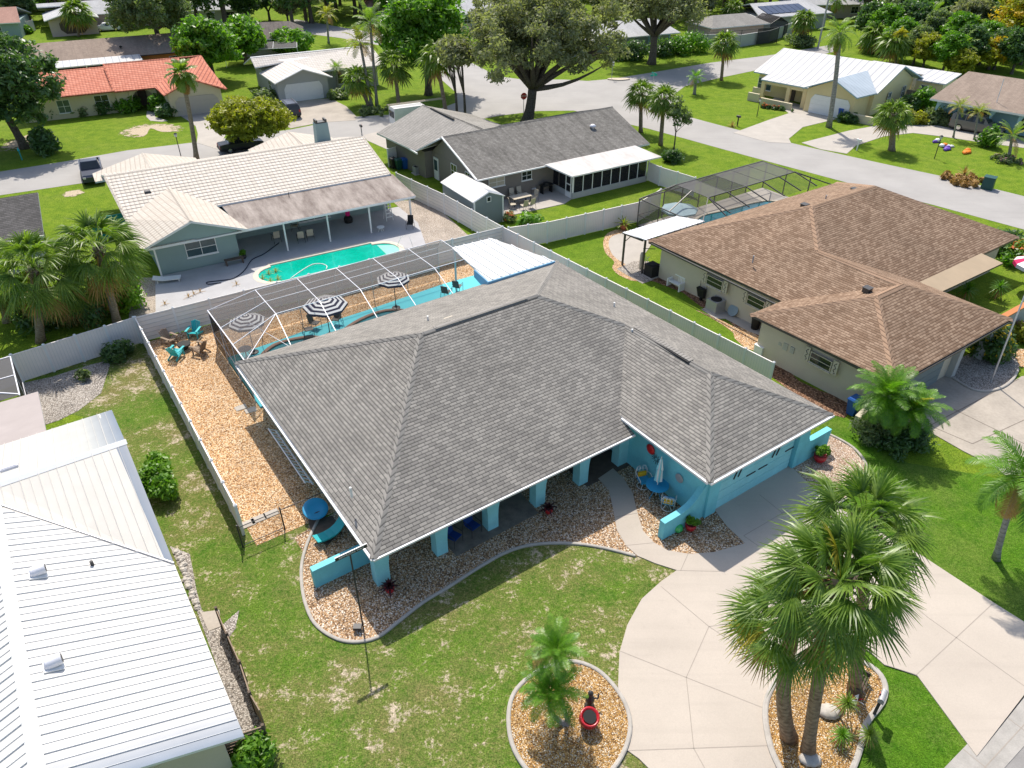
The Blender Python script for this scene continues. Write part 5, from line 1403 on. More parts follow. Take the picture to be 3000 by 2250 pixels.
def bwin(y, x=-.12, w=1.3):
    f = window(hb_, x - (.05 + .3*max(0,(y-.7))/8 if x < 1 else .22), y, 1.45, w, .6, -math.pi/2, frame='cream', sill=True, mull=0, rail=1)
    for s_ in (-1, 1):
        g = MB().box(s_*(w/2+.28)-.17,-.05,-.08,s_*(w/2+.28)+.17,-.01,.83); g.build('shutter', M['cream'], f)
        i_ = MB().tube([(s_*(w/2+.28)+.07*math.sin(k*1.57),-.06,-.02+k*.08) for k in range(10)], .018, 5)
        i_.build('scrollwork', M['dark'], f)
y1 = FB.l(q('j', 480, 1120, 1.6)).y
bwin(y1, -.08)
bwin(FB.l(q('h', 1200, 1190, 1.7)).y, 2.45, 1.3); bwin(FB.l(q('h', 870, 1030, 1.7)).y, 2.38, 1.3)
for (X, Y, w, h_) in ((55,920,.35,.8),(165,1000,.3,.45),(215,1030,.26,.4),(105,985,.2,.2)):
    p = FB.l(q('j', X, Y, 1.5)); MB().box(-.16,-w/2,-h_/2,0,w/2,h_/2).build('meter_box', M['cream' if w > .3 else 'metal'], hb_, loc=(-.1 + .0*p.x, p.y, 1.5))
    MB().tube([(-.13, p.y, 0), (-.13, p.y, 1.3)], .02, 5).build('conduit', M['metal'], hb_)
for t_, X, Y, z in (('h',1500,505,5.1),('i',745,1055,4.9),('i',315,1190,5.2),('j',805,550,4.3)):
    p = FB.l(q(t_, X, Y, z)); MB().box(-.22,-.2,-.15,.22,.2,.14).box(-.25,-.24,.14,.25,.24,.17).build('roof_vent', M['white' if X == 1500 else 'bronze'], hb_, loc=(p.x, p.y, z))
for t_, X, Y, z in (('h',1125,850,3.9),('i',500,1120,5.3)):
    p = FB.l(q(t_, X, Y, z)); pipe(hb_, p.x, p.y, z-.1, .3, .05, 'metal')
MB().box(-.1, -.08, 2.62, 11.4, -.005, 2.72).box(-.62,0,2.62,-.52,9,2.72).box(1.5,9.3,2.62,1.6,20.5,2.72).build('gutter', M['bronze'], hb_)
hs = thing('privacy_wall', 'tan wall with an orange capped top right of the brown shingle house', 'garden wall', FB.w(12.4,.9), FB.a)
MB().box(0,0,0,9.5,.25,1.9).build('wall_face', M['greyst'], hs); MB().box(-.05,-.06,1.9,9.55,.31,1.98).build('capping', M['orangest'], hs)
# brown house cage and pergola
cb = thing('pool_cage', 'bronze framed pool cage with grey mesh behind the brown shingle house', 'pool enclosure', FB.o, FB.a)
def bc(a, b_, w=.075): beam(cb, a, b_, w, 'bronze')
X0, X1, Y0, Y1_, TX0, TX1, TY0, TY1, ZB, ZP = 7.45, 23.4, 20.9, 27.8, 10.3, 21.0, 23.1, 26.6, 2.4, 3.35
xs = [TX0, 12.5, 14.7, 16.8, 18.9, TX1]
for x in xs: bc((x,TY0,ZP),(x,TY1,ZP),.035); bc((x,TY0,ZP),(x+.3,Y0,ZB+.3)); bc((x,TY1,ZP),(x,Y1_,ZB)); bc((x,Y1_,ZB),(x,Y1_,0))
bc((TX0,TY0,ZP),(TX1,TY0,ZP)); bc((TX0,TY1,ZP),(TX1,TY1,ZP)); bc((X0,Y1_,ZB),(X1,Y1_,ZB)); bc((X0,Y1_,1.0),(X1,Y1_,1.0),.035); bc((X0,Y0,ZB),(X0,Y1_,ZB)); bc((X0,Y0,1.0),(X0,Y1_,1.0),.035)
bc((X0,Y1_,ZB),(TX0,TY1,ZP)); bc((X0,24.4,ZB),(TX0,24.9,ZP)); bc((X0,Y0,ZB),(TX0,TY0,ZP)); bc((TX0,TY0,ZP),(TX0-.2,Y0,ZB+.2)); bc((X1,Y1_,ZB),(TX1,TY1,ZP)); bc((X1,Y0,ZB),(TX1,TY0,ZP)); bc((X1,Y0,ZB),(X1,Y1_,ZB))
for y in (Y0,23,25.5,Y1_): bc((X0,y,0),(X0,y,ZB),.06); bc((X1,y,0),(X1,y,ZB))
for i, (a, b_) in enumerate(zip(xs[:-1], xs[1:])):
    ym = (TY0+TY1)/2
    panel(cb, [(a,TY0,ZP),(b_,TY0,ZP),(b_,TY1,ZP),(a,TY1,ZP)], 'screen_r2' if i == 1 else 'screen_r')
    panel(cb, [(a,TY1,ZP),(b_,TY1,ZP),(b_,Y1_,ZB),(a,Y1_,ZB)], 'screen'); panel(cb, [(a,Y1_,0),(b_,Y1_,0),(b_,Y1_,ZB),(a,Y1_,ZB)], 'screen')
    panel(cb, [(a,TY0,ZP),(b_,TY0,ZP),(b_+.3,Y0,ZB+.3),(a+.3,Y0,ZB+.3)], 'screen_b')
panel(cb, [(X0,Y0,ZB),(X0,Y1_,ZB),(TX0,TY1,ZP),(TX0,TY0,ZP)], 'screen_b'); panel(cb, [(X0,Y0,0),(X0,Y1_,0),(X0,Y1_,ZB),(X0,Y0,ZB)], 'screen'); panel(cb, [(X1,Y0,ZB),(X1,Y1_,ZB),(TX1,TY1,ZP),(TX1,TY0,ZP)], 'screen_b')
dB = [(7.5,20.0),(23.3,20.0),(23.3,27.7),(7.5,27.7)]
plB = smooth_loop([(9.0,20.9),(10.4,23.2),(11.8,25.4),(13.6,26.2),(15.6,26.0),(17.6,25.8),(19.5,25.7),(21.2,25.2),(22.2,23.4),(21.4,21.2),(18,20.5),(12,20.5)], 3)
holed('pool_deck', [FB.w(*p) for p in dB], [[FB.w(p.x, p.y) for p in plB]], .12, 'conc', .14)
sheet('pool_water', [FB.w(p.x, p.y) for p in plB], .05, 'pool_dark')
kerb('pool_coping', [FB.w(p.x, p.y) for p in plB], .25, .15, 'coping_l', True, 'pale coping around the dark pool in the bronze cage', 'pool edge')
gz = thing('cantilever_umbrella', 'pale blue grey parasol inside the bronze pool cage', 'umbrella', FB.w(9.2, 24.9, .12))
cn = MB()
for k in range(8):
    a0, a1 = math.pi*k/4, math.pi*(k+1)/4
    cn.poly([(1.5*math.cos(a0),1.5*math.sin(a0),1.95),(1.5*math.cos(a1),1.5*math.sin(a1),1.95),(0,0,2.35)])
    cn.poly([(1.5*math.cos(a0),1.5*math.sin(a0),1.8),(1.5*math.cos(a1),1.5*math.sin(a1),1.8),(1.5*math.cos(a1),1.5*math.sin(a1),1.95),(1.5*math.cos(a0),1.5*math.sin(a0),1.95)])
cn.build('canopy', flat('fabric_paleblue', (.42,.56,.60), .8, .2), gz); MB().tube([(0,0,0),(0,0,2.3)],.035,8).build('pole', M['dark'], gz)
pg = thing('pergola', 'white ribbed patio cover on dark posts at the corner of the brown shingle house', 'patio cover', FB.o, FB.a)
fc = [(1.35,20.7,2.84),(7.5,20.7,2.84),(6.8,22.95,2.66),(1.2,22.95,2.66)]
MB().slab(fc, .07, 0, 1).build('roof', [M['corr2'], M['dark']], pg); seams(pg, fc, .3, 'white', .05, .035, 'roof_ribs')
for x, y in ((1.4,22.85),(1.6,20.9),(6.6,22.8)):
    MB().box(x-.06,y-.06,0,x+.06,y+.06,2.65).build('post', M['bronze'], pg)
beam(pg, (1.2,22.9,2.6),(6.8,22.9,2.6),.08,'bronze'); beam(pg, (1.25,22.9,2.6),(1.35,20.9,2.7),.08,'bronze'); beam(pg,(1.4,22.85,1.9),(1.4,22.2,2.6),.05,'bronze'); beam(pg,(1.45,20.9,2.1),(2.1,20.3,2.1),.04,'bronze')
# beds and things along the brown house side
sheet('patio_round', smooth_loop([q('g',x,y) for x,y in ((1450,1060),(1360,1090),(1335,1150),(1370,1240),(1450,1300),(1530,1330),(1620,1240),(1700,1100),(1600,1040))],3), .03, 'conc', th=.04)
sheet('gravel_ring', smooth_loop([q('g',x,y) for x,y in ((1440,1030),(1330,1060),(1292,1130),(1310,1220),(1380,1290),(1365,1340),(1420,1400),(1560,1450),(1640,1380),(1560,1200),(1640,1080))],3), .022, 'gravel_orange', th=.03)
sheet('rock_bed', [q('g',x,y) for x,y in ((1400,1350),(1540,1290),(1660,1290),(1700,1440),(1610,1470),(1480,1400))], .035, 'gravel_white', th=.02)
sheet('mulch_bed', [q('h',x,y) for x,y in ((150,1010),(330,1040),(560,1130),(700,1240),(900,1330),(1000,1430),(1180,1560),(1240,1640),(1300,1480),(1220,1330),(1000,1270),(820,1150),(600,1020),(420,900),(230,880))], .025, 'mulch', th=.03)
sheet('gravel_strip', [q('h',x,y) for x,y in ((660,1270),(720,1290),(880,1360),(960,1400),(1060,1420),(1200,1500),(1225,1545),(1140,1600),(1060,1580),(975,1500),(960,1450),(880,1390),(760,1320))], .03, 'gravel_orange', th=.02)
sheet('walk_slab', [q('h',x,y) for x,y in ((700,1260),(820,1310),(930,1270),(1100,1380),(1230,1450),(1215,1490),(1080,1440),(900,1340),(820,1340)) ], .04, 'conc', th=.03)
sheet('mulch_bed', [q('j',x,y) for x,y in ((0,1130),(100,1140),(250,1290),(420,1370),(640,1440),(690,1500),(620,1590),(500,1560),(380,1490),(200,1390),(0,1230))], .025, 'mulch', th=.03)
ac_unit('black air conditioner beside the pergola post of the brown shingle house', q('h', 300, 990), FB.a, .85, .95, 'black')
ac_unit('grey air conditioner on a pad halfway along the brown shingle house', q('h', 810, 1270), FB.a, .9, .85, 'metal')
wt = thing('water_filter', 'slim beige filter tank with white pipes beside the black air conditioner', 'filter tank', q('h', 213, 930))
MB().lathe([(.13,0),(.15,.05),(.15,1.1),(.08,1.3)], n=14).build('tank', M['cream'], wt, True)
MB().tube([(.3,0,0),(.3,0,1.0),(.1,.1,1.15)],.025,6).tube([(.45,0,0),(.45,0,.9),(.6,.1,.9)],.025,6).tube([(.6,-.1,0),(.6,-.1,.6)],.025,6).build('pipes', M['white'], wt)
bn = thing('bench', 'white slatted garden bench leaning by the wall of the brown shingle house', 'bench', q('h', 490, 1090), FB.a - math.pi/2)
sl_ = MB()
for k in range(4): sl_.box(-.6,-.22+k*.12,.42,.6,-.13+k*.12,.45)
sl_.build('seat', M['white'], bn)
bk = MB()
for k in range(9): bk.box(-.58+k*.14,.26,.45,-.52+k*.14,.29,.85)
bk.box(-.6,.25,.85,.6,.3,.93).build('backrest', M['white'], bn)
for s_ in (-1,1): MB().box(s_*.58-.04,-.25,0,s_*.58+.04,.28,.62).build('side_frame', M['white'], bn)
wb = thing('wheelbarrow', 'dark wheelbarrow standing on end against the wall by a grey air conditioner', 'wheelbarrow', q('h', 700, 1190), FB.a)
MB().hexa([(-.1,-.25,.25),(.1,-.25,.25),(.1,.25,.25),(-.1,.25,.25)],[(-.3,-.33,1.0),(.02,-.33,1.0),(.02,.33,1.0),(-.3,.33,1.0)]).build('tray', M['black'], wb)
MB().tube([(.1,-.25,.1),(.05,-.3,1.4)],.02,6).tube([(.1,.25,.1),(.05,.3,1.4)],.02,6).build('handles', M['wood_dk'], wb)
w_ = MB().lathe([(.12,-.04),(.18,-.03),(.18,.03),(.12,.04)],n=14); w_.rot('X',math.pi/2); w_.build('wheel', M['black'], wb, True, loc=(0,0,.18))
for i, (X, Y) in enumerate(((1135,1420),(1215,1455))):
    t = thing('rubbish_bin', ('round black rubbish bin under the roof corner of the brown shingle house, farther one','round black rubbish bin under the roof corner of the brown shingle house, nearer one')[i], 'bin', q('h', X, Y))
    MB().lathe([(.24,0),(.3,.75),(.31,.78)], n=18).build('body', M['black'], t, True); MB().lathe([(.32,.78),(.3,.84),(.12,.9),(.05,.95)], n=18).build('lid', M['black'], t, True)
pn = thing('round_pan', 'round grey basin leaning beside the air conditioner pad', 'basin', q('h', 960, 1310), FB.a)
pb_ = MB().lathe([(.1,0),(.36,.02),(.4,.14),(.38,.14)],n=18); pb_.rot('Y',-1.1); pb_.build('basin', flat('plastic_bluegrey',(.25,.32,.36),.6,.3), pn, loc=(0,0,.36))
ho = thing('garden_hose', 'dark coiled hose on the ground against the round basin', 'hose', q('h', 1000, 1300))
MB().tube([(.3*math.cos(a*.5),.3*math.sin(a*.5),.05+a*.004) for a in range(26)],.02,5).build('coil', M['black'], ho)
wheelie_bin('blue recycling bin against the near corner of the brown shingle house', q('j', 675, 1560), FB.a - math.pi/2, 'binblue', 1.1)
tag(MB().hexa([(-.35,-.15,0),(1.3,-.15,0),(1.3,.15,0),(-.35,.15,0)],[(-.35,-.15,.75),(1.3,-.15,1.1),(1.3,.15,1.1),(-.35,.15,.75)]).build('garden_wall', M['cream'], None, loc=q('r', 640, 590), rz=FB.a+.1), 'short cream wall stub between the blue bin and the lush palms', 'garden wall')
ub_ = thing('utility_cabinet', 'small white plastic cabinet at the end of the white fence', 'cabinet', q('h', 1180, 1630), FB.a)
MB().box(-.35,-.3,0,.35,.3,.7).build('body', M['vpost'], ub_); MB().box(-.38,-.33,.7,.38,.33,.76).build('lid', M['white'], ub_)
potp = potted('terracotta pot with yellow green cycad at the bend of the gravel ring', q('g', 1455, 1030, .03), .3, .45, 9, 'feather_y', .6, .5, 'terra', 'spiky')
# driveway of the brown house, beds
dB_ = [q('t',x,y) for x,y in ((-200,1460),(200,1250),(440,1240),(640,1310),(830,1420),(1000,1440),(1180,1400),(1300,1330),(1420,1260),(1700,1220))] + DP((2400,1000),(2400,1110),(2250,1090),(2150,1010),(2080,975),(2010,935),(1930,900),(1900,870))
sheet('neighbour_driveway', dB_, .04, 'conc_old', th=.05)
jb = MB(); 
for pts in ([(1960,900),(2100,960)],[(2100,960),(2230,900)],[(2060,885),(2212,960)],[(1990,930),(2200,820)]): jl(jb, DP(*pts), .05, .041, .044)
tag(jb.build('driveway_joints', M['soil']), kind='structure')
sheet('round_bed', smooth_loop([q('t',x,y) for x,y in ((640,1310),(560,1230),(620,1080),(900,950),(1200,950),(1380,1100),(1340,1290),(1180,1400),(1000,1440),(830,1420))],3), .05, 'gravel_white', th=.06)
kerb('kerb_edging', smooth_loop([q('t',x,y) for x,y in ((560,1270),(700,1360),(840,1430),(1000,1445),(1180,1400),(1310,1300),(1370,1180))],4,False), .16, .14, label='pale curved kerb around the shady bed by the flagpole')
sheet('gravel_patches', smooth_loop([q('t',x,y) for x,y in ((1200,1000),(1260,940),(1452,930),(1600,1000),(1600,1150),(1400,1140),(1300,1080))],3), .045, 'gravel_orange', th=.05)
tag(MB().tube([(0,0,0),tuple(up('t',1450,300,q('t',1045,1330)) - q('t',1045,1330)), tuple((up('t',1450,300,q('t',1045,1330)) - q('t',1045,1330))*1.5)],[.05,.04,.03],8).build('flagpole', M['alum'], None, True, loc=q('t',1045,1330)), 'thin white flagpole in the bed in front of the brown shingle house', 'flagpole')
# ================================================================== WHITE METAL ROOF HOUSE (bottom left)
FW = Fr(q('l', 1825, 1420, 2.8), 124.6)
hw = thing('house', 'house with a white standing seam metal roof in the bottom left corner', 'house', FW.o, FW.a)
zr = 4.75
g1 = [(0,0,2.8),(8.3,0,2.8),(13.1,4.9,zr),(0,4.9,zr)]; g2 = [(8.3,0,2.8),(14.4,0,zr),(14.4,9.8,zr),(13.1,4.9,zr)]
g2 = [(8.3,0,2.8),(14.4,0,zr-.0),(14.4,4.9,zr)]; g2b = [(14.4,4.9,zr),(14.4,14,zr),(8.3,14,2.8),(8.3,9.8,2.8),(13.1,4.9,zr)]
g3 = [(14.4,0,zr),(20.4,0,2.7),(20.4,14,2.7),(14.4,14,zr)]; g4 = [(0,4.9,zr),(14.4-.0,4.9,zr),(8.3,9.8,2.8),(0,9.8,2.8)]
g2 = [(8.3,0,2.8),(14.4,0,zr),(14.4,14,zr),(8.3,14,2.8),(8.3,9.8,2.8),(13.3,4.9,zr-.3)]
roofm(hw, [g1], 'seam_white', .1)
b = MB()
for f_ in ([g2[0],g2[1],(14.4,4.9,zr),g2[5]], [g2[5],(14.4,4.9,zr),g2[2],g2[3],g2[4]]): b.slab(f_, .1, 0, 0)
b.build('roof', [M['seam_cream']], hw); roofm(hw, [g3], 'seam_grey', .1); roofm(hw, [[(0,4.9,zr),(13.3,4.9,zr),(8.3,9.8,2.8),(0,9.8,2.8)]], 'seam_white', .1)
for f_, m_ in ((g1,'white'),([(0,4.9,zr),(13.3,4.9,zr),(8.3,9.8,2.8),(0,9.8,2.8)],'white')): seams(hw, f_, .33, 'rib', .042, .012)
seams(hw, g2, .33, 'rib2', .045, .014); seams(hw, g3, .33, 'rib2', .045, .014)
def flashing(segs, w, mat='white'): 
    caps(hw, segs, mat, w, 'ridge_flashing', .035)
flashing([((0,4.9,zr),(13.5,4.9,zr)), ((14.4,-.05,zr),(14.4,14,zr))], .2)
b = MB(); b.slab([(0,-.02,2.86),(20.4,-.02,2.86),(20.4,.1,2.86),(0,.1,2.86)], .2); 
MB().tube([(8.3,.0,2.84),(13.2,4.85,zr+.0)], .05, 6).build('valley_flashing', M['metal'], hw)
walls(hw, [(.6,.6),(19.8,.6),(19.8,9.2),(.6,9.2)], 2.72, 'cream')
gab = MB(); gab.hexa([(.6,.6,2.7),(.6,4.9,2.7),(.6,9.2,2.7),(.7,9.2,2.7),(.7,4.9,2.7),(.7,.6,2.7)],[(.6,.6,2.95),(.6,4.9,4.62),(.6,9.2,2.95),(.7,9.2,2.95),(.7,4.9,4.62),(.7,.6,2.95)]); gab.build('gable', M['cream'], hw)
MB().box(8.9,.55,2.6,19.9,.6,3.0).build('gable_trim', M['white'], hw)
b = MB()
for k in range(1): b.poly([(8.9,.58,2.6),(19.9,.58,2.6),(14.4,.58,4.6)])
b.build('gable', M['cream'], hw)
for (X, Y) in ((318,235),(440,920)):
    z = 4.2; p = FW.l(q('l', X, Y, z)); zz = 2.8 + (zr-2.8)*p.y/4.9
    v_ = MB(); v_.lathe([(.18,0),(.19,.05),(.19,.42),(.16,.46)], n=16); v_.rot('X', R(90)); 
    o = v_.build('roof_vent', M['alum'], hw, True, loc=(p.x, p.y+.25, zz+.2))
    MB().lathe([(.13,.465),(.15,.47)], n=14).rot('X', R(90)).build('vent_mouth', M['dark'], o)
    MB().box(-.26,-.2,-.02,.26,.35,.02).build('vent_base', M['white'], hw, loc=(p.x, p.y, zz+.04)).rotation_euler = (math.atan((zr-2.8)/4.9),0,0)
p = FW.l(q('l', 685, 125, 3.9)); pipe(hw, p.x, p.y, 2.8+(zr-2.8)*p.y/4.9-.05, .25, .06, 'dark')
sk = FW.l(q('k', 75, 1025, 4.2)); MB().box(-.3,-.35,0,.3,.35,.1).box(-.24,-.29,.1,.24,.29,.13,0).build('skylight', [M['alum']], hw, loc=(sk.x, sk.y, zr-(sk.x-14.4)*(zr-2.7)/6+.0)).rotation_euler = (0, math.atan((zr-2.7)/6), 0)
MB().slab([(20.3,2.9,2.72),(24.3,2.8,2.66),(24.5,16,2.66),(20.3,16,2.72)], .1, 0, 1).build('porch_roof', [M['membrane2b'], M['fascia']], hw)
cw = thing('pool_cage', 'flat pool cage with white frame at the left edge behind the metal roofed house', 'pool enclosure', FW.o, FW.a)
for a, b_ in (((24.4,3.6,2.7),(28.8,3.6,2.7)),((28.8,3.6,2.7),(28.8,14,2.7)),((26.6,3.6,2.7),(26.6,14,2.7)),((24.5,3.6,2.7),(28.8,9,2.9)),((28.8,3.6,0),(28.8,3.6,2.7)),((26.6,3.6,0),(26.6,3.6,2.7)),((24.4,3.6,1),(28.8,3.6,1))): beam(cw, a, b_, .06)
panel(cw, [(24.4,3.6,2.7),(28.8,3.6,2.7),(28.8,14,2.7),(24.4,14,2.7)], 'screen_r'); panel(cw, [(24.4,3.6,0),(28.8,3.6,0),(28.8,3.6,2.7),(24.4,3.6,2.7)], 'screen_s')
sheet('gravel_shady', [q('k',x,y) for x,y in ((180,340),(420,290),(700,200),(900,150),(880,230),(820,420),(640,560),(480,640),(300,700),(200,500))], .02, 'gravel_white', th=.03)
sheet('gravel_side', [q('l',x,y) for x,y in ((1270,0),(1420,60),(1470,330),(1510,480),(1650,600),(1790,480),(1760,620),(1700,700),(1960,1300),(1990,1440),(1830,1430),(1800,1400),(1500,560),(1400,300))], .02, 'gravel_white', th=.03)
sheet('slab_side', [q('l',x,y) for x,y in ((1500,500),(1640,480),(1660,600),(1560,640))], .04, 'conc_old', th=.03)
wf = thing('wooden_fence', 'weathered low board fence on the gravel strip beside the white metal roof', 'fence', (0,0,0))
pts = [q('l',1665,610), q('l',1745,800), q('l',1840,1010), q('l',1915,1240), q('l',1990,1370)]
for a, c in zip(pts[:-1], pts[1:]):
    d = c - a; an = math.atan2(d.y, d.x)
    MB().box(0,-.02,.05,d.length-.03,.02,1.15).build('board_panel', M['wood'], wf, loc=a, rz=an); MB().box(-.05,-.05,0,.05,.05,1.25).build('post', M['wood_dk'], wf, loc=a, rz=an)
gw = thing('slatted_gate', 'weathered wooden gate of horizontal slats at the corner of the white metal roof', 'gate', q('l', 2010, 1480), 0)
d = q('l', 1690, 1590) - q('l', 2010, 1480); gw.rotation_euler = (0,0,math.atan2(d.y,d.x)); sl_ = MB()
for k in range(6): sl_.box(0,-.02,.12+k*.17,d.length,.02,.25+k*.17)
sl_.build('slats', M['wood'], gw); MB().box(-.05,-.05,0,.05,.05,1.2).build('post', M['wood_dk'], gw); MB().box(d.length-.05,-.05,0,d.length+.05,.05,1.2).build('post', M['wood_dk'], gw)
rng0 = random.Random(4)
rk = MB()
for k in range(40):
    X = 1330 + k*3.6 + rng0.uniform(-14,14); Y = 40 + k*11 + rng0.uniform(-8,8); p = q('l', X, Y); r_ = rng0.uniform(.07,.15)
    rk.lathe([(r_*.6,0),(r_,r_*.4),(r_*.5,r_*.9)], (p.x,p.y,.0), 6, sx=rng0.uniform(.8,1.4))
tag(rk.build('edging_rocks', M['rock']), 'row of small grey rocks along the right side of the white metal roofed house', 'rocks', kind='stuff')
# ================================================================== TILE HOUSE
F7 = Fr(q('z', 430, 835, 2.5), 30.2)
ht = thing('house', 'sage green house with white tile roof and a long stained porch roof', 'house', F7.o, F7.a)
zt = 4.8
roofm(ht, [[(-1.3,10.55,zt),(20.1,10.55,zt),(20.0,4.15,3.22),(-.85,4.15,3.22)], [(-1.3,10.55,zt),(20.1,10.55,zt),(20.0,17.0,3.1),(-1.5,17.0,3.1)], [(-.85,4.3,3.24),(2.95,4.3,3.24),(2.95,-.2,2.6),(-.7,-.2,2.6)]], 'tile_white', .16)
roofm(ht, [[(2.95,-.6,4.15),(2.75,7.4,4.15),(-.95,4.6,3.25),(-.68,-.6,2.75)], [(2.95,-.6,4.15),(2.75,7.4,4.15),(5.4,4.3,3.3),(6.7,-.6,2.75)]], 'tile_cream', .16)
roofm(ht, [[(2.3,18.6,3.9),(2.3,13,3.9),(-2.1,15.5,3.0),(-2.1,18.6,2.8)], [(2.3,18.6,3.9),(2.3,13,3.9),(6.6,15.5,3.0),(6.6,18.6,2.8)], [(15.5,18.6,3.9),(15.5,13,3.9),(11.4,15.5,3.0),(11.4,18.6,2.8)], [(15.5,18.6,3.9),(15.5,13,3.9),(19.6,15.5,3.0),(19.6,18.6,2.8)]], 'tile_cream', .14)
caps(ht, [((-1.3,10.55,zt),(20.1,10.55,zt)), ((2.95,-.6,4.15),(2.75,7.4,4.15)), ((-1.3,10.55,zt),(-.85,4.15,3.2)), ((-.85,4.15,3.2),(-.68,-.6,2.75)), ((20.1,10.55,zt),(20,4.15,3.2)), ((2.3,18.6,3.9),(2.3,13,3.9)), ((15.5,18.6,3.9),(15.5,13,3.9))], 'tile_cream', .14)
MB().slab([(5.9,4.3,3.12),(20.3,4.3,3.12),(20.5,-.05,2.55),(6.3,-.05,2.55)], .12, 0, 1).slab([(0.0,-.02,2.5),(6.6,-.02,2.5),(6.6,.3,2.5),(0,.3,2.5)], .1, 1, 1).build('porch_roof', [M['membrane'], M['fascia']], ht)
walls(ht, [(.2,.6),(5.9,.6),(5.9,4.4),(19.6,4.4),(19.6,16.2),(-.8,16.2),(-.2,10)], 2.55, 'sage')
MB().hexa([(-.1,-.05,2.55),(6.1,-.05,2.55),(6.1,.05,2.55),(-.1,.05,2.55)],[(2.9,-.05,4.0),(3.0,-.05,4.0),(3.0,.05,4.0),(2.9,.05,4.0)]).build('gable', M['sage'], ht)
b = MB()
for s0, s1 in (((-1.15,10.5),(-.0,10.5)),): pass
MB().hexa([(-.9,4.5,2.5),(-.9,16.2,2.5),(-.8,16.2,2.5),(-.8,4.5,2.5)],[(-.9,4.5,3.1),(-.9,16.2,3.1),(-.8,16.2,3.1),(-.8,4.5,3.1)]).hexa([(-.95,4.5,3.1),(-.95,16.2,3.1),(-.85,16.2,3.1),(-.85,4.5,3.1)],[(-.95,10.4,4.6),(-.95,10.6,4.6),(-.85,10.6,4.6),(-.85,10.4,4.6)]).build('gable', M['sage'], ht)
window(ht, 3.3, .6, 1.05, 2.1, 1.1, 0, pane='glass_b', mull=1, rail=1)
window(ht, 7.2, 4.4, .9, 1.8, 1.1, 0); window(ht, 13.0, 4.4, .5, 2.6, 1.6, 0); window(ht, 16.8, 4.4, .9, 1.5, 1.1, 0); window(ht, 18.6, 4.4, .9, 1.0, 1.1, 0)
for x in (9.45,12.9,16.4,20.0,.12): MB().box(x-.06,.1,-.05,x+.06,.22,2.5).build('post', M['white'], ht)
MB().box(-.0,-.1,2.38,20.4,-.065,2.5).build('gutter', M['fascia'], ht)
for (X, Y) in ((455,358),(800,300),(1100,255),(1385,208),(1640,165)):
    p = F7.l(q('z', X, Y, 4.5)); MB().hexa([(-.28,-.25,-.1),(.28,-.25,-.1),(.28,.3,0),(-.28,.3,0)],[(-.2,-.1,.14),(.2,-.1,.14),(.2,.25,.14),(-.2,.25,.14)]).build('roof_vent', M['white'], ht, loc=(p.x, p.y, 4.45))
p = F7.l(q('z', 405, 475, 4.0)); MB().hexa([(-.28,-.25,-.1),(.28,-.25,-.1),(.28,.3,0),(-.28,.3,0)],[(-.2,-.1,.14),(.2,-.1,.14),(.2,.25,.14),(-.2,.25,.14)]).build('roof_vent', M['bronze'], ht, loc=(p.x, p.y, 4.0))
p = F7.l(q('z', 1317, 480, 3.3)); pipe(ht, p.x, p.y, 3.1, .3, .03, 'dark')
MB().hexa([(-.65,-.5,0),(.65,-.5,0),(.65,.5,0),(-.65,.5,0)],[(-.55,-.42,2.1),(.55,-.42,2.1),(.55,.42,2.1),(-.55,.42,2.1)]).build('chimney', M['sage'], ht, loc=(16.9,12.2,4.0))
MB().box(-.5,-.38,2.1,.5,.38,2.2).box(-.5,-.38,2.2,-.35,.38,2.4).box(.35,-.38,2.2,.5,.38,2.4).build('chimney_cap', M['bronze'], ht, loc=(16.9,12.2,4.0))
fence_teal = thing('side_gate', 'dark green board fence at the left end of the white tile roofed house', 'fence', F7.w(-3.3, 10.2), F7.a)
MB().box(0,-.04,0,2.4,.04,1.8).build('board_panel', M['teal_dk'], fence_teal); MB().box(-.1,-.1,0,.1,.1,1.9).build('post', M['teal_dk'], fence_teal)
pbk = [(-1.5,-5.2),(21.8,-5.2),(21.8,3.2),(19.7,4.4),(5.9,4.4),(5.9,.6),(-1.0,.6)]
PL = smooth_loop([(7.4,-1.45),(7.0,-1.6)],2) if False else None
pl7 = [(7.5,-1.55),(15.6,-1.55),(15.7,-1.95)] + [(15.9+1.5*math.cos(a), -3.55+1.6*math.sin(a)) for a in np.linspace(R(85), R(-85), 9)] + [(15.7,-5.0),(7.5,-5.0)] + [(7.5+1.45*math.cos(a), -3.4+1.5*math.sin(a)) for a in np.linspace(R(-95), R(-265), 9)]
holed('pool_patio', [F7.w(*p) for p in [(-1.2,-5.6),(18.9,-5.6),(20.6,.2),(20.6,4.4),(5.9,4.4),(5.9,.5),(-.3,.5)]], [[F7.w(*p) for p in pl7]], .10, 'conc_blue', .12)
sheet('pool_water', [F7.w(*p) for p in pl7], .04, 'pool_green')
kerb('pool_coping', [F7.w(*p) for p in pl7], .4, .13, 'coping_l', True, 'wide cream coping around the green water pool', 'pool edge')
stp_ = MB()
for k in range(3): stp_.prism([F7.w(15.9,-2.3-.0), F7.w(17.3-.3*k,-3.0), F7.w(17.3-.3*k,-4.2), F7.w(15.9,-4.8)], .042+.006*k, .046+.006*k)
tag(stp_.build('pool_steps', M['pool_shallow']), 'pale steps at the right end of the green pool', 'pool steps')
sheet('sand_left', [F7.w(*p) for p in ((-2.9,-5.6),(-1.2,-5.6),(-.3,.5),(-1.8,1.5))], .03, 'pale_sand', th=.04)
sheet('sand_corner', [F7.w(*p) for p in ((18.9,-5.6),(23.0,-5.9),(23.8,5),(20.7,6),(20.6,.2))], .03, 'pale_sand', th=.04)
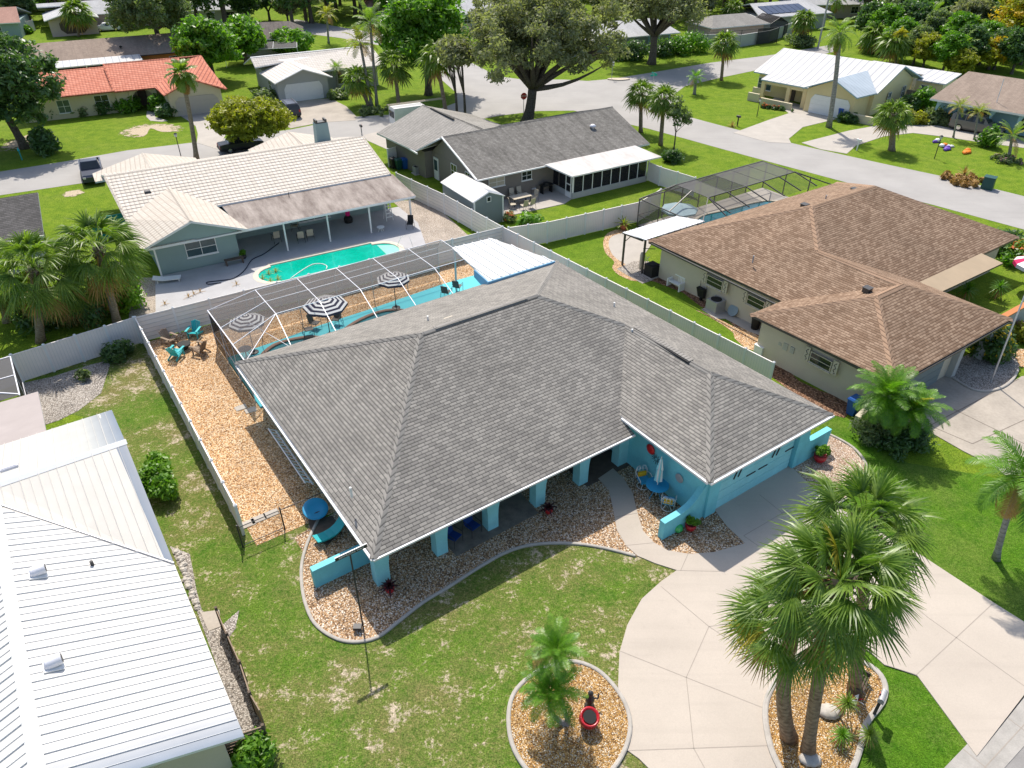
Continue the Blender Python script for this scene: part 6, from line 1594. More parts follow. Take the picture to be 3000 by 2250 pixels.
lo_ = thing('sun_lounger', 'pale grey sun lounger at the left corner of the green pool patio', 'sun lounger', q('e', 1370, 1180), F7.a - .25 + math.pi/2)
MB().box(-.33,-.85,.28,.33,.35,.34).build('seat', M['vpost'], lo_); MB().hexa([(-.33,.35,.28),(.33,.35,.28),(.33,1.0,.45),(-.33,1.0,.45)],[(-.33,.35,.34),(.33,.35,.34),(.33,1.0,.51),(-.33,1.0,.51)]).build('backrest', M['vpost'], lo_)
for x in (-.28,.28):
    for y in (-.75,.7): MB().box(x-.025,y-.025,0,x+.025,y+.025,.3).build('leg', M['vpost'], lo_)
hs_ = thing('pool_hose', 'dark pool hose snaking across the patio of the green pool', 'hose', (0,0,0))
MB().tube(smooth_loop([q('z',x,y,.13) for x,y in ((1255,800),(1160,870),(1080,910),(1030,980),(960,1030),(870,1045),(790,1055),(800,1068),(880,1058))],4,False,.14),.035,6).build('hose_pipe', flat('hose_navy',(.02,.03,.05),.6,.3), hs_, True)
wh = thing('pool_cleaner_hose', 'thin white cleaner hose floating in the green pool', 'hose', (0,0,0))
MB().tube(smooth_loop([q('z',x,y,.07) for x,y in ((1330,1030),(1400,980),(1470,940),(1530,935),(1565,950),(1560,970))],4,False,.07),.03,6).build('hose_pipe', M['white'], wh, True)
pr_ = thing('pool_rail', 'curved white handrail at the steps of the green pool', 'handrail', (0,0,0))
MB().tube([q('f',1560,330,.1), up('f',1590,260,q('f',1560,330,.1)), up('f',1650,240,q('f',1620,330,.1)), q('f',1690,350,.1)],.025,6).build('rail', M['white'], pr_, True)
for i, (X, Y, rz, lab) in enumerate(((1240,790,.5,'beige sling chair at the left porch post'), (1400,790,.1,'left of the two beige rocking chairs under the porch'), (1460,775,.1,'right of the two beige rocking chairs under the porch'), (1360,720,2.8,'beige chair against the wall under the stained porch roof'))):
    patio_chair(lab, q('z', X, Y, .1), F7.a + math.pi + rz*.5 - .2, 'black', 'fabric', 'beige porch chairs')
rt_ = round_table('low white table near the right porch post', q('f', 1428, 215, .1), .32, .4, 'white')
bb = thing('plant_bench', 'dark wooden bench with plants beside the green house wall', 'bench', q('z', 970, 935, .1), F7.a)
MB().box(-.7,-.2,.38,.7,.2,.44).build('seat', M['wood_dk'], bb)
for x in (-.6,.6): MB().box(x-.05,-.18,0,x+.05,.18,.38).build('leg', M['wood_dk'], bb)
potted('small potted plant at the right end of the dark bench', q('z', 1030, 900, .1), .2, .3, 21, 'lush', .28, .4, 'dark')
pk = thing('punching_bag', 'pink hanging bag above a dark base under the porch', 'toy', q('f', 1165, 140, .1))
MB().lathe([(.1,.55),(.19,.6),(.2,1.3),(.12,1.4)], n=14).build('bag', M['pink'], pk, True); MB().lathe([(.35,0),(.38,.3),(.3,.5),(.05,.55)], n=16).build('base', M['black'], pk, True)
ldr = thing('step_ladder', 'white step ladder at the right end of the stained porch', 'ladder', q('f', 1490, 120, .1), F7.a)
for s_ in (-1,1): MB().tube([(s_*.3,-.3,0),(s_*.2,0,1.8)],.035,4).build('rail', M['white'], ldr); MB().tube([(s_*.3,.4,0),(s_*.2,0,1.8)],.025,4).build('rail', M['white'], ldr)
for k in range(5): MB().box(-.28+k*.02,-.32+k*.06,.3+k*.3,.28-k*.02,-.16+k*.06,.34+k*.3).build('step', M['white'], ldr)
patio_chair('black metal chair at the right corner of the green pool patio', q('f', 1665, 190, .1), F7.a-.6, 'black', 'black')
# ================================================================== GREY HOUSE
hg = thing('house', 'taupe house with weathered grey shingle gable roof behind the white vinyl fence', 'house', F8.o, F8.a)
roofm(hg, [[(0,0,2.6),(19.7,0,2.6),(20.1,6.6,4.62),(.2,6.6,4.62)], [(.2,6.6,4.62),(20.1,6.6,4.62),(20.3,13.4,2.6),(3,13.4,2.6),(-.9,10.0,2.72)]], 'sh_g2', .14)
roofm(hg, [[(-1.0,10.1,2.68),(-1.7,17.4,2.68),(4.3,18.7,4.35),(4.9,7.7,4.32)], [(4.3,18.7,4.35),(4.9,7.7,4.32),(10.5,10,2.9),(10,18.7,2.65)]], 'sh_g3', .14)
caps(hg, [((.2,6.6,4.62),(20.1,6.6,4.62)), ((4.3,18.7,4.35),(5.2,7.8,4.35))], 'sh_g2', .14)
MB().box(4.3,12,4.36,4.5,17,4.45).build('ridge_vent', M['black'], hg)
walls(hg, [(.6,.6),(19.2,.6),(19.4,12.6),(9.5,12.6),(9.5,18.0),(-1.0,16.8),(-.2,9.6),(.6,9.6)], 2.55, 'taupe')
MB().hexa([(.62,.7,2.5),(.62,9.6,2.5),(.72,9.6,2.5),(.72,.7,2.5)],[(.62,6.5,4.5),(.62,6.7,4.5),(.72,6.7,4.5),(.72,6.5,4.5)]).build('gable', M['taupe'], hg)
MB().hexa([(19.1,.7,2.5),(19.1,12.6,2.5),(19.2,12.6,2.5),(19.2,.7,2.5)],[(19.1,6.5,4.5),(19.1,6.7,4.5),(19.2,6.7,4.5),(19.2,6.5,4.5)]).build('gable', M['taupe'], hg)
MB().tube([(-.0,-.02,2.62),(.2,6.6,4.62)],.09,4).build('rake_board', M['white'], hg)
MB().box(-.02,-.1,2.48,7.2,-.01,2.6).build('gutter', M['white'], hg); MB().box(-1.1,9.4,2.5,-1.0,17.0,2.64).build('gutter', M['white'], hg)
window(hg, .6, 5.2, 1.2, 1.0, 1.2, -math.pi/2); window(hg, 2.4, .6, 1.45, 1.6, .75, 0, pane='fabric'); window(hg, 5.6, .6, 1.45, 1.0, .75, 0); window(hg, .6, 2.6, 1.6, .8, .8, -math.pi/2)
MB().box(.5,8.3,0,.6,9.2,2.1).build('side_door', M['white'], hg); MB().box(.48,8.42,.9,.5,9.08,1.9).build('door_pane', M['glass_b'], hg)
p = F8.l(q('g', 1207, 200, 3.9)); MB().lathe([(.12,-.2),(.14,0),(.3,.05),(.32,.15),(.15,.26),(.03,.3)],n=16).build('roof_vent', M['alum'], hg, True, loc=(p.x,p.y,3.9))
sp = thing('screened_porch', 'flat white roofed screened porch on the front of the grey shingle house', 'porch', F8.o, F8.a)
MB().slab([(7.2,-.0,2.72),(17.8,-.0,2.72),(18.5,-3.1,2.35),(8.0,-3.1,2.35)], .12, 0, 1).build('roof', [M['membrane2'], M['fascia']], sp)
MB().box(8.6,-2.6,-.05,17.3,-2.45,.55).box(8.5,-2.6,-.05,8.62,.55,.55).box(17.2,-2.6,-.05,17.35,.5,.55).build('knee_wall', M['greyst'], sp)
nn = 9
for k in range(nn):
    x = 8.62 + k * (8.62/ (nn-1)); MB().box(x-.04,-2.57,.55,x+.04,-2.49,2.3).build('post', M['white'], sp)
    if k < nn-1: MB().box(x+.04,-2.54,.55,x+8.62/(nn-1)-.04,-2.52,2.3).build('screen', M['screen_d'], sp)
for y in (-2.5,-1.5,-.4): MB().box(8.52,y-.04,.0,8.6,y+.04,2.35).build('post', M['white' if y<-.6 else 'taupe'], sp)
MB().box(8.54,-2.4,.55,8.56,.5,2.35).build('screen', M['screen_d'], sp)
MB().box(8.44,-2.4,0,8.5,-1.55,.5).box(8.44,-2.4,.5,8.5,-2.32,2.05).box(8.44,-1.63,.5,8.5,-1.55,2.05).box(8.44,-2.4,1.97,8.5,-1.55,2.05).box(8.44,-2.4,1.2,8.5,-1.55,1.28).build('screen_door', M['white'], sp)
sheet('patio', [F8.w(*p) for p in ((1.0,-2.9),(7.2,-3.2),(8.6,-2.5),(8.6,.6),(.8,.6))], .05, 'conc', th=.06)
shd = thing('garden_shed', 'small slate blue shed with white gable roof behind the slatted fence', 'shed', F8.w(-2.35,-3.7), F8.a)
sw, ln_ = 2.75, 5.6
bx = MB().box(0,0,0,sw,ln_,2.3); bx.hexa([(0,0,2.3),(sw,0,2.3),(sw,.02,2.3),(0,.02,2.3)],[(sw/2-.01,0,2.85),(sw/2+.01,0,2.85),(sw/2+.01,.02,2.85),(sw/2-.01,.02,2.85)]); bx.build('wall', M['slate'], shd)
roofm(shd, [[(-.15,-.12,2.3),(sw/2,-.12,2.92),(sw/2,ln_+.1,2.92),(-.15,ln_+.1,2.3)], [(sw+.15,-.12,2.3),(sw/2,-.12,2.92),(sw/2,ln_+.1,2.92),(sw+.15,ln_+.1,2.3)]], 'seam_white', .06)
for x in (0, sw): MB().box(x-.06,-.03,0,x+.06,.03,2.28).build('corner_trim', M['white'], shd)
window(shd, sw*.5, -.0, 2.1, .32, .35, 0, mull=0, rail=0, sill=False)
tb = thing('dining_table', 'long patio dining table on the pale slab of the grey shingle house', 'table', q('g', 620, 760+60, .05), F8.a)
MB().box(-.95,-.5,.68,.95,.5,.72).build('tabletop', M['fabric'], tb)
for x in (-.85,.85):
    for y in (-.4,.4): MB().box(x-.03,y-.03,0,x+.03,y+.03,.68).build('leg', M['bronze'], tb)
for (X, Y, rz, lab) in ((565,790,math.pi*0+.0,'sling chair at the far left side of the patio dining table'),(625,775,0,'sling chair at the far side of the patio dining table by the wall'),(560,860,1.2,'sling chair at the left head of the patio dining table'),(650,870,math.pi,'sling chair at the near side of the patio dining table, left one'),(705,855,math.pi,'sling chair at the near side of the patio dining table, right one'),(725,800,-1.4,'sling chair at the right head of the patio dining table')):
    patio_chair(lab, q('g', X, Y, .05), F8.a + rz, 'bronze', 'fabric', 'sling chairs around the patio dining table')
patio_chair('white cushioned chair against the grey house wall', q('g', 720, 730, .05), F8.a, 'bronze', 'white')
gr_ = thing('grill', 'dark covered grill table beside the screened porch', 'grill', q('g', 830, 730, .05), F8.a)
MB().box(-.6,-.3,.7,.6,.3,.8).lathe([(.3,.8),(.28,.95),(.1,1.02)], n=14).build('grill_body', M['black'], gr_)
for x in (-.5,.5): MB().box(x-.03,-.25,0,x+.03,.25,.7).build('leg', M['black'], gr_)
for (X, Y, m_, lab) in ((1285,1460,'binblue','blue recycling bin by the side door of the grey shingle house'),(1235,1465,'green_dk','dark green bin beside the blue one behind the white fence'),(1190,1455,'black','black bin farthest left behind the white fence')):
    wheelie_bin(lab, q('b', X, Y), F8.a, m_)
ac_unit('dark air conditioner beside the taupe gable wall', q('b', 1395, 1500), F8.a, .7, .7, 'metal')
vfence('short white fence hiding the bins left of the grey shingle house', [q('b', 1150, 1440), q('b', 1300, 1395)], seg=1.6)
# ================================================================== ORANGE TILE HOUSE
FO = Fr(q('a', 365, 850, 2.7), 27.8)
hor = thing('house', 'cream house with bright orange barrel tile roof and arched entry', 'house', FO.o, FO.a)
roofm(hor, [[(-3,0,2.7),(7.7,0,2.7),(7.5,6,4.4),(-3,6,4.4)], [(-3,6,4.4),(7.5,6,4.4),(7.5,12,2.7),(-3,12,2.7)], [(7.7,-.4,2.7),(12.4,-.4,2.7),(16.4,3.4,4.25),(16.4,5.6,4.75),(7.5,5.6,4.75)], [(7.5,5.6,4.75),(19.1,5.6,4.75),(19.5,12,2.7),(7.5,12,2.7)],
  [(12.8,-5.3,2.75),(16.35,-5.3,4.2),(16.35,4.6,4.2),(12.3,-.4,2.75)], [(16.35,-5.3,4.2),(20.0,-5.4,2.7),(19.6,0,3.0),(19.1,5.6,4.75),(16.35,4.6,4.45)]], 'tile_orange', .16, 'tile_orange')
caps(hor, [((-3,6,4.4),(7.5,6,4.4)),((7.5,5.6,4.75),(19.1,5.6,4.75)),((7.7,-.4,2.75),(7.5,5.6,4.8)),((19.1,5.6,4.75),(19.6,0,3.05)),((19.6,0,3.05),(20.0,-5.4,2.75)),((16.35,-5.3,4.2),(12.8,-5.3,2.75)),((16.35,-5.3,4.2),(20,-5.4,2.75))], 'tile_orange', .14)
walls(hor, [(-2.5,.7),(7.8,.7),(7.8,.3),(9.2,.3),(9.2,3),(12.6,3),(13.3,-4.6),(19.4,-4.6),(18.8,11.4),(-2.5,11.4)], 2.62, 'yellowst2')
MB().hexa([(13.3,-4.62,2.6),(19.4,-4.62,2.6),(19.4,-4.5,2.6),(13.3,-4.5,2.6)],[(16.3,-4.62,4.05),(16.4,-4.62,4.05),(16.4,-4.5,4.05),(16.3,-4.5,4.05)]).build('gable', M['yellowst2'], hor)
garage_door(hor, 16.4, -4.62, 0, 5.0, 2.15, 0, 'beige', 4, .5)
MB().box(9.25,.25,0,9.5,.55,2.6).box(12.0,.0,0,12.4,.3,2.6).build('pillar', M['yellowst2'], hor)
arch = MB()
for k in range(10):
    a0, a1 = math.pi*k/10, math.pi*(k+1)/10; cx_, r_ = 10.75, 1.25
    arch.hexa([(cx_+r_*math.cos(a0),.2,1.4+r_*.85*math.sin(a0)),(cx_+r_*math.cos(a0),.45,1.4+r_*.85*math.sin(a0)),(cx_+r_*math.cos(a1),.45,1.4+r_*.85*math.sin(a1)),(cx_+r_*math.cos(a1),.2,1.4+r_*.85*math.sin(a1))],
              [(cx_+r_*math.cos(a0),.2,2.68),(cx_+r_*math.cos(a0),.45,2.68),(cx_+r_*math.cos(a1),.45,2.68),(cx_+r_*math.cos(a1),.2,2.68)])
arch.build('entry_arch', M['yellowst2'], hor); MB().box(10.3,2.9,0,11.3,2.98,2.1).build('front_door', M['wood_dk'], hor)
window(hor, 1.9, .7, .7, 1.3, 1.4, 0, pane='glass_b'); window(hor, 6.1, .7, .9, 1.5, 1.3, 0)
# brown long house behind
FG = Fr(q('a', 365, 850, 2.7), 27.8)
hl = thing('house', 'long low house with brown shingle roof and orange walls behind the orange tiled one', 'house', FO.w(-2, 22), FO.a)
roofm(hl, [[(-2,0,2.6),(24,0,2.6),(24,6.2,4.3),(-2,6.2,4.3)], [(-2,6.2,4.3),(24,6.2,4.3),(24,12,2.6),(-2,12,2.6)]], 'sh_tan', .14, 'dark')
walls(hl, [(-1.5,.6),(23.5,.6),(23.5,11.4),(-1.5,11.4)], 2.55, 'orangest')
MB().slab([(3.2,.2,2.75),(14.6,.2,2.75),(14.8,-2.6,2.4),(3.4,-2.6,2.4)], .14, 0, 1).build('porch_roof', [M['seam_white2'], M['fascia']], hl)
for k in range(4): MB().box(3.6+k*3.7,-2.5,0,3.75+k*3.7,-2.35,2.35).build('post', M['white'], hl)
MB().box(3.7,-2.4,0,14.7,-2.38,2.3).build('screen', M['screen_s'], hl)
window(hl, 19.5, .6, 1, 1.8, 1.0, 0)
p = (12.5, 2.6, 3.3); MB().lathe([(.06,-.3),(.06,.15),(.26,.2),(.1,.38)], n=10).build('roof_vent', M['black'], hl, True, loc=p)
# octagon window house
FQ = Fr(q('x', 900, 600), 29.5)
hq = thing('house', 'pinkish house with a dark octagonal opening in its front gable, top left', 'house', FQ.o, FQ.a)
roofm(hq, [[(-1.0,-.9,2.8),(3.6,-.9,4.0),(3.6,9,4.0),(-1.0,9,2.8)], [(3.6,-.9,4.0),(7.9,-.9,2.8),(7.9,5,2.8),(3.6,9,4.0)], [(6.5,4,2.7),(19.5,4,2.7),(19.5,9.6,4.4),(-1.5,9.6,4.4),(-1.5,8,4.0),(3,8,4.0)], [(-1.5,9.6,4.4),(19.5,9.6,4.4),(19.5,15,2.7),(-1.5,15,2.7)]], 'sh_pale', .15)
walls(hq, [(-.4,0),(7.3,0),(7.3,4.6),(18.8,4.6),(18.8,14),(-.4,14)], 2.7, 'pinkst')
MB().hexa([(-.4,0,2.65),(7.3,0,2.65),(7.3,.1,2.65),(-.4,.1,2.65)],[(3.4,0,3.8),(3.8,0,3.8),(3.8,.1,3.8),(3.4,.1,3.8)]).build('gable', M['pinkst'], hq)
oc = [(1.2,1.1),(2.0,.35),(4.9,.35),(5.8,1.1),(5.8,2.1),(5.0,2.75),(2.0,2.75),(1.2,2.1)]
b = MB(); b.poly([(x,-.03,z) for x,z in oc]); b.build('garage_opening', M['wood_dk'], hq)
window(hq, 11, 4.6, .9, 1.4, 1.3, 0); MB().box(9.7,4.5,.8,10.1,4.58,2.3).box(11.9,4.5,.8,12.3,4.58,2.3).build('shutter', M['wood_dk'], hq)
# pink roof house, far left
FP = Fr(q('x', 330, 360, 2.6), 20)
hp = thing('house', 'grey green house with a pink shingle roof at the top left corner', 'house', FP.o, FP.a)
roofm(hp, [[(0,0,2.6),(-14,0,2.6),(-14,6,4.4),(-1,6,4.4)], [(-14,6,4.4),(-1,6,4.4),(0,12,2.6),(-14,12,2.6)]], 'sh_pink', .16)
walls(hp, [(-.6,.6),(-14,.6),(-14,11.4),(-.6,11.4)], 2.55, 'sage'); window(hp, -4.2, .6, .5, 1.5, 1.6, 0, pane='glass_b')
vfence('pale fence panel right of the pink roofed house', [q('x', 300, 560)+Vector((0,2,0)), q('x', 530, 510)+Vector((0,1,0))], seg=2)
# beige garage house
FE = Fr(q('b', 175, 720, 2.7), 29.5)
he = thing('house', 'grey green house with cream tile roof and a wide white garage door', 'house', FE.o, FE.a)
roofm(he, [[(-.2,0,2.7),(3.6,0,4.05),(3.6,7,4.05),(-.5,6.6,2.8)], [(3.6,0,4.05),(7.3,0,2.7),(6.8,3.4,2.9),(3.6,7,4.05)], [(-1,6.2,3.6),(3.6,6.5,3.9),(6.5,3.2,2.9),(15.8,3.0,2.8),(15.8,8,4.5),(-1,8,4.5)], [(-1,8,4.5),(15.8,8,4.5),(15.8,13.4,2.8),(-1,13.4,2.8)]], 'tile_white2', .15)
caps(he, [((3.6,0,4.05),(3.6,7,4.05)),((-1,8,4.5),(15.8,8,4.5)),((3.6,0,4.05),(-.2,0,2.7)),((3.6,0,4.05),(7.3,0,2.7))], 'white', .12)
walls(he, [(.3,1.0),(6.9,1.0),(6.9,4.2),(15,4.2),(15,12.6),(.3,12.6)], 2.62, 'greyst')
MB().hexa([(.3,1.0,2.6),(6.9,1.0,2.6),(6.9,1.1,2.6),(.3,1.1,2.6)],[(3.55,1.0,3.85),(3.65,1.0,3.85),(3.65,1.1,3.85),(3.55,1.1,3.85)]).build('gable', M['greyst'], he)
garage_door(he, 3.6, .99, 0, 5.0, 2.2, 0, 'white', 4, .35); window(he, 10, 4.2, .8, 1.6, 1.3, 0); window(he, .3, 5, 1, 1.2, 1, -math.pi/2)
# dark roof house behind it
FD = Fr(q('b', 415, 325, 2.6), 14)
hd = thing('house', 'house with a dark brown shingle roof between the tall tree and the palms, top', 'house', FD.o, FD.a)
roofm(hd, [[(0,0,2.6),(-17,0,2.6),(-16,5.5,4.3),(-2,5.5,4.3)], [(-17,0,2.6),(-16,5.5,4.3),(-17,11,2.6)], [(0,0,2.6),(-2,5.5,4.3),(0,11,2.6)], [(-16,5.5,4.3),(-2,5.5,4.3),(0,11,2.6),(-17,11,2.6)]], 'sh_dark2', .15)
walls(hd, [(-.6,.6),(-16.4,.6),(-16.4,10.4),(-.6,10.4)], 2.55, 'greyst'); MB().box(-12,1.5,3.1,-11.2,2.2,3.4).build('skylight', M['lamp'], hd)
cd = thing('pool_cage', 'pool cage with pale mesh behind the cream tiled roof', 'pool enclosure', FD.w(-12, -7), FD.a)
for k in range(4): beam(cd, (k*3.6,0,2.4),(k*3.6,6,2.4),.05)
beam(cd,(0,0,2.4),(10.8,0,2.4),.05); beam(cd,(0,0,0),(0,0,2.4),.05); panel(cd, [(0,0,2.4),(10.8,0,2.4),(10.8,6,2.4),(0,6,2.4)], 'screen_r'); beam(cd,(10.8,0,0),(10.8,0,2.4),.05)
# dark roof at the left edge
FL = Fr(q('e', 355, 800, 2.7), 30)
hx = thing('house', 'house with a dark charcoal shingle roof cut by the left edge of the photo', 'house', FL.o, FL.a)
roofm(hx, [[(0,0,2.7),(-12,0,2.7),(-12,5,4.3),(.3,5,4.3)], [(-12,5,4.3),(.3,5,4.3),(0,10,2.7),(-12,10,2.7)]], 'sh_dark', .15)
walls(hx, [(-.6,.6),(-12,.6),(-12,9.4),(-.6,9.4)], 2.6, 'greyst'); MB().box(-12,-.1,2.6,0,-.0,2.72).build('gutter', M['white'], hx)
# yellow house
FY = Fr(q('d', 770, 845, 2.8), -46)
hy = thing('house', 'pale yellow house with white ribbed metal roof at the upper right', 'house', FY.o, FY.a)
roofm(hy, [[(-15.8,3.6,2.8),(.8,3.7,2.8),(.9,10,5.0),(-15.4,9.8,5.0)], [(.9,10,5.0),(-15.4,9.8,5.0),(-15.8,16,2.8),(1.6,15.6,2.85)], [(-13.6,3.7,2.86),(-6.6,3.7,2.86),(-6.8,1.4,2.55),(-13.4,1.4,2.55)]], 'seam_white2', .14, 'trimblue')
roofm(hy, [[(-6.9,0,2.8),(-3.2,0,4.35),(-2.6,7.6,4.35),(-7.0,3.7,2.85)]], 'seam_white2', .14, 'trimblue'); roofm(hy, [[(-3.2,0,4.35),(0,0,2.8),(.7,3.7,2.85),(-2.6,7.6,4.35)]], 'seam_blue', .14, 'trimblue')
walls(hy, [(-15.2,4.2),(-6.5,4.2),(-6.5,.6),(-.4,.6),(-.2,4.2),(.3,4.2),(.5,15),(-15.2,15.2)], 2.72, 'yellowst')
MB().hexa([(-6.5,.58,2.7),(-.4,.58,2.7),(-.4,.68,2.7),(-6.5,.68,2.7)],[(-3.25,.58,4.15),(-3.15,.58,4.15),(-3.15,.68,4.15),(-3.25,.68,4.15)]).hexa([(.4,4.2,2.7),(.4,15.2,2.7),(.5,15.2,2.7),(.5,4.2,2.7)],[(.4,9.8,4.8),(.4,10,4.8),(.5,10,4.8),(.5,9.8,4.8)]).build('gable', M['yellowst'], hy)
garage_door(hy, -3.3, .58, 0, 5.0, 2.2, 0, 'white', 4, .4)
for x in (-7.2,-9.4,-13.0): MB().box(x-.25,1.5,0,x+.25,1.9,2.5).build('pillar', M['yellowst'], hy)
MB().box(-9.2,1.5,2.0,-7.4,1.85,2.5).box(-12.8,1.5,2.1,-9.6,1.85,2.5).build('porch_beam', M['yellowst'], hy)
MB().box(-10.6,4.1,0,-9.7,4.2,2.1).build('front_door', M['wood_dk'], hy)
window(hy, -14.2, 4.2, .7, 1.9, 1.4, 0, pane='glass_b'); window(hy, .52, 8.4, .8, .8, 1.3, math.pi/2, pane='glass_b'); window(hy, .52, 12.6, 1.0, 1.0, 1.2, math.pi/2, pane='glass_b')
hyb = thing('garden_wall', 'low cream wall with a step in front of the yellow house porch', 'garden wall', FY.w(-14.2, .2), FY.a)
MB().box(0,0,0,1.6,.3,1.0).box(2.2,-.6,0,6.5,-.3,.8).build('wall_face', M['yellowst2'], hyb)
MB().box(-1.1,3.0,0,.4,3.3,1.0).build('wall_end', M['yellowst2'], hyb)
tag(MB().box(0,0,0,2.6,.3,.9).build('garden_wall', M['yellowst2'], None, loc=FY.w(-.2, .3), rz=FY.a), 'low cream wall right of the yellow house garage', 'garden wall')
rw = thing('carport_roof', 'flat pale roof rising behind the ridge of the yellow house', 'roof', FY.w(-8, 17.5), FY.a)
MB().slab([(0,0,2.9),(9,0,2.9),(9,5,2.7),(0,5,2.7)], .15).build('roof', M['seam_white2'], rw); MB().box(.2,.2,0,8.8,4.8,2.7).build('wall', M['greyst'], rw)
rw = thing('rear_wing', 'small white roofed wing at the right rear of the yellow house', 'house', FY.w(1.0, 14.6), FY.a)
MB().slab([(0,0,2.8),(3.6,0,2.8),(3.6,5,3.3),(0,5,3.3)], .15).build('roof', M['seam_white2'], rw); MB().box(.0,.3,0,3.3,4.8,2.65).build('wall', M['yellowst'], rw)
window(rw, 1.2, .3, 1.0, .8, 1.2, 0, pane='glass_b')
wfy = thing('wooden_fence', 'weathered dark board fence between the yellow house and the blue one', 'fence', FY.w(.8, 13), FY.a)
MB().box(0,-.03,0,5.4,.03,1.8).build('board_panel', M['wood'], wfy); MB().box(5.3,-.06,0,5.42,.06,1.9).build('post', M['wood'], wfy)
wheelie_bin('blue bin in front of the yellow house garage door', q('d', 622, 1022), FY.a, 'binblue', 1.15); wheelie_bin('dark green bin right of the blue one at the yellow house', q('d', 675, 1035), FY.a, 'green_dk', .95)
# blue arch house
FU = Fr(q('d', 1400, 850, 2.8), -45.2)
hu = thing('house', 'pale blue house with arches and a brown roof at the right edge', 'house', FU.o, FU.a)
roofm(hu, [[(0,0,2.8),(24,0,2.8),(22,7.5,4.85),(1.1,7.5,4.85)], [(1.1,7.5,4.85),(22,7.5,4.85),(24,15,2.8),(0,15,2.8)]], 'sh_tan', .2, 'fascia')
walls(hu, [(.6,2.6),(23,2.6),(23,14.4),(.6,14.4)], 2.7, 'bluest')
for k in range(5):
    x = .7 + k * 2.9
    b = MB(); pr_ = [(x,0)] + [(x+.9*(1-math.cos(a)), 0.1+2.5*math.sin(a)) for a in np.linspace(0, math.pi/2, 8)] + [(x, 2.65)]
    b.hexa([(a_,.7,z_) for a_, z_ in pr_], [(a_,1.0,z_) for a_, z_ in pr_]); b.build('porch_arch', M['bluest'], hu)
MB().hexa([(-.1,.6,2.6),(0,.6,2.6),(0,14,2.6),(-.1,14,2.6)],[(1.0,7.3,4.7),(1.1,7.3,4.7),(1.1,7.6,4.7),(1.0,7.6,4.7)]).build('gable', M['bluest'], hu)
window(hu, 5, 2.6, .9, 1.6, 1.2, 0); window(hu, 10, 2.6, .6, 1.8, 1.6, 0)
hu2 = thing('garage_wing', 'small pale roof corner of a turquoise wing at the right edge', 'house', q('i', 2110, 560), FU.a)
MB().box(0,0,0,6,6,2.5).build('wall', M['bluest'], hu2); MB().slab([(-.4,-.4,2.55),(6,-.4,2.55),(6,6,3.2),(-.4,6,3.2)], .15).build('roof', M['sh_tan'], hu2)
# solar house + cage
FS = Fr(q('y', 400, 150, 2.7), 24)
hz_ = thing('house', 'white house with dark solar panels on its roof, top right of centre', 'house', FS.w(3, 3), FS.a)
roofm(hz_, [[(0,0,2.7),(17,0,2.7),(15,6,4.3),(2,6,4.3)], [(2,6,4.3),(15,6,4.3),(17,12,2.7),(0,12,2.7)]], 'sh_pale', .15)
walls(hz_, [(.6,.6),(16.4,.6),(16.4,11.4),(.6,11.4)], 2.6, 'greyst')
for k in range(7):
    MB().hexa([(2.6+k*1.4,1.2,3.08),(3.9+k*1.4,1.2,3.08),(3.9+k*1.4,4.4,3.93),(2.6+k*1.4,4.4,3.93)],[(2.6+k*1.4,1.2,3.14),(3.9+k*1.4,1.2,3.14),(3.9+k*1.4,4.4,3.99),(2.6+k*1.4,4.4,3.99)]).build('solar_panel', flat('solar_dark',(.03,.045,.09),.3,.5), hz_)
hz2 = thing('house', 'grey hip roofed house with a dark screened room behind the long pale wall', 'house', FS.w(-3.5,-2), FS.a)
roofm(hz2, [[(-8,0,2.7),(4.5,0,2.7),(2,4,4.0),(-5,4,4.0)], [(4.5,0,2.7),(2,4,4.0),(4.5,8,2.7)], [(-8,8,2.7),(4.5,8,2.7),(2,4,4.0),(-5,4,4.0)], [(-8,0,2.7),(-5,4,4.0),(-8,8,2.7)]], 'sh_g3', .15)
walls(hz2, [(-7.5,1.0),(4,1.0),(4,7.5),(-7.5,7.5)], 2.6, 'pinkst')
for x in (-11,-7.5,-4,-.5,4): beam(hz2, (x,-3,0),(x,-3,2.6),.07,'bronze')
beam(hz2,(-11,-3,2.6),(4,-3,2.6),.07,'bronze'); MB().poly([(-.5,-3,.1),(4,-3,.1),(4,-3,2.6),(-.5,-3,2.6)]).build('screen', M['screen_d'], hz2)
cs = thing('pool_cage', 'dark gabled pool cage beside the solar panel house', 'pool enclosure', FS.w(2.0,-1), FS.a)
for a, b_ in (((0,0,0),(0,0,2.4)),((4,0,0),(4,0,2.4)),((0,0,2.4),(2,0,3.4)),((2,0,3.4),(4,0,2.4)),((0,5,2.4),(2,5,3.4)),((2,0,3.4),(2,5,3.4)),((0,0,2.4),(0,5,2.4)),((4,0,2.4),(4,5,2.4))): beam(cs, a, b_, .06, 'bronze')
panel(cs, [(0,0,0),(4,0,0),(4,0,2.4),(2,0,3.4),(0,0,2.4)], 'screen_d'); panel(cs, [(0,0,2.4),(2,0,3.4),(2,5,3.4),(0,5,2.4)], 'screen_s'); panel(cs, [(4,0,2.4),(2,0,3.4),(2,5,3.4),(4,5,2.4)], 'screen_r')
wl_ = thing('boundary_wall', 'long pale block wall in front of the screened houses, beyond the side street', 'garden wall', (0,0,0))
pts = [q('c',1640,400), q('c',1960,405), q('c',2212,365), q('d',200,290)]
for a, c in zip(pts[:-1], pts[1:]):
    d = c - a; MB().box(0,-.12,0,d.length,.12,1.9).build('wall_section', M['greyst'], wl_, loc=a, rz=math.atan2(d.y,d.x))
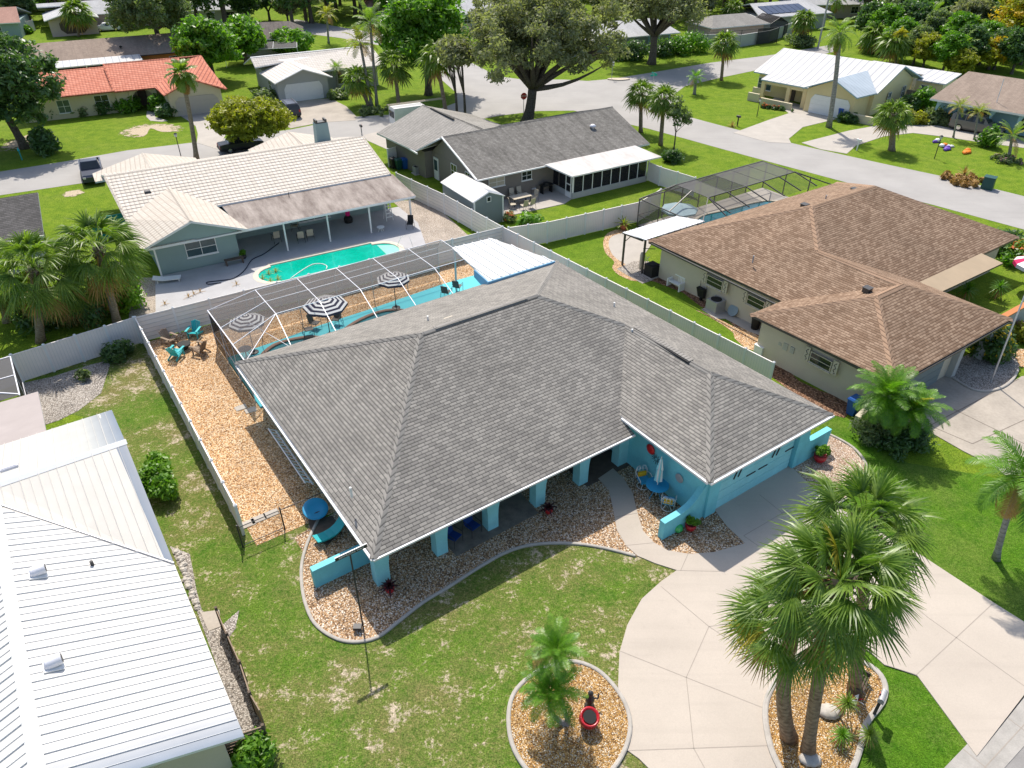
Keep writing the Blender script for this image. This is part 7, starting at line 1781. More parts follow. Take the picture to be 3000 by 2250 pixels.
# house behind the second oak
FK = Fr(q('c', 1130, 310, 2.6), 25)
hk = thing('house', 'house with pale grey roof and blue posts behind the second oak', 'house', FK.o, FK.a)
roofm(hk, [[(-14,0,2.6),(7.5,0,2.6),(6,5.5,4.2),(-12,5.5,4.2)], [(-12,5.5,4.2),(6,5.5,4.2),(7.5,11,2.6),(-14,11,2.6)]], 'sh_pale', .15)
walls(hk, [(-13.4,2),(7,2),(7,10.4),(-13.4,10.4)], 2.5, 'greyst')
for x in (1.5,3.5,5.5): MB().box(x-.08,.3,0,x+.08,.46,2.5).build('post', M['bluest'], hk)
# far houses along the top edge
def farhouse(label, X, Y, t_, ang, w, dpt, rmat, wmat, zr_=4.3):
    f = Fr(q(t_, X, Y, 2.6), ang); h_ = thing('house', label, 'house', f.o, f.a)
    roofm(h_, [[(0,0,2.6),(w,0,2.6),(w-2.5,dpt/2,zr_),(2.5,dpt/2,zr_)], [(0,0,2.6),(2.5,dpt/2,zr_),(0,dpt,2.6)], [(w,0,2.6),(w-2.5,dpt/2,zr_),(w,dpt,2.6)], [(0,dpt,2.6),(w,dpt,2.6),(w-2.5,dpt/2,zr_),(2.5,dpt/2,zr_)]], rmat, .15)
    walls(h_, [(.6,.6),(w-.6,.6),(w-.6,dpt-.6),(.6,dpt-.6)], 2.55, wmat)
    for k in range(3): window(h_, w*(k+1)/4, .6, .9, 1.4, 1.2, 0)
    return h_
farhouse('house with a light grey roof at the top edge behind the round green tree', 1640, 130, 'b', 14, 17, 11, 'sh_pale', 'greyst')
farhouse('house with a pinkish tan roof at the top edge left of the round green tree', 960, 60, 'b', 14, 9, 9, 'sh_pink', 'beige')
farhouse('white house at the top edge right of the solar panel roof', 215, 45, 'd', 5, 18, 9, 'sh_pale', 'pinkst')
farhouse('pale blue roofed house glimpsed between trees at the top left', 1450, 100, 'a', 14, 15, 10, 'sh_pale', 'greyst')
farhouse('grey roofed house hidden by trees near the top right power lines', 1700, 250, 'd', -40, 12, 9, 'sh_g3', 'greyst')
# neighbours' drives and verges
sheet('drive_orange_house', [q('a',x,y) for x,y in ((1540,990),(1900,960),(1990,960),(2000,1080),(1880,1290),(1700,1235),(1710,1160),(1690,1090),(1620,1040))], .03, 'conc', th=.03)
sheet('drive_beige_house', [q('b',x,y) for x,y in ((60,910),(260,880),(640,850),(700,880),(780,920),(870,1010),(860,1040),(560,1060),(300,1110),(100,1000))], .03, 'conc_old', th=.03)
sheet('walk_orange_house', [q('a',x,y) for x,y in ((1270,960),(1340,960),(1340,1010),(1450,1045),(1400,1052),(1300,1045),(1265,1010))], .03, 'conc', th=.03)
sheet('drive_yellow_house', [q('i',x,y) for x,y in ((380,350),(590,440),(300,510),(180,610),(200,650),(0,640),(-300,560),(0,450),(180,390),(100,330),(0,300),(60,250))], .03, 'conc', th=.03)
sheet('drive_blue_house', [q('i',x,y) for x,y in ((290,650),(640,560),(940,500),(1300,490),(1700,570),(2212,680),(2400,760),(2400,700),(2212,620),(1900,560),(1530,500))][:0] + [q('i',x,y) for x,y in ((290,645),(700,540),(950,495),(1250,490),(1530,500),(1900,540),(2212,600),(2500,680),(2500,760),(2212,690),(1830,640),(1500,590),(1250,560),(1000,590),(760,670),(680,740),(450,700))], .03, 'conc', th=.03)
sheet('stub_path', [q('b',x,y) for x,y in ((930,1170),(1180,1105),(1170,1250),(1150,1300),(960,1215))], .03, 'conc', th=.03)
sheet('bare_patch', smooth_loop([q('a',x,y) for x,y in ((1000,1190),(1040,1130),(1180,1080),(1400,1065),(1560,1090),(1580,1130),(1400,1140),(1300,1110),(1240,1180))],3), .02, 'patch')
sheet('bare_patch', smooth_loop([q('e',x,y) for x,y in ((500,490),(520,450),(600,430),(690,430),(680,460),(600,490))],3), .02, 'patch')
sheet('bare_patch', smooth_loop([q('a',x,y) for x,y in ((0,1260),(150,1200),(260,1160),(400,1120),(420,1150),(280,1220),(180,1290),(0,1310))],3), .02, 'patch')
# ================================================================== VEGETATION
def G(t_, X, Y): return q(t_, X, Y, 0)
# big cabbage palms at the driveway
b1 = q('u', 60, 1230, .05); b2 = q('u', 320, 1440, .05); b3 = q('u', 960, 600, .05)
GN = 'cabbage palms in the bed at the driveway'
fan_palm('cabbage_palm', 'left leaning trunk of the big cabbage palm clump, its crown over the driveway', b1, up('q', 420, 850, b1), 11, 1.12, 1.22, 36, 36, .24, GN, (-.25,-.1,-.2), 'fan_near', 'trunk_near', -42, 78, .06, .03, .30)
fan_palm('cabbage_palm', 'tallest front cabbage palm of the clump with a straight grey trunk', b2, up('q', 670, 640, b2), 12, 1.22, 1.32, 42, 38, .2, GN, (-.1,0,0), 'fan_near', 'trunk_near', -45, 84, .04, .03, .30)
fan_palm('cabbage_palm', 'rear cabbage palm of the clump, crown closest to the garage', b3, up('q', 800, 330, b3), 13, 1.15, 1.2, 36, 36, .2, GN, (.1,0,0), 'fan_near', 'trunk_near', -42, 80, .06, .03, .30)
# curved date palms in the round island
b = q('n', 790, 1270, .05)
feather_palm('date_palm', 'small date palm with a curved trunk leaning left over the round island bed', b, up('n', 640, 985, b), 21, 1.25, 28, 24, .09, 'curved date palms in the round island', (-.25, 0, -.25), 'feather', 'trunk_grey', -25, 72, .03, .8, .5, .034)
feather_palm('date_palm', 'small date palm with the thinner upright trunk behind the leaning one', b + Vector((.05,.1,0)), up('n', 690, 610, b + Vector((.05,.6,0))), 22, 1.1, 26, 24, .07, 'curved date palms in the round island', (-.12, 0, -.1), 'feather', 'trunk_grey', -20, 72, .03, .75, .5, .034)
# spiky plants in the palm bed
for i, (X, Y, h_, L, m_, lab) in enumerate(((760,980,1.0,.55,'fan_mid','tall spiky plant with reddish lower leaves beside the palm trunks'),(740,1310,.5,.5,'feather','light green spiky plant in the middle of the palm bed'),(1100,1330,.6,.5,'fan_mid','dark green spiky plant at the rim of the palm bed'))):
    spiky('spiky_plant', lab, q('u', X, Y, .05), h_, L, 30+i, m_, 80)
bh = thing('garden_bench', 'small slatted garden bench casting a striped shadow in the palm bed', 'bench', q('u', 1010, 560, .05), .9)
s_ = MB()
for k in range(5): s_.box(-.5,-.2+k*.09,.38,.5,-.14+k*.09,.41)
s_.build('seat', M['wood_dk'], bh)
s_ = MB()
for k in range(8): s_.box(-.48+k*.13,.22,.41,-.44+k*.13,.25,.85)
s_.box(-.5,.21,.85,.5,.26,.9).build('backrest', M['wood_dk'], bh)
for x in (-.46,.46): MB().box(x-.03,-.2,0,x+.03,.25,.55).build('leg', M['wood_dk'], bh)
rk = thing('boulder', 'pale boulder at the foot of the straight cabbage palm trunk', 'rock', q('u', 340, 1560, .05))
MB().lathe([(.2,0),(.28,.1),(.22,.2),(.08,.24)], n=9, sx=1.4).build('stone', M['rock'], rk, True)
rk = thing('boulder', 'whitish boulder between the palm trunks and the spiky plants', 'rock', q('u', 600, 900, .05))
MB().lathe([(.25,0),(.33,.12),(.22,.24),(.08,.28)], n=9, sx=1.3).build('stone', M['rock'], rk, True)
fw = thing('pinwheel', 'red and white garden pinwheel lying in the palm bed', 'garden ornament', q('u', 970, 800, .05))
pw = MB()
for k in range(6):
    a = k*math.pi/3; pw.poly([(0,0,.35),(.24*math.cos(a),.24*math.sin(a),.42),(.2*math.cos(a+.6),.2*math.sin(a+.6),.32)], k%2)
pw.build('blades', [M['red'], M['white']], fw); MB().tube([(0,0,0),(0,0,.35)],.012,5).build('stem', M['white'], fw)
mb_ = mailbox('mailbox whose long shadow falls on the lawn right of the palm bed', q('u', 1225, 930, .0), 2.5, 'metal')
# right edge palm (queen palm with brown drooping fronds)
b = q('v', 620, 1430)
feather_palm('queen_palm', 'queen palm with a grey trunk and brown hanging fronds at the right edge', b, up('v', 920, 520, b), 41, 2.3, 24, 34, .13, None, (-.1,0,0), 'feather', 'trunk_grey', -60, 70, .16, 1.25, .5, .026)
# lush pair in front of the brown house
b = q('r', 900, 700)
GP = 'lush palms in front of the tan stucco house'
feather_palm('date_palm', 'larger of the two lush palms before the brown shingle house, nearest the blue bin', b, up('r', 900, 330, b), 42, 1.9, 40, 28, .12, GP, (0,0,0), 'feather', 'trunk_grey', -35, 82, .02, 1.05, .5, .03)
b = q('r', 1120, 760)
feather_palm('date_palm', 'smaller of the two lush palms, on the driveway side', b, up('r', 1140, 450, b), 43, 1.7, 38, 28, .1, GP, (0,0,0), 'feather', 'trunk_grey', -35, 82, .02, 1.05, .5, .03)
for i, (X, Y, rx, h_, lab) in enumerate(((760,700,1.3,1.2,'grey green shrub at the left foot of the lush palms'),(960,780,1.5,1.1,'dark shrub mound under the lush palms beside the lawn'),(1130,760,1.2,1.2,'dark shrub on the driveway side of the lush palms'),(830,600,1.0,1.0,'low dark shrub behind the grey green one'))):
    bush('shrub', lab, G('r', X, Y), rx, h_, 50+i, ('greyg','darkl','darkl','darkl')[i], n=30, nper=80, size=.11)
bush('shrub', 'leafy croton bush beside the flagpole bed at the right', G('t', 1000, 1000), 1.5, 2.3, 57, 'darkl', n=40, nper=90, size=.16, mat2='flow_y')
bush('shrub', 'pinkish leaved bush in the gravel at the right edge near the flagpole', G('t', 1400, 800), 1.2, 1.4, 58, 'yelg', n=24, nper=60, size=.16, mat2='flow_p')
bush('shrub', 'orange and green croton bush right of the tan porch roof', G('j', 2010, 330), 1.6, 1.6, 59, 'lush', n=30, nper=80, size=.18, mat2='flow_r')
bush('shrub', 'large dark leaved shrub behind the croton at the right edge', G('j', 1930, 260), 1.6, 1.8, 60, 'darkl', n=30, nper=80, size=.18)
for i, (X, Y, lab) in enumerate(((1580,640,'bright spiky palm in the courtyard beside the tan porch roof'),(1840,620,'bright spiky palm in the courtyard nearer the orange capped wall'))):
    spiky('courtyard_palm', lab, G('j', X, Y), .9, .9, 61+i, 'feather', 90)
rw_ = thing('striped_umbrella', 'red and white striped garden umbrella cut by the right edge', 'umbrella', q('j', 2080, 560))
cn = MB()
for k in range(12):
    a0, a1 = math.pi*k/6, math.pi*(k+1)/6
    cn.poly([(1.4*math.cos(a0),1.4*math.sin(a0),2.1),(1.4*math.cos(a1),1.4*math.sin(a1),2.1),(0,0,2.75)], k%2)
    cn.poly([(1.4*math.cos(a0),1.4*math.sin(a0),1.85),(1.4*math.cos(a1),1.4*math.sin(a1),1.85),(1.4*math.cos(a1),1.4*math.sin(a1),2.1),(1.4*math.cos(a0),1.4*math.sin(a0),2.1)], k%2)
cn.build('canopy', [M['white'], flat('fabric_crimson',(.5,.02,.1),.8,.2)], rw_); MB().tube([(0,0,0),(0,0,2.7)],.03,8).build('pole', M['white'], rw_)
bush('shrub', 'glossy green bush beside the right eave of the white metal roof', G('k', 1300, 1200), .95, 1.5, 65, 'lush', ry=2.0, n=46, nper=90, size=.13, rz=R(124-90))
bush('shrub', 'leafy green bush at the bottom left corner under the slatted gate', q('l', 1900, 1620), .9, 1.1, 66, 'lush', n=30, nper=80, size=.12)
bush('shrub', 'sprawling dark grassy plant against the shaded white fence', G('k', 960, 140), .9, 1.1, 67, 'darkl', n=20, nper=60, size=.18)
bush('shrub', 'thin straggly plant on the shady grey gravel', G('k', 680, 310), .5, .8, 68, 'greyg', n=10, nper=30, size=.15)
# left big cabbage palms and undergrowth
b = G('e', 330, 1660)
GL = 'big cabbage palms left of the green pool house'
fan_palm('cabbage_palm', 'big cabbage palm at the left edge in front of the charcoal roof', b, up('e', 270, 1060, b), 71, 1.57, 1.74, 42, 30, .25, GL, (0,0,0), 'fan_mid', 'trunk_palm', -65, 82, .1, .036, .42)
b = G('e', 950, 1510)
fan_palm('cabbage_palm', 'big cabbage palm with orange dead fronds beside the white tile roof', b, up('e', 790, 900, b), 72, 1.57, 1.74, 42, 30, .24, GL, (0,0,0), 'fan_mid', 'trunk_palm', -65, 82, .14, .036, .42)
b = G('e', 560, 1500)
fan_palm('cabbage_palm', 'low cabbage palm between the two big ones at the left', b, up('e', 560, 1180, b), 73, 1.34, 1.49, 42, 30, .22, GL, (0,0,0), 'fan_mid', 'trunk_palm', -65, 80, .2, .036, .42)
b = G('e', 60, 1500)
fan_palm('cabbage_palm', 'cabbage palm cut by the left edge above the shaded fence', b, up('e', -40, 1100, b), 74, 1.43, 1.61, 42, 30, .24, GL, (0,0,0), 'fan_mid', 'trunk_palm', -65, 80, .15, .036, .42)
bush('shrub', 'dense green bush under the left palms beside the pool patio sand', G('e', 1000, 1380), 1.7, 2.6, 75, 'lush', n=46, nper=90, size=.2)
bush('shrub', 'brown tangled dry shrub at the fence corner by the left palms', G('e', 860, 1430), 1.3, 1.6, 76, 'dead', n=24, nper=50, size=.16)
bush('shrub', 'dark undergrowth below the big left palms', G('e', 400, 1480), 2.2, 1.6, 77, 'darkl', n=46, nper=80, size=.22)
bush('shrub', 'dark undergrowth between the palm trunks and the fence at the left', G('e', 700, 1490), 1.8, 2.0, 78, 'darkl', n=40, nper=80, size=.2)
for i, (X, Y) in enumerate(((1340,1370),(1530,1310),(1575,1290),(1625,1270),(1920,1210))):
    tag(spiky('weed', ('dry brown weed on the sand at the left end of the pool patio','dry weed on the patio edge, left of a close pair','dry weed in the middle of the patio edge group','dry weed at the right of the patio edge group','double dry weed below the curve of the dark hose')[[1340,1530,1575,1625,1920].index(X)], G('e', X, Y), .1, .55, 80+i, 'dead', 16), group='dry weeds along the slatted fence')
for i, (X, Y) in enumerate(((1150,1030),(1190,1000),(1235,985),(1250,1035),(1200,1050))):
    tag(spiky('reeds', ('leftmost','second','third from the left','tallest right','nearest') [[1150,1190,1235,1250,1200].index(X)] + ' clump of yellow green reeds in the green pool', q('z', X, Y, .05), .05, .5, 90+i, 'yell', 26), group='reeds in the green pool')
# fence corner plants near the grey house
bush('shrub', 'dark leafy plants spilling over the white fence corner by the shed', G('g', 680, 1060), 1.3, 1.9, 95, 'lush', n=24, nper=50, size=.26)
bush('shrub', 'small red tinged plants beside the slate blue shed', G('g', 530, 960), .8, .8, 96, 'greyg', n=16, nper=50, size=.15, mat2='flow_r')
# middle palms
GA = 'pair of cabbage palms beyond the grey shingle roof'
b = G('c', 1112, 1140); fan_palm('cabbage_palm', 'left palm of the pair beyond the grey shingle roof', b, up('c', 1120, 790, b), 101, 1.15, .95, 30, 16, .2, GA, nleaf=32, wseg=.055) if False else fan_palm('cabbage_palm', 'left palm of the pair beyond the grey shingle roof', b, up('c', 1115, 800, b), 101, 1.25, 1.0, 32, 16, .22, GA, wseg=.06)
b = G('c', 1283, 1255); fan_palm('cabbage_palm', 'right palm of the pair, standing by the small round bush', b, up('c', 1315, 850, b), 102, 1.25, 1.0, 34, 16, .22, GA, wseg=.06)
b = G('c', 1575, 815); feather_palm('small_palm', 'small bushy palm alone on the bright lawn of the yellow house', b, up('c', 1590, 670, b), 103, 1.5, 22, 14, .2, None, lw=.06, ll=.5)
b = G('c', 1808, 695); fan_palm('cabbage_palm', 'cabbage palm at the street edge left of the yellow house', b, up('c', 1838, 370, b), 104, 1.5, 1.1, 32, 14, .22, None, wseg=.08)
b = G('c', 1890, 240); fan_palm('cabbage_palm', 'cabbage palm in front of the grey screened house', b, up('c', 1915, 70, b), 105, 1.6, 1.1, 32, 14, .22, None, wseg=.09)
b = G('d', 310, 395); fan_palm('cabbage_palm', 'cabbage palm right of the solar panel house', b, up('d', 315, 165, b), 106, 1.6, 1.1, 32, 14, .22, None, wseg=.09)
b = G('d', 525, 1100); feather_palm('tall_palm', 'very tall palm with yellowing fronds in front of the yellow house', b, up('d', 620, 285, b), 107, 2.3, 34, 18, .26, None, (.15,0,0), 'feather_m', 'trunk_grey', -70, 75, .1, 1.2, .42, .045)
b = G('d', 1068, 1300); fan_palm('cabbage_palm', 'stout cabbage palm on the lawn between the two driveways', b, up('d', 1090, 980, b), 108, 1.35, 1.1, 34, 18, .32, None, wseg=.06)
for i, (X, Y, X2, Y2, lab) in enumerate(((1600,1190,1655,925,'slim yellow green palm beside the rear of the silver SUV'),(1780,1210,1820,970,'slim yellow green palm beside the front of the silver SUV'))):
    b = G('d', X, Y); feather_palm('slim_palm', lab, b, up('d', X2, Y2, b), 110+i, 1.4, 18, 14, .1, 'slim palms by the silver SUV', mat='feather_y', lo=-10, droop=1.0, lw=.05, ll=.5)
b = G('d', 2080, 1370); feather_palm('coconut_palm', 'young coconut palm in the pink flower ring at the right edge', b, up('d', 2110, 1180, b), 112, 2.3, 16, 18, .16, None, mat='feather_m', lo=-15, droop=.9, lw=.045)
bush('shrub', 'ring of small pink flowers around the young coconut palm', G('d', 2055, 1390), 1.7, .5, 113, 'greyg', n=46, nper=40, size=.14, mat2='flow_p')
bush('shrub', 'bright green bush between the silver SUV and the coconut palm', G('d', 1895, 1270), 1.2, 2.3, 114, 'lush', n=34, nper=60, size=.2)
for i, (X, Y, rx, h_, m_, lab) in enumerate(((1330,960,1.8,3.0,'lush','tall bright shrub at the left corner of the blue arched house'),(1440,1060,1.6,1.6,'greyg','grey green shrub in front of the blue arched house'),(1250,1060,1.6,1.3,'yelg','pale green shrub right of the stout cabbage palm'),(1210,960,1.4,2.0,'darkl','dark shrub beside the yellow house side wall'),(1500,1080,1.0,1.0,'greyg','low reddish shrub behind the silver SUV'))):
    bush('shrub', lab, G('d', X, Y), rx, h_, 115+i, m_, n=30, nper=60, size=.24)
b = G('c', 1385, 1395)
bush('shrub', 'small round clipped bush in a ring on the lawn by the palm pair', b, 1.2, 1.3, 120, 'darkl', n=30, nper=80, size=.16)
tree('young_tree', 'slender young tree rising behind the round clipped bush', G('c', 1395, 1300), 5.6, 1.5, 2.1, 121, 'greyg', .07, 26, 34, .24, .55, nlimb=5)
b = G('a', 1700, 1385); feather_palm('tall_palm', 'tall palm with a long bare trunk in front of the orange tiled roof', b, up('a', 1570, 640, b), 122, 1.9, 36, 14, .22, None, (.1,0,0), 'fan_mid', 'trunk_palm', -75, 80, .12, 1.1, .6, .1)
# palm cluster by the beige house
GC = 'palm cluster on the corner lawn'
for i, (X, Y, X2, Y2, kind, L, lab) in enumerate(((975,915,880,680,'fan',1.5,'short leaning fan palm of the corner cluster'),(1000,915,900,370,'fe',2.6,'tall feathery palm of the corner cluster, left trunk'),(1045,910,985,190,'fe',2.8,'tallest feathery palm of the corner cluster, right trunk'),(1235,915,1195,560,'fan',1.6,'fan palm in the shade right of the corner cluster'),(1645,990,1560,500,'fan',1.7,'fan palm standing left of the big oak'),(705,790,695,590,'fe',1.5,'little palm beside the white garage door'),(628,375,610,120,'fe',2.4,'yellowing palm beyond the cream tiled roof'))):
    b = G('b', X, Y)
    if kind == 'fan': fan_palm('cabbage_palm', lab, b, up('b', X2, Y2, b), 130+i, L, L*.8, 30, 14, .24, None, wseg=.08)
    else: feather_palm('queen_palm', lab, b, up('b', X2, Y2, b), 130+i, L, 20, 16, .18, None, mat='feather_y2' if i in (1,6) else 'feather_m', lo=-30, lw=.05, ll=.5)
for X, lab in ((1735,'bare trunk left of the big oak, nearer one'),(1805,'bare trunk left of the big oak, right one')):
    b = G('b', X, 1045); tree('tree', lab + ' with a grey green crown', b, 9.5, 2.6, 2.2, 140+X%7, 'oakl', .16, 34, 50, .3, 1.1)
bush('shrub', 'rough mulch mound with low plants at the foot of the corner palms', G('b', 985, 975), 2.6, .7, 141, 'greyg', n=30, nper=50, size=.2)
b = G('x', 1275, 590); fan_palm('cabbage_palm', 'palm in front of the octagonal opening at the top left', b, up('x', 1215, 190, b), 142, 1.9, 1.5, 32, 14, .2, None, wseg=.1)
b = G('a', 1700, 60+0); 
# trees
def T(lab, t_, X, Y, h_, rx, rz_, seed, mat, tr=.3, ncl=70, nper=60, size=.32, cr=1.3, **k): return tree(k.pop('name','tree'), lab, G(t_, X, Y), h_, rx, rz_, seed, mat, tr, ncl, nper, size, cr, **k)
T('huge spreading live oak with a forked dark trunk at the street corner', 'c', 130, 1060, 16, 9.8, 6.2, 201, 'oakl', .6, 520, 85, .25, 1.05, name='oak_tree', nlimb=22, fork=.30, low=-.62, shell=.22, lean=(1.2,0))
T('second live oak beyond the side street left of the tall palms', 'c', 1205, 555, 14, 8.8, 5.2, 202, 'oakl', .55, 240, 120, .26, 1.5, name='oak_tree', nlimb=14, fork=.36, low=-.5, shell=.35)
T('round bright green tree with glossy leaf clusters on the corner lawn', 'b', 1490, 820, 13.5, 6.2, 5.6, 203, 'lush', .45, 190, 110, .34, 1.5, nlimb=9, fork=.3, low=-.6)
T('big dark glossy tree cut by the left edge', 'a', 220, 1280, 13.0, 7.2, 5.9, 204, 'darkl', .4, 360, 95, .30, 1.1, low=-.75, lean=(-2.0,0))
bush('shrub', 'dark green shrub at the right foot of the big left tree', G('a', 400, 1330), 1.9, 3.0, 205, 'darkl', n=46, nper=80, size=.25)
T('yellow green spreading tree hiding the dark car on the street', 'e', 2050, 100, 5.6, 4.2, 2.4, 206, 'yelg', .25, 220, 80, .22, .7, low=-.6, fork=.3)
T('grey green oak behind the orange tiled roof', 'a', 1420, 540, 14.5, 6.6, 6.0, 207, 'greyg', .4, 330, 70, .30, 1.05, low=-.7)
T('lush mango tree right of the orange tiled roof', 'a', 1850, 700, 8.5, 4.6, 3.9, 208, 'lush', .3, 120, 90, .36, 1.3, low=-.7)
T('second lush tree between the orange and the cream tiled roofs', 'a', 2130, 560, 7.0, 4.0, 3.2, 209, 'lush', .3, 90, 80, .36, 1.2, low=-.7)
T('grey green tree at the top left beyond the brown roof', 'a', 1620, 300, 13, 5.0, 5.4, 210, 'greyg', .4, 120, 70, .36, 1.5, low=-.6)
T('dark oak at the top beside the street bend', 'a', 1960, 260, 15, 6.5, 5.6, 211, 'darkl', .5, 140, 80, .4, 1.6, low=-.5)
T('oak with grey foliage above the yellowing palm', 'b', 480, 200, 11, 5.5, 4.2, 212, 'oakl', .4, 120, 80, .38, 1.5, low=-.6)
T('oak at the top edge right of the yellowing palm', 'b', 860, 140, 11, 6, 4.2, 213, 'greyg', .4, 130, 80, .38, 1.5, low=-.6)
T('round bush like tree above the cream tiled roof', 'b', 300, 470, 4.2, 4.2, 2.4, 214, 'lush', .3, 80, 70, .34, 1.2, low=-.8, fork=.2)
T('dark evergreen clump right of the second oak', 'c', 1620, 200, 13, 3.6, 6.0, 215, 'oakl', .35, 90, 80, .4, 1.4, low=-.8)
for i, (t_, X, Y, rx, h_, m_, lab) in enumerate((('c',1290,480,2.4,2.6,'darkl','dark shrub under the second oak, right of its trunk'),('c',1430,470,2.6,2.8,'lush','bright shrub row beyond the side street, left end'),('c',1570,450,2.8,3.2,'lush','banana like shrubs beyond the side street, right end'),('c',1060,510,2.8,3.0,'darkl','dark shrub mass left of the second oak trunk'),('c',920,510,2.2,2.4,'darkl','dark shrub at the left end of the shady lawn'),
    ('a',1120,250,2.8,3.0,'lush','big round bush beside the white sedan'),('a',230,290,1.6,1.4,'lush','small bush in front of the pink roofed house'),('a',520,1000,2.0,1.4,'darkl','dark hedge bush under the left window of the orange tiled house'),('a',700,990,2.0,1.3,'greyg','grey green hedge bush in the middle of the orange tiled house front'),('a',900,970,2.0,1.6,'darkl','dark red tinged bush left of the arched entry'),('a',1100,960,2.2,1.8,'lush','large leaved bright bush at the arched entry'),
    ('a',1400,960,1.6,2.2,'lush','leafy plant right of the arched entry'),('a',1470,1000,2.0,1.4,'darkl','clipped dark bush beside the orange house driveway'),('b',100,880,2.0,1.6,'greyg','bush with white flowers left of the cream tiled garage'),('b',700,850,1.4,1.0,'greyg','low bush right of the white garage door'),('c',2170,260,2.4,2.0,'flow_r','round orange red bush by the grey screened house'),
    ('d',260,400,3.0,2.2,'greyg','grey green shrubs left of the yellow house roof'),('d',700,1050,1.6,.9,'darkl','dark bush at the foot of the yellow house garage corner'),('i',1690,985,2.1,.6,'dead','heap of dry palm fronds and branches at the kerb'))):
    bush('shrub' if m_ != 'dead' else 'debris_pile', lab, G(t_, X, Y), rx, h_, 220+i, m_, n=30, nper=60, size=.26, cat='shrub' if m_ != 'dead' else 'yard waste')
bush('shrub', 'low dark red flower bed edging the yellow house walk', G('y', 500, 745), 2.2, .5, 245, 'darkl', ry=.5, n=30, nper=40, size=.16, mat2='flow_r', rz=-.6)
spiky('grass_clump', 'pale dry grass clump standing on the debris heap at the kerb', G('i', 1690, 930), .2, 1.2, 246, 'dead', 60)
spiky('grass_clump', 'dry grass tuft beside the dark mailbox across the street', G('c', 1900, 1095), .1, .9, 247, 'dead', 50)
# jungle at the upper right
rj = random.Random(5)
jm = ['lush', 'darkl', 'fan_mid', 'greyg', 'yelg', 'lush']
protoT = []
for k in range(6):
    protoT.append(tree('tree', 'x', (0,0,0), 8.0, 3.6, 3.3, 300+k, ('lush','darkl','greyg','oakl','yelg','lush')[k], .25, 150, 50, .34, .85, low=-.8, fork=.25))
used = set()
def place_tree(i, loc, s_, label, group):
    p_ = protoT[i]
    if i not in used:
        used.add(i); p_.location = loc; p_.scale = (s_, s_, s_); p_['label'] = label; p_['group'] = group; return p_
    o_ = dup(p_, loc, rj.uniform(0, 6), label, s_, group); return o_
GJ = 'trees of the overgrown lot at the upper right'
jn = 0
JK = ['bright leafy tree', 'dark leafy tree', 'grey green tree', 'dull oak', 'yellowish tree', 'lush tree']
JP = ['just right of the tall yellowing palm', 'directly above the yellow house ridge', 'above the right half of the white roof', 'behind the grey utility pole', 'above the rear wing of the yellow house', 'left of the blue house roof',
 'third behind the yellow house ridge', 'in the middle of the lot', 'above the gap between the two houses', 'touching the brown roof corner', 'behind the dark feathery palm', 'above the brown roof, second from its left corner', 'above the thin white pole',
 'beside the arching palms in the centre', 'below the far power lines', 'above the right end of the brown roof', 'left of the yellow blossom', 'at the back edge by the long lawn', 'at the back, right of the long lawn tree', 'under the yellow blossom', 'at the right edge of the photo']
for (X, Y, s_, i) in ((960,430,.9,0),(1100,520,.8,0),(1250,560,.7,2),(850,400,.9,1),(1330,600,.65,4),(1500,640,.75,0),(1180,430,.95,1),(1400,480,.85,2),(1560,520,.9,0),(1680,600,.8,1),(1650,400,1.0,3),(1820,560,.8,0),(1950,600,.75,1),(1480,330,1.0,1),(1750,320,1.0,0),(2100,640,.8,1),(1900,420,.9,2),(1050,330,.9,2),(1250,330,.9,0),(2060,480,.9,0),(2180,560,.8,1)):
    place_tree(i, G('d', X, Y), s_, JK[i] + ' in the overgrown lot, ' + JP[jn], GJ); jn += 1
for i, (X, Y, X2, Y2, lab) in enumerate(((1100,520,1100,360,'fan palm'),(1420,330,1430,120,'dark feathery palm'),(1760,420,1770,240,'fan palm'),(1680,560,1650,420,'palm'),(950,400,930,300,'feathery palm'),(1230,340,1260,250,'palm'))):
    b = G('d', X, Y+60); n_ = ('left part','upper part','right part','lower right part','far left part','middle')[i]
    if i % 2 == 0: fan_palm('cabbage_palm', 'fan palm standing out in the ' + n_ + ' of the overgrown lot', b, up('d', X2, Y2, b), 320+i, 1.9, 1.3, 30, 12, .2, None, wseg=.11)
    else: feather_palm('feather_palm', 'arching palm standing out in the ' + n_ + ' of the overgrown lot', b, up('d', X2, Y2, b), 320+i, 2.9, 22, 14, .18, None, mat='feather_m', lo=-30, lw=.06, ll=.5)
T('large tree covered in yellow blossom at the upper right edge', 'd', 2130, 520, 10.5, 5.6, 4.6, 330, 'yelg', .35, 130, 80, .3, 1.3, low=-.7, mat2='flow_y', frac2=.5)
T('smaller yellow flowering tree beside the blue house roof ridge', 'd', 1900, 600, 5.5, 3.6, 2.6, 331, 'yelg', .2, 80, 70, .28, 1.0, low=-.8, mat2='flow_y', frac2=.45)
T('yellow green shrubby tree left of the brown roof at the upper right', 'd', 1620, 660, 4.0, 2.4, 2.0, 332, 'yelg', .2, 50, 60, .28, .9, low=-.8)
b = G('d', 570, 200); feather_palm('queen_palm', 'palm with hanging fronds behind the utility pole', b, up('d', 600, -10, b), 333, 2.6, 24, 14, .2, None, mat='feather_m', lo=-60, lw=.06, ll=.5)
T('oak at the top right in front of the long lawn', 'd', 800, 200, 10, 5.5, 3.6, 334, 'greyg', .4, 100, 80, .38, 1.4, low=-.3)
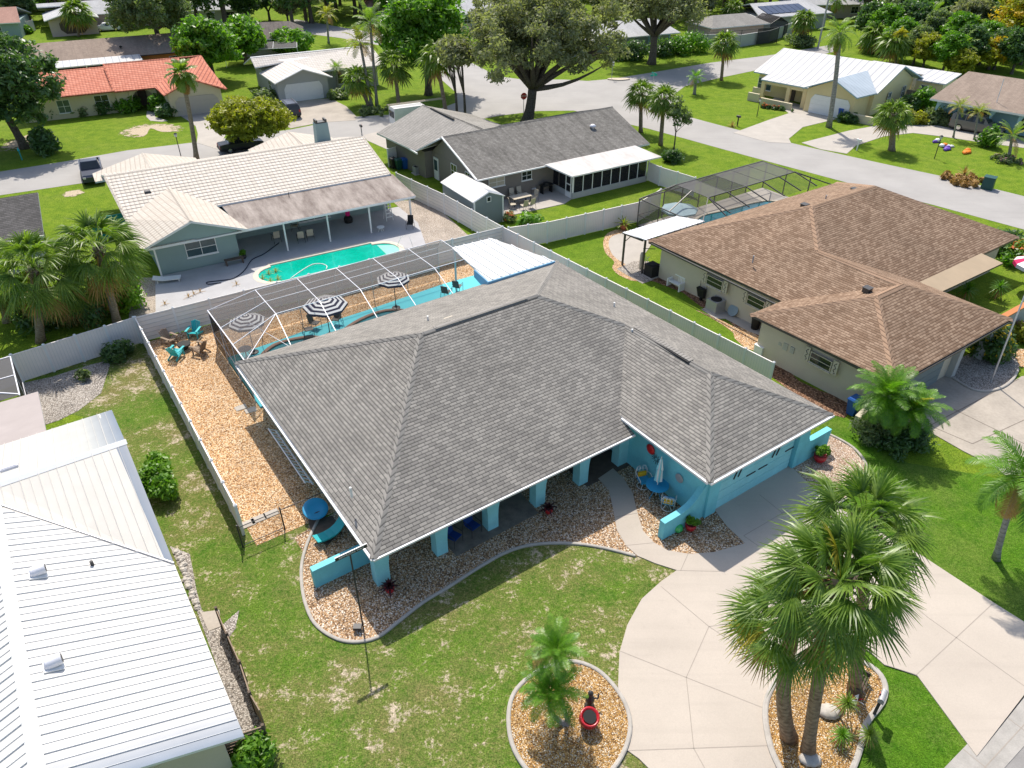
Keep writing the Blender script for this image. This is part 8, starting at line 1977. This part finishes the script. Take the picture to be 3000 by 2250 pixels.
# belt of far trees
GF = 'far trees along the top of the photo'
FP_ = ['behind the pink roofed house', 'left of the octagonal opening house', 'behind the left eave of the octagonal opening house', 'above the left end of the octagonal opening house', 'at the top edge above the fan palm of the octagonal opening house',
 'in the gap right of the pink roofed house', 'shading the left wall of the octagonal opening house', 'at the top beside the pale blue roof', 'at the top left of the bright lawn strip', 'beside the brown roof near the white sedan', 'above the tall feathery palms', 'above the round bright tree',
 'right above the big oak', 'between the two oaks', 'above the second oak crown', 'left of the solar panels', 'above the tall yellowing palm', 'at the top edge over the far right lawn', 'at the top edge, second right of the far lawn', 'at the top edge left of the power lines', 'under the power lines', 'near the dark utility pole', 'in the top right corner']
rb_ = random.Random(9)
spots = []
for k in range(300):
    y_ = rb_.choice([150, 165, 172, 180, 188, 196, 205, 222]) + rb_.uniform(-5, 5); x_ = rb_.uniform(-1.02, 1.02) * y_ * .78
    spots.append((x_, y_))
clear = [(-82,144,17),(-62,122,14),(-45,135,12),(-20,150,10),(4,148,11),(45,146,17),(58,160,14),(75,140,10),(88,170,10),(-88,146,9),(22,118,12),(62,150,8)]
lst = []
for x_, y_ in spots:
    if any((x_-a)**2 + (y_-b_)**2 < r_*r_ for a, b_, r_ in clear) or (y_ < 172 and -30 < x_ < 20) or (y_ < 160 and abs(x_) > 30 and rb_.random() < .35): continue
    lst.append((x_, y_))
rngF = np.random.default_rng(77)
def woods(name, label, pts, mat, seed):
    C_, R_, tr_ = [], [], MB()
    for x_, y_ in pts:
        h_ = rb_.uniform(9, 14); rx = rb_.uniform(3.6, 5.8)
        cl = clumps(rngF, 34, (x_, y_, h_ * .62), rx, rx, h_ * .36, .4, -.8); C_.append(cl); R_.append(np.repeat(rngF.uniform(.9, 1.9, (34, 1)), 3, 1))
        tr_.tube([(x_, y_, 0), (x_, y_, h_ * .6)], [.4, .2], 6)
    V, F = leafcloud(rngF, np.concatenate(C_), np.concatenate(R_), 42, .55, .5)
    o_ = tag(fastmesh(name, V, F, M[mat]), label, 'woodland', None, 'stuff')
    tr_.build('trunks', M['trunk_oak'], o_)
woods('far_woods', 'dark far-off belt of trees along the top of the photo', lst[::3], 'darkl', 1)
woods('far_woods', 'grey green far-off trees mixed through the belt at the top', lst[1::3], 'oakl', 2)
woods('far_woods', 'bright green far-off trees mixed through the belt at the top', lst[2::3], 'lush', 3)
for k, (t_, X, Y, s_, i) in enumerate((('x',150,120,1.2,1),('x',420,110,1.3,1),('x',650,130,.9,5),('x',950,90,1.0,0),('x',1250,60,1.0,1),('x',380,380,.9,1),('x',500,290,1.0,1),('b',120,130,1.0,1),('b',280,160,.8,3),('a',2150,170,1.0,1),('b',1140,120,.9,0),('b',1700,60,1.1,3),('c',700,150,1.3,3),('c',400,250,1.2,1),('c',900,120,1.3,2),('c',2000,20,1.0,3),('d',700,60,1.0,3),('d',1050,60,1.3,2),('d',1300,90,1.4,3),('d',1500,120,1.4,3),('d',1700,150,1.3,2),('d',2000,80,1.2,3),('d',2180,200,1.1,3))):
    place_tree(i, G(t_, X, Y+50), s_, JK[i] + ' ' + FP_[k], GF)
for k in range(6):
    if k not in used:
        for c_ in list(protoT[k].children): bpy.data.objects.remove(c_)
        bpy.data.objects.remove(protoT[k])
# ================================================================== VEHICLES
def head(t_, a, c): p0, p1 = q(t_, *a), q(t_, *c); return math.atan2(p1.y-p0.y, p1.x-p0.x), (p0+p1)/2
an, c_ = head('i', (1640,580), (1960,610))
c_ = q('i', 1790, 550)
car('suv', 'silver grey SUV parked on the drive of the blue arched house', 'car', c_, R(-44)+.0, 5.5, 2.0, suv_secs(5.5, 1.0, 1.15, 1.88), ('silver', (.15,.14,.125)), (-1.65,1.75), .40, ((-2.3,-1.25),(-1.15,-.2),(-.1,.75)), rear=(1,2), front=(6,5), rack=True)
vp = q('b', 290, 990); 
car('minivan', 'dark blue minivan seen from behind on the drive of the cream tiled house', 'car', vp, R(118), 4.9, 1.95, suv_secs(4.9, .97, 1.05, 1.76), ('darkblue', (.02,.03,.06)), (-1.4,1.5), .34, ((-2.1,-1.1),(-1.0,-.1),(0,.7)), rear=(1,2), front=(6,5), rack=True)
cp = q('e', 1960, 105)
car('sedan', 'black sedan half hidden under the yellow green tree on the street', 'car', cp, R(30), 4.6, 1.8, sedan_secs(4.6, .9, .92, 1.42), ('black', (.015,.015,.02)), (-1.35,1.4), .32, ((-1.2,-.35),(-.25,.35)), rear=(2,3), front=(6,5))
pk_ = q('e', 760, 330)
pick = thing('pickup_truck', 'dark blue pickup truck partly behind the left gable of the white tile roof', 'car', pk_, R(118)+math.pi)
pc = flat('carpaint_navy', (.03,.04,.07), .3, .6)
b = MB()
b.hexa([(-2.7,-.95,.4),(2.7,-.9,.4),(2.7,.9,.4),(-2.7,.95,.4)],[(-2.7,-.98,.85),(2.7,-.9,.85),(2.7,.9,.85),(-2.7,.98,.85)])
b.hexa([(-.6,-.97,.85),(1.2,-.95,.85),(1.2,.95,.85),(-.6,.97,.85)],[(-.6,-.97,1.1),(1.2,-.93,1.1),(1.2,.93,1.1),(-.6,.97,1.1)])
b.hexa([(-.55,-.9,1.1),(1.1,-.9,1.1),(1.1,.9,1.1),(-.55,.9,1.1)],[(-.4,-.72,1.75),(.5,-.72,1.75),(.5,.72,1.75),(-.4,.72,1.75)])
b.box(-2.7,-.97,.85,-.6,-.85,1.12).box(-2.7,.85,.85,-.6,.97,1.12).box(-2.7,-.85,.85,-2.6,.85,1.12)
b.hexa([(1.2,-.93,.85),(2.65,-.88,.85),(2.65,.88,.85),(1.2,.93,.85)],[(1.2,-.9,1.08),(2.5,-.82,1.0),(2.5,.82,1.0),(1.2,.9,1.08)])
b.build('body', pc, pick)
MB().poly([(1.06,-.8,1.16),(1.06,.8,1.16),(.56,.68,1.70),(.56,-.68,1.70)]).build('windshield', M['glass'], pick, loc=(.03,0,.01)); MB().box(-.56,-.65,1.2,-.5,.65,1.62).build('rear_window', M['glass'], pick)
for sg in (-1,1): MB().poly([(-.4,sg*.885,1.18),(.85,sg*.885,1.18),(.4,sg*.765,1.65),(-.32,sg*.765,1.65)]).build('side_window', M['glass'], pick)
for x in (-1.75,1.75):
    for sg in (-1,1):
        w_ = MB().lathe([(.2,-.12),(.36,-.12),(.38,-.06),(.38,.06),(.36,.12),(.2,.12)],n=16); w_.rot('X',math.pi/2); w_.build('wheel', M['black'], pick, True, loc=(x,sg*.84,.38))
for sg in (-1,1): MB().box(-.03,-.12,-.08,.03,.12,.08).build('headlight', M['lamp'], pick, loc=(2.69,sg*.7,.8)); MB().box(-.03,-.07,-.14,.03,.07,.14).build('taillight', M['lightred'], pick, loc=(-2.7,sg*.86,.85))
car('sedan', 'white sedan parked by the house with the octagonal opening', 'car', q('x', 1760, 500), R(20), 4.5, 1.8, sedan_secs(4.5, .9, .92, 1.42), ('white', (.75,.76,.8)), (-1.35,1.4), .32, ((-1.2,-.35),(-.25,.35)), rear=(2,3), front=(6,5))
wheelie_bin('blue bin at the corner of the house with the octagonal opening', q('x', 1535, 540), .3, 'binblue'); 
uv = thing('utility_van', 'white utility van with a ladder on its roof behind the grey hip roof', 'van', q('b', 1375, 1075), R(28))
b = MB(); b.hexa([(-2.8,-1,.4),(1.9,-1,.4),(1.9,1,.4),(-2.8,1,.4)],[(-2.75,-.92,2.3),(1.0,-.92,2.3),(1.0,.92,2.3),(-2.75,.92,2.3)]); b.hexa([(1.85,-.98,.4),(2.8,-.9,.4),(2.8,.9,.4),(1.85,.98,.4)],[(1.5,-.9,1.4),(2.6,-.8,1.1),(2.6,.8,1.1),(1.5,.9,1.4)])
b.build('body', flat('carpaint_van', (.75,.75,.75), .35, .5), uv)
MB().poly([(1.58,-.8,1.25),(1.58,.8,1.25),(1.15,.8,2.15),(1.15,-.8,2.15)]).build('windshield', M['glass'], uv, loc=(.05,0,.02)); MB().box(-2.83,-.7,1.2,-2.78,.7,1.9).build('rear_window', M['glass'], uv)
for x in (-1.8,1.9):
    for sg in (-1,1):
        w_ = MB().lathe([(.2,-.12),(.35,-.12),(.35,.12),(.2,.12)],n=14); w_.rot('X',math.pi/2); w_.build('wheel', M['black'], uv, True, loc=(x,sg*.88,.35))
lad = thing('ladder', 'pale ladder lying on the roof of the white utility van', 'ladder', q('b', 1375, 1075) + Vector((0,0,2.5)), R(28))
for s_ in (-.22,.22): MB().box(-3.2,s_-.03,0,3.6,s_+.03,.1).build('rail', M['fabric'], lad)
r_ = MB()
for k in range(22): r_.box(-3.1+k*.3,-.2,.03,-3.05+k*.3,.2,.07)
r_.build('rungs', M['fabric'], lad)
# ================================================================== STREET THINGS
ss = thing('stop_sign', 'red octagonal stop sign left of the big oak trunk', 'road sign', G('c', 100, 985), R(20))
hs2 = (up('c', 100, 830, G('c', 100, 985)) - G('c', 100, 985)).z
MB().box(-.03,-.03,0,.03,.03,hs2+.35).build('post', M['metal'], ss)
oc = [(.42*math.cos(math.pi/8+k*math.pi/4), .42*math.sin(math.pi/8+k*math.pi/4)) for k in range(8)]
pl = MB().hexa([(x,-.06,hs2+z) for x,z in oc],[(x,-.035,hs2+z) for x,z in oc]).build('sign_plate', flat('sign_red',(.55,.02,.02),.5,.4), ss)
text_mesh('STOP', .30, 'white', pl, (0, -.066, hs2), (math.pi/2, 0, 0))
nb = G('c', 1200, 830); ns = thing('street_sign', 'green street name sign above the two palms at the junction', 'street sign', G('c', 1210, 800), R(25))
tz = (up('c', 1212, 650, G('c', 1210, 800)) - G('c', 1210, 800)).z
MB().tube([(0,0,0),(0,0,tz+.3)],.04,6).build('post', M['metal'], ns); MB().box(-.55,-.02,tz-.1,.55,.02,tz+.12).build('sign_plate', flat('sign_green',(.01,.35,.25),.5,.4), ns); MB().box(-.02,-.5,tz+.14,.02,.5,tz+.34).build('sign_plate', MC['sign_green'], ns)
p_ = G('c', 860, 690); sp2 = thing('street_sign', 'small pale sign on a thin post at the edge of the shady lawn', 'road sign', p_, R(20)); tz = (up('c', 860, 540, p_)-p_).z
MB().tube([(0,0,0),(0,0,tz)],.03,6).build('post', M['metal'], sp2); MB().box(-.25,-.03,tz-.4,.25,0,tz+.1).build('sign_plate', M['alum'], sp2)
tag(MB().prism(smooth_loop([(-1.5,0),(0,-.7),(1.6,-.1),(1.4,.5),(-.8,.6)],3),0,.15).build('storm_drain', M['sand'], None, loc=G('c', 915, 690)), 'tan concrete storm drain slab at the kerb of the shady lawn', 'drain')
p_ = G('c', 2115, 1010); post_lamp('black post lamp on the lawn in front of the yellow house', p_, max(1.8, (up('c', 2135, 890, p_)-p_).z))
p_ = G('e', 1470, 175); post_lamp('black post lamp at the far kerb behind the white tile roof', p_, 2.2)
p_ = G('i', 1437, 780); post_lamp('black post lamp beside the deflated inflatables', p_, max(2, (up('i', 1475, 650, p_)-p_).z))
mailbox('dark mailbox beside the dry grass tuft across the street', G('c', 1945, 1090), R(45), 'dark', 'black', 1.0)
mailbox('white mailbox on the grass tip between the two driveways', G('i', 765, 710), R(45), 'white', 'white', 1.0)
mailbox('grey mailbox post behind the chimney at the street', G('b', 915, 1165), R(30), 'dark', 'metal', .9)
mailbox('teal painted mailbox in the shade under the big left tree', G('e', 180, 190), R(30), 'teal', 'teal_dk', 1.0)
ubx = thing('utility_box', 'dark green utility box at the kerb beside the debris heap', 'utility box', G('i', 1888, 1040), R(-40)); MB().hexa([(-.5,-.45,0),(.5,-.45,0),(.5,.45,0),(-.5,.45,0)],[(-.45,-.4,1.1),(.45,-.4,1.1),(.45,.4,1.1),(-.45,.4,1.1)]).build('cabinet', M['green_dk'], ubx); MB().box(-.5,-.46,1.1,.5,.46,1.16).build('lid', M['green_dk'], ubx)
# deflated inflatables
def blob(name, label, loc, m_, s_, seed, m2=None):
    rg = random.Random(seed); t = thing(name, label, 'inflatable', loc, rg.uniform(0,3)); b = MB()
    b.lathe([(s_*.5,0),(s_*.8,.08),(s_*.55,.22),(s_*.15,.28)], (0,0,0), 12, sx=1.3, sy=.7)
    b.lathe([(s_*.3,0),(s_*.45,.1),(s_*.3,.3),(s_*.1,.34)], (s_*.7,.15,0), 10)
    b.lathe([(s_*.25,0),(s_*.4,.08),(s_*.2,.2),(s_*.1,.22)], (-s_*.8,-.1,0), 10, sy=.6)
    b.v = [(x+rg.uniform(-.05,.05), y+rg.uniform(-.05,.05), max(0,z+rg.uniform(-.03,.04))) for x,y,z in b.v]
    b.build('fabric', M[m_], t, True)
    if m2: MB().lathe([(.2,.1),(.35,.2),(.2,.38),(.05,.42)], (.2,0,0), 10).build('top_fabric', M[m2], t, True)
    return t
blob('deflated_inflatable', 'purple and white deflated inflatable behind the post lamp', G('i', 1450, 640), 'purple', .5, 1, 'white')
blob('deflated_inflatable', 'white deflated inflatable with an orange pumpkin top', G('i', 1540, 680), 'white', .7, 2, 'orange')
blob('deflated_inflatable', 'purple deflated inflatable lying nearest the post lamp shadow', G('i', 1545, 705), 'purple', .6, 3)
blob('deflated_inflatable', 'flat orange deflated inflatable alone on the lawn', G('i', 1715, 730), 'orange', .75, 4)
# utility poles and wires
def pole(label, t_, X, Y, X2, Y2, m_='trunk_grey'):
    b = G(t_, X, Y); tp = up(t_, X2, Y2, b) - b; k = max(1.0, 11.0/tp.z); tp = tp * k
    t = thing('utility_pole', label, 'utility pole', b); MB().tube([(0,0,0), (0,0,tp.z)],[.16,.12],10).build('pole', M[m_], t); MB().box(-1.1,-.06,tp.z-.8,1.1,.06,tp.z-.66).build('crossarm', M['wood'], t)
    for x in (-.9,.9): MB().lathe([(.05,0),(.08,.08),(.03,.16)], n=8).build('insulator', M['cream'], t, loc=(x,0,tp.z-.66))
    return b + Vector((0,0,tp.z-.5))
pA = pole('tall grey utility pole left of the tall yellowing palm', 'd', 430, 420, 505, 0, 'metal'); pB = pole('dark utility pole beside the far lawn at the top right', 'd', 1905, 190, 1965, 0, 'trunk_oak')
wr_ = thing('power_lines', 'overhead power lines crossing the top right corner', 'power line', (0,0,0))
def wire(a, c, sag=.8): MB().tube([tuple(a.lerp(c, k/10) - Vector((0,0,4*sag*(k/10)*(1-k/10)))) for k in range(11)], .022, 4).build('wire', M['metal'], wr_)
wire(pA, pA + (pB-pA)*2.2, .6); wire(pA+Vector((0,0,-1.6)), pB+Vector((0,0,-4)) + (pB-pA)*.8, 1.0); wire(pA + Vector((.5,.5,.3)), pB + (pB-pA)*1.2 + Vector((.5,.5,.6)), .6)
tag(MB().tube([(0,0,0), tuple(up('i', 2040, 90, G('i', 1895, 545)) - G('i', 1895, 545))], .04, 6).build('flagpole', M['alum'], None, loc=G('i', 1895, 545)), 'thin white pole rising in front of the blue house roof', 'flagpole')
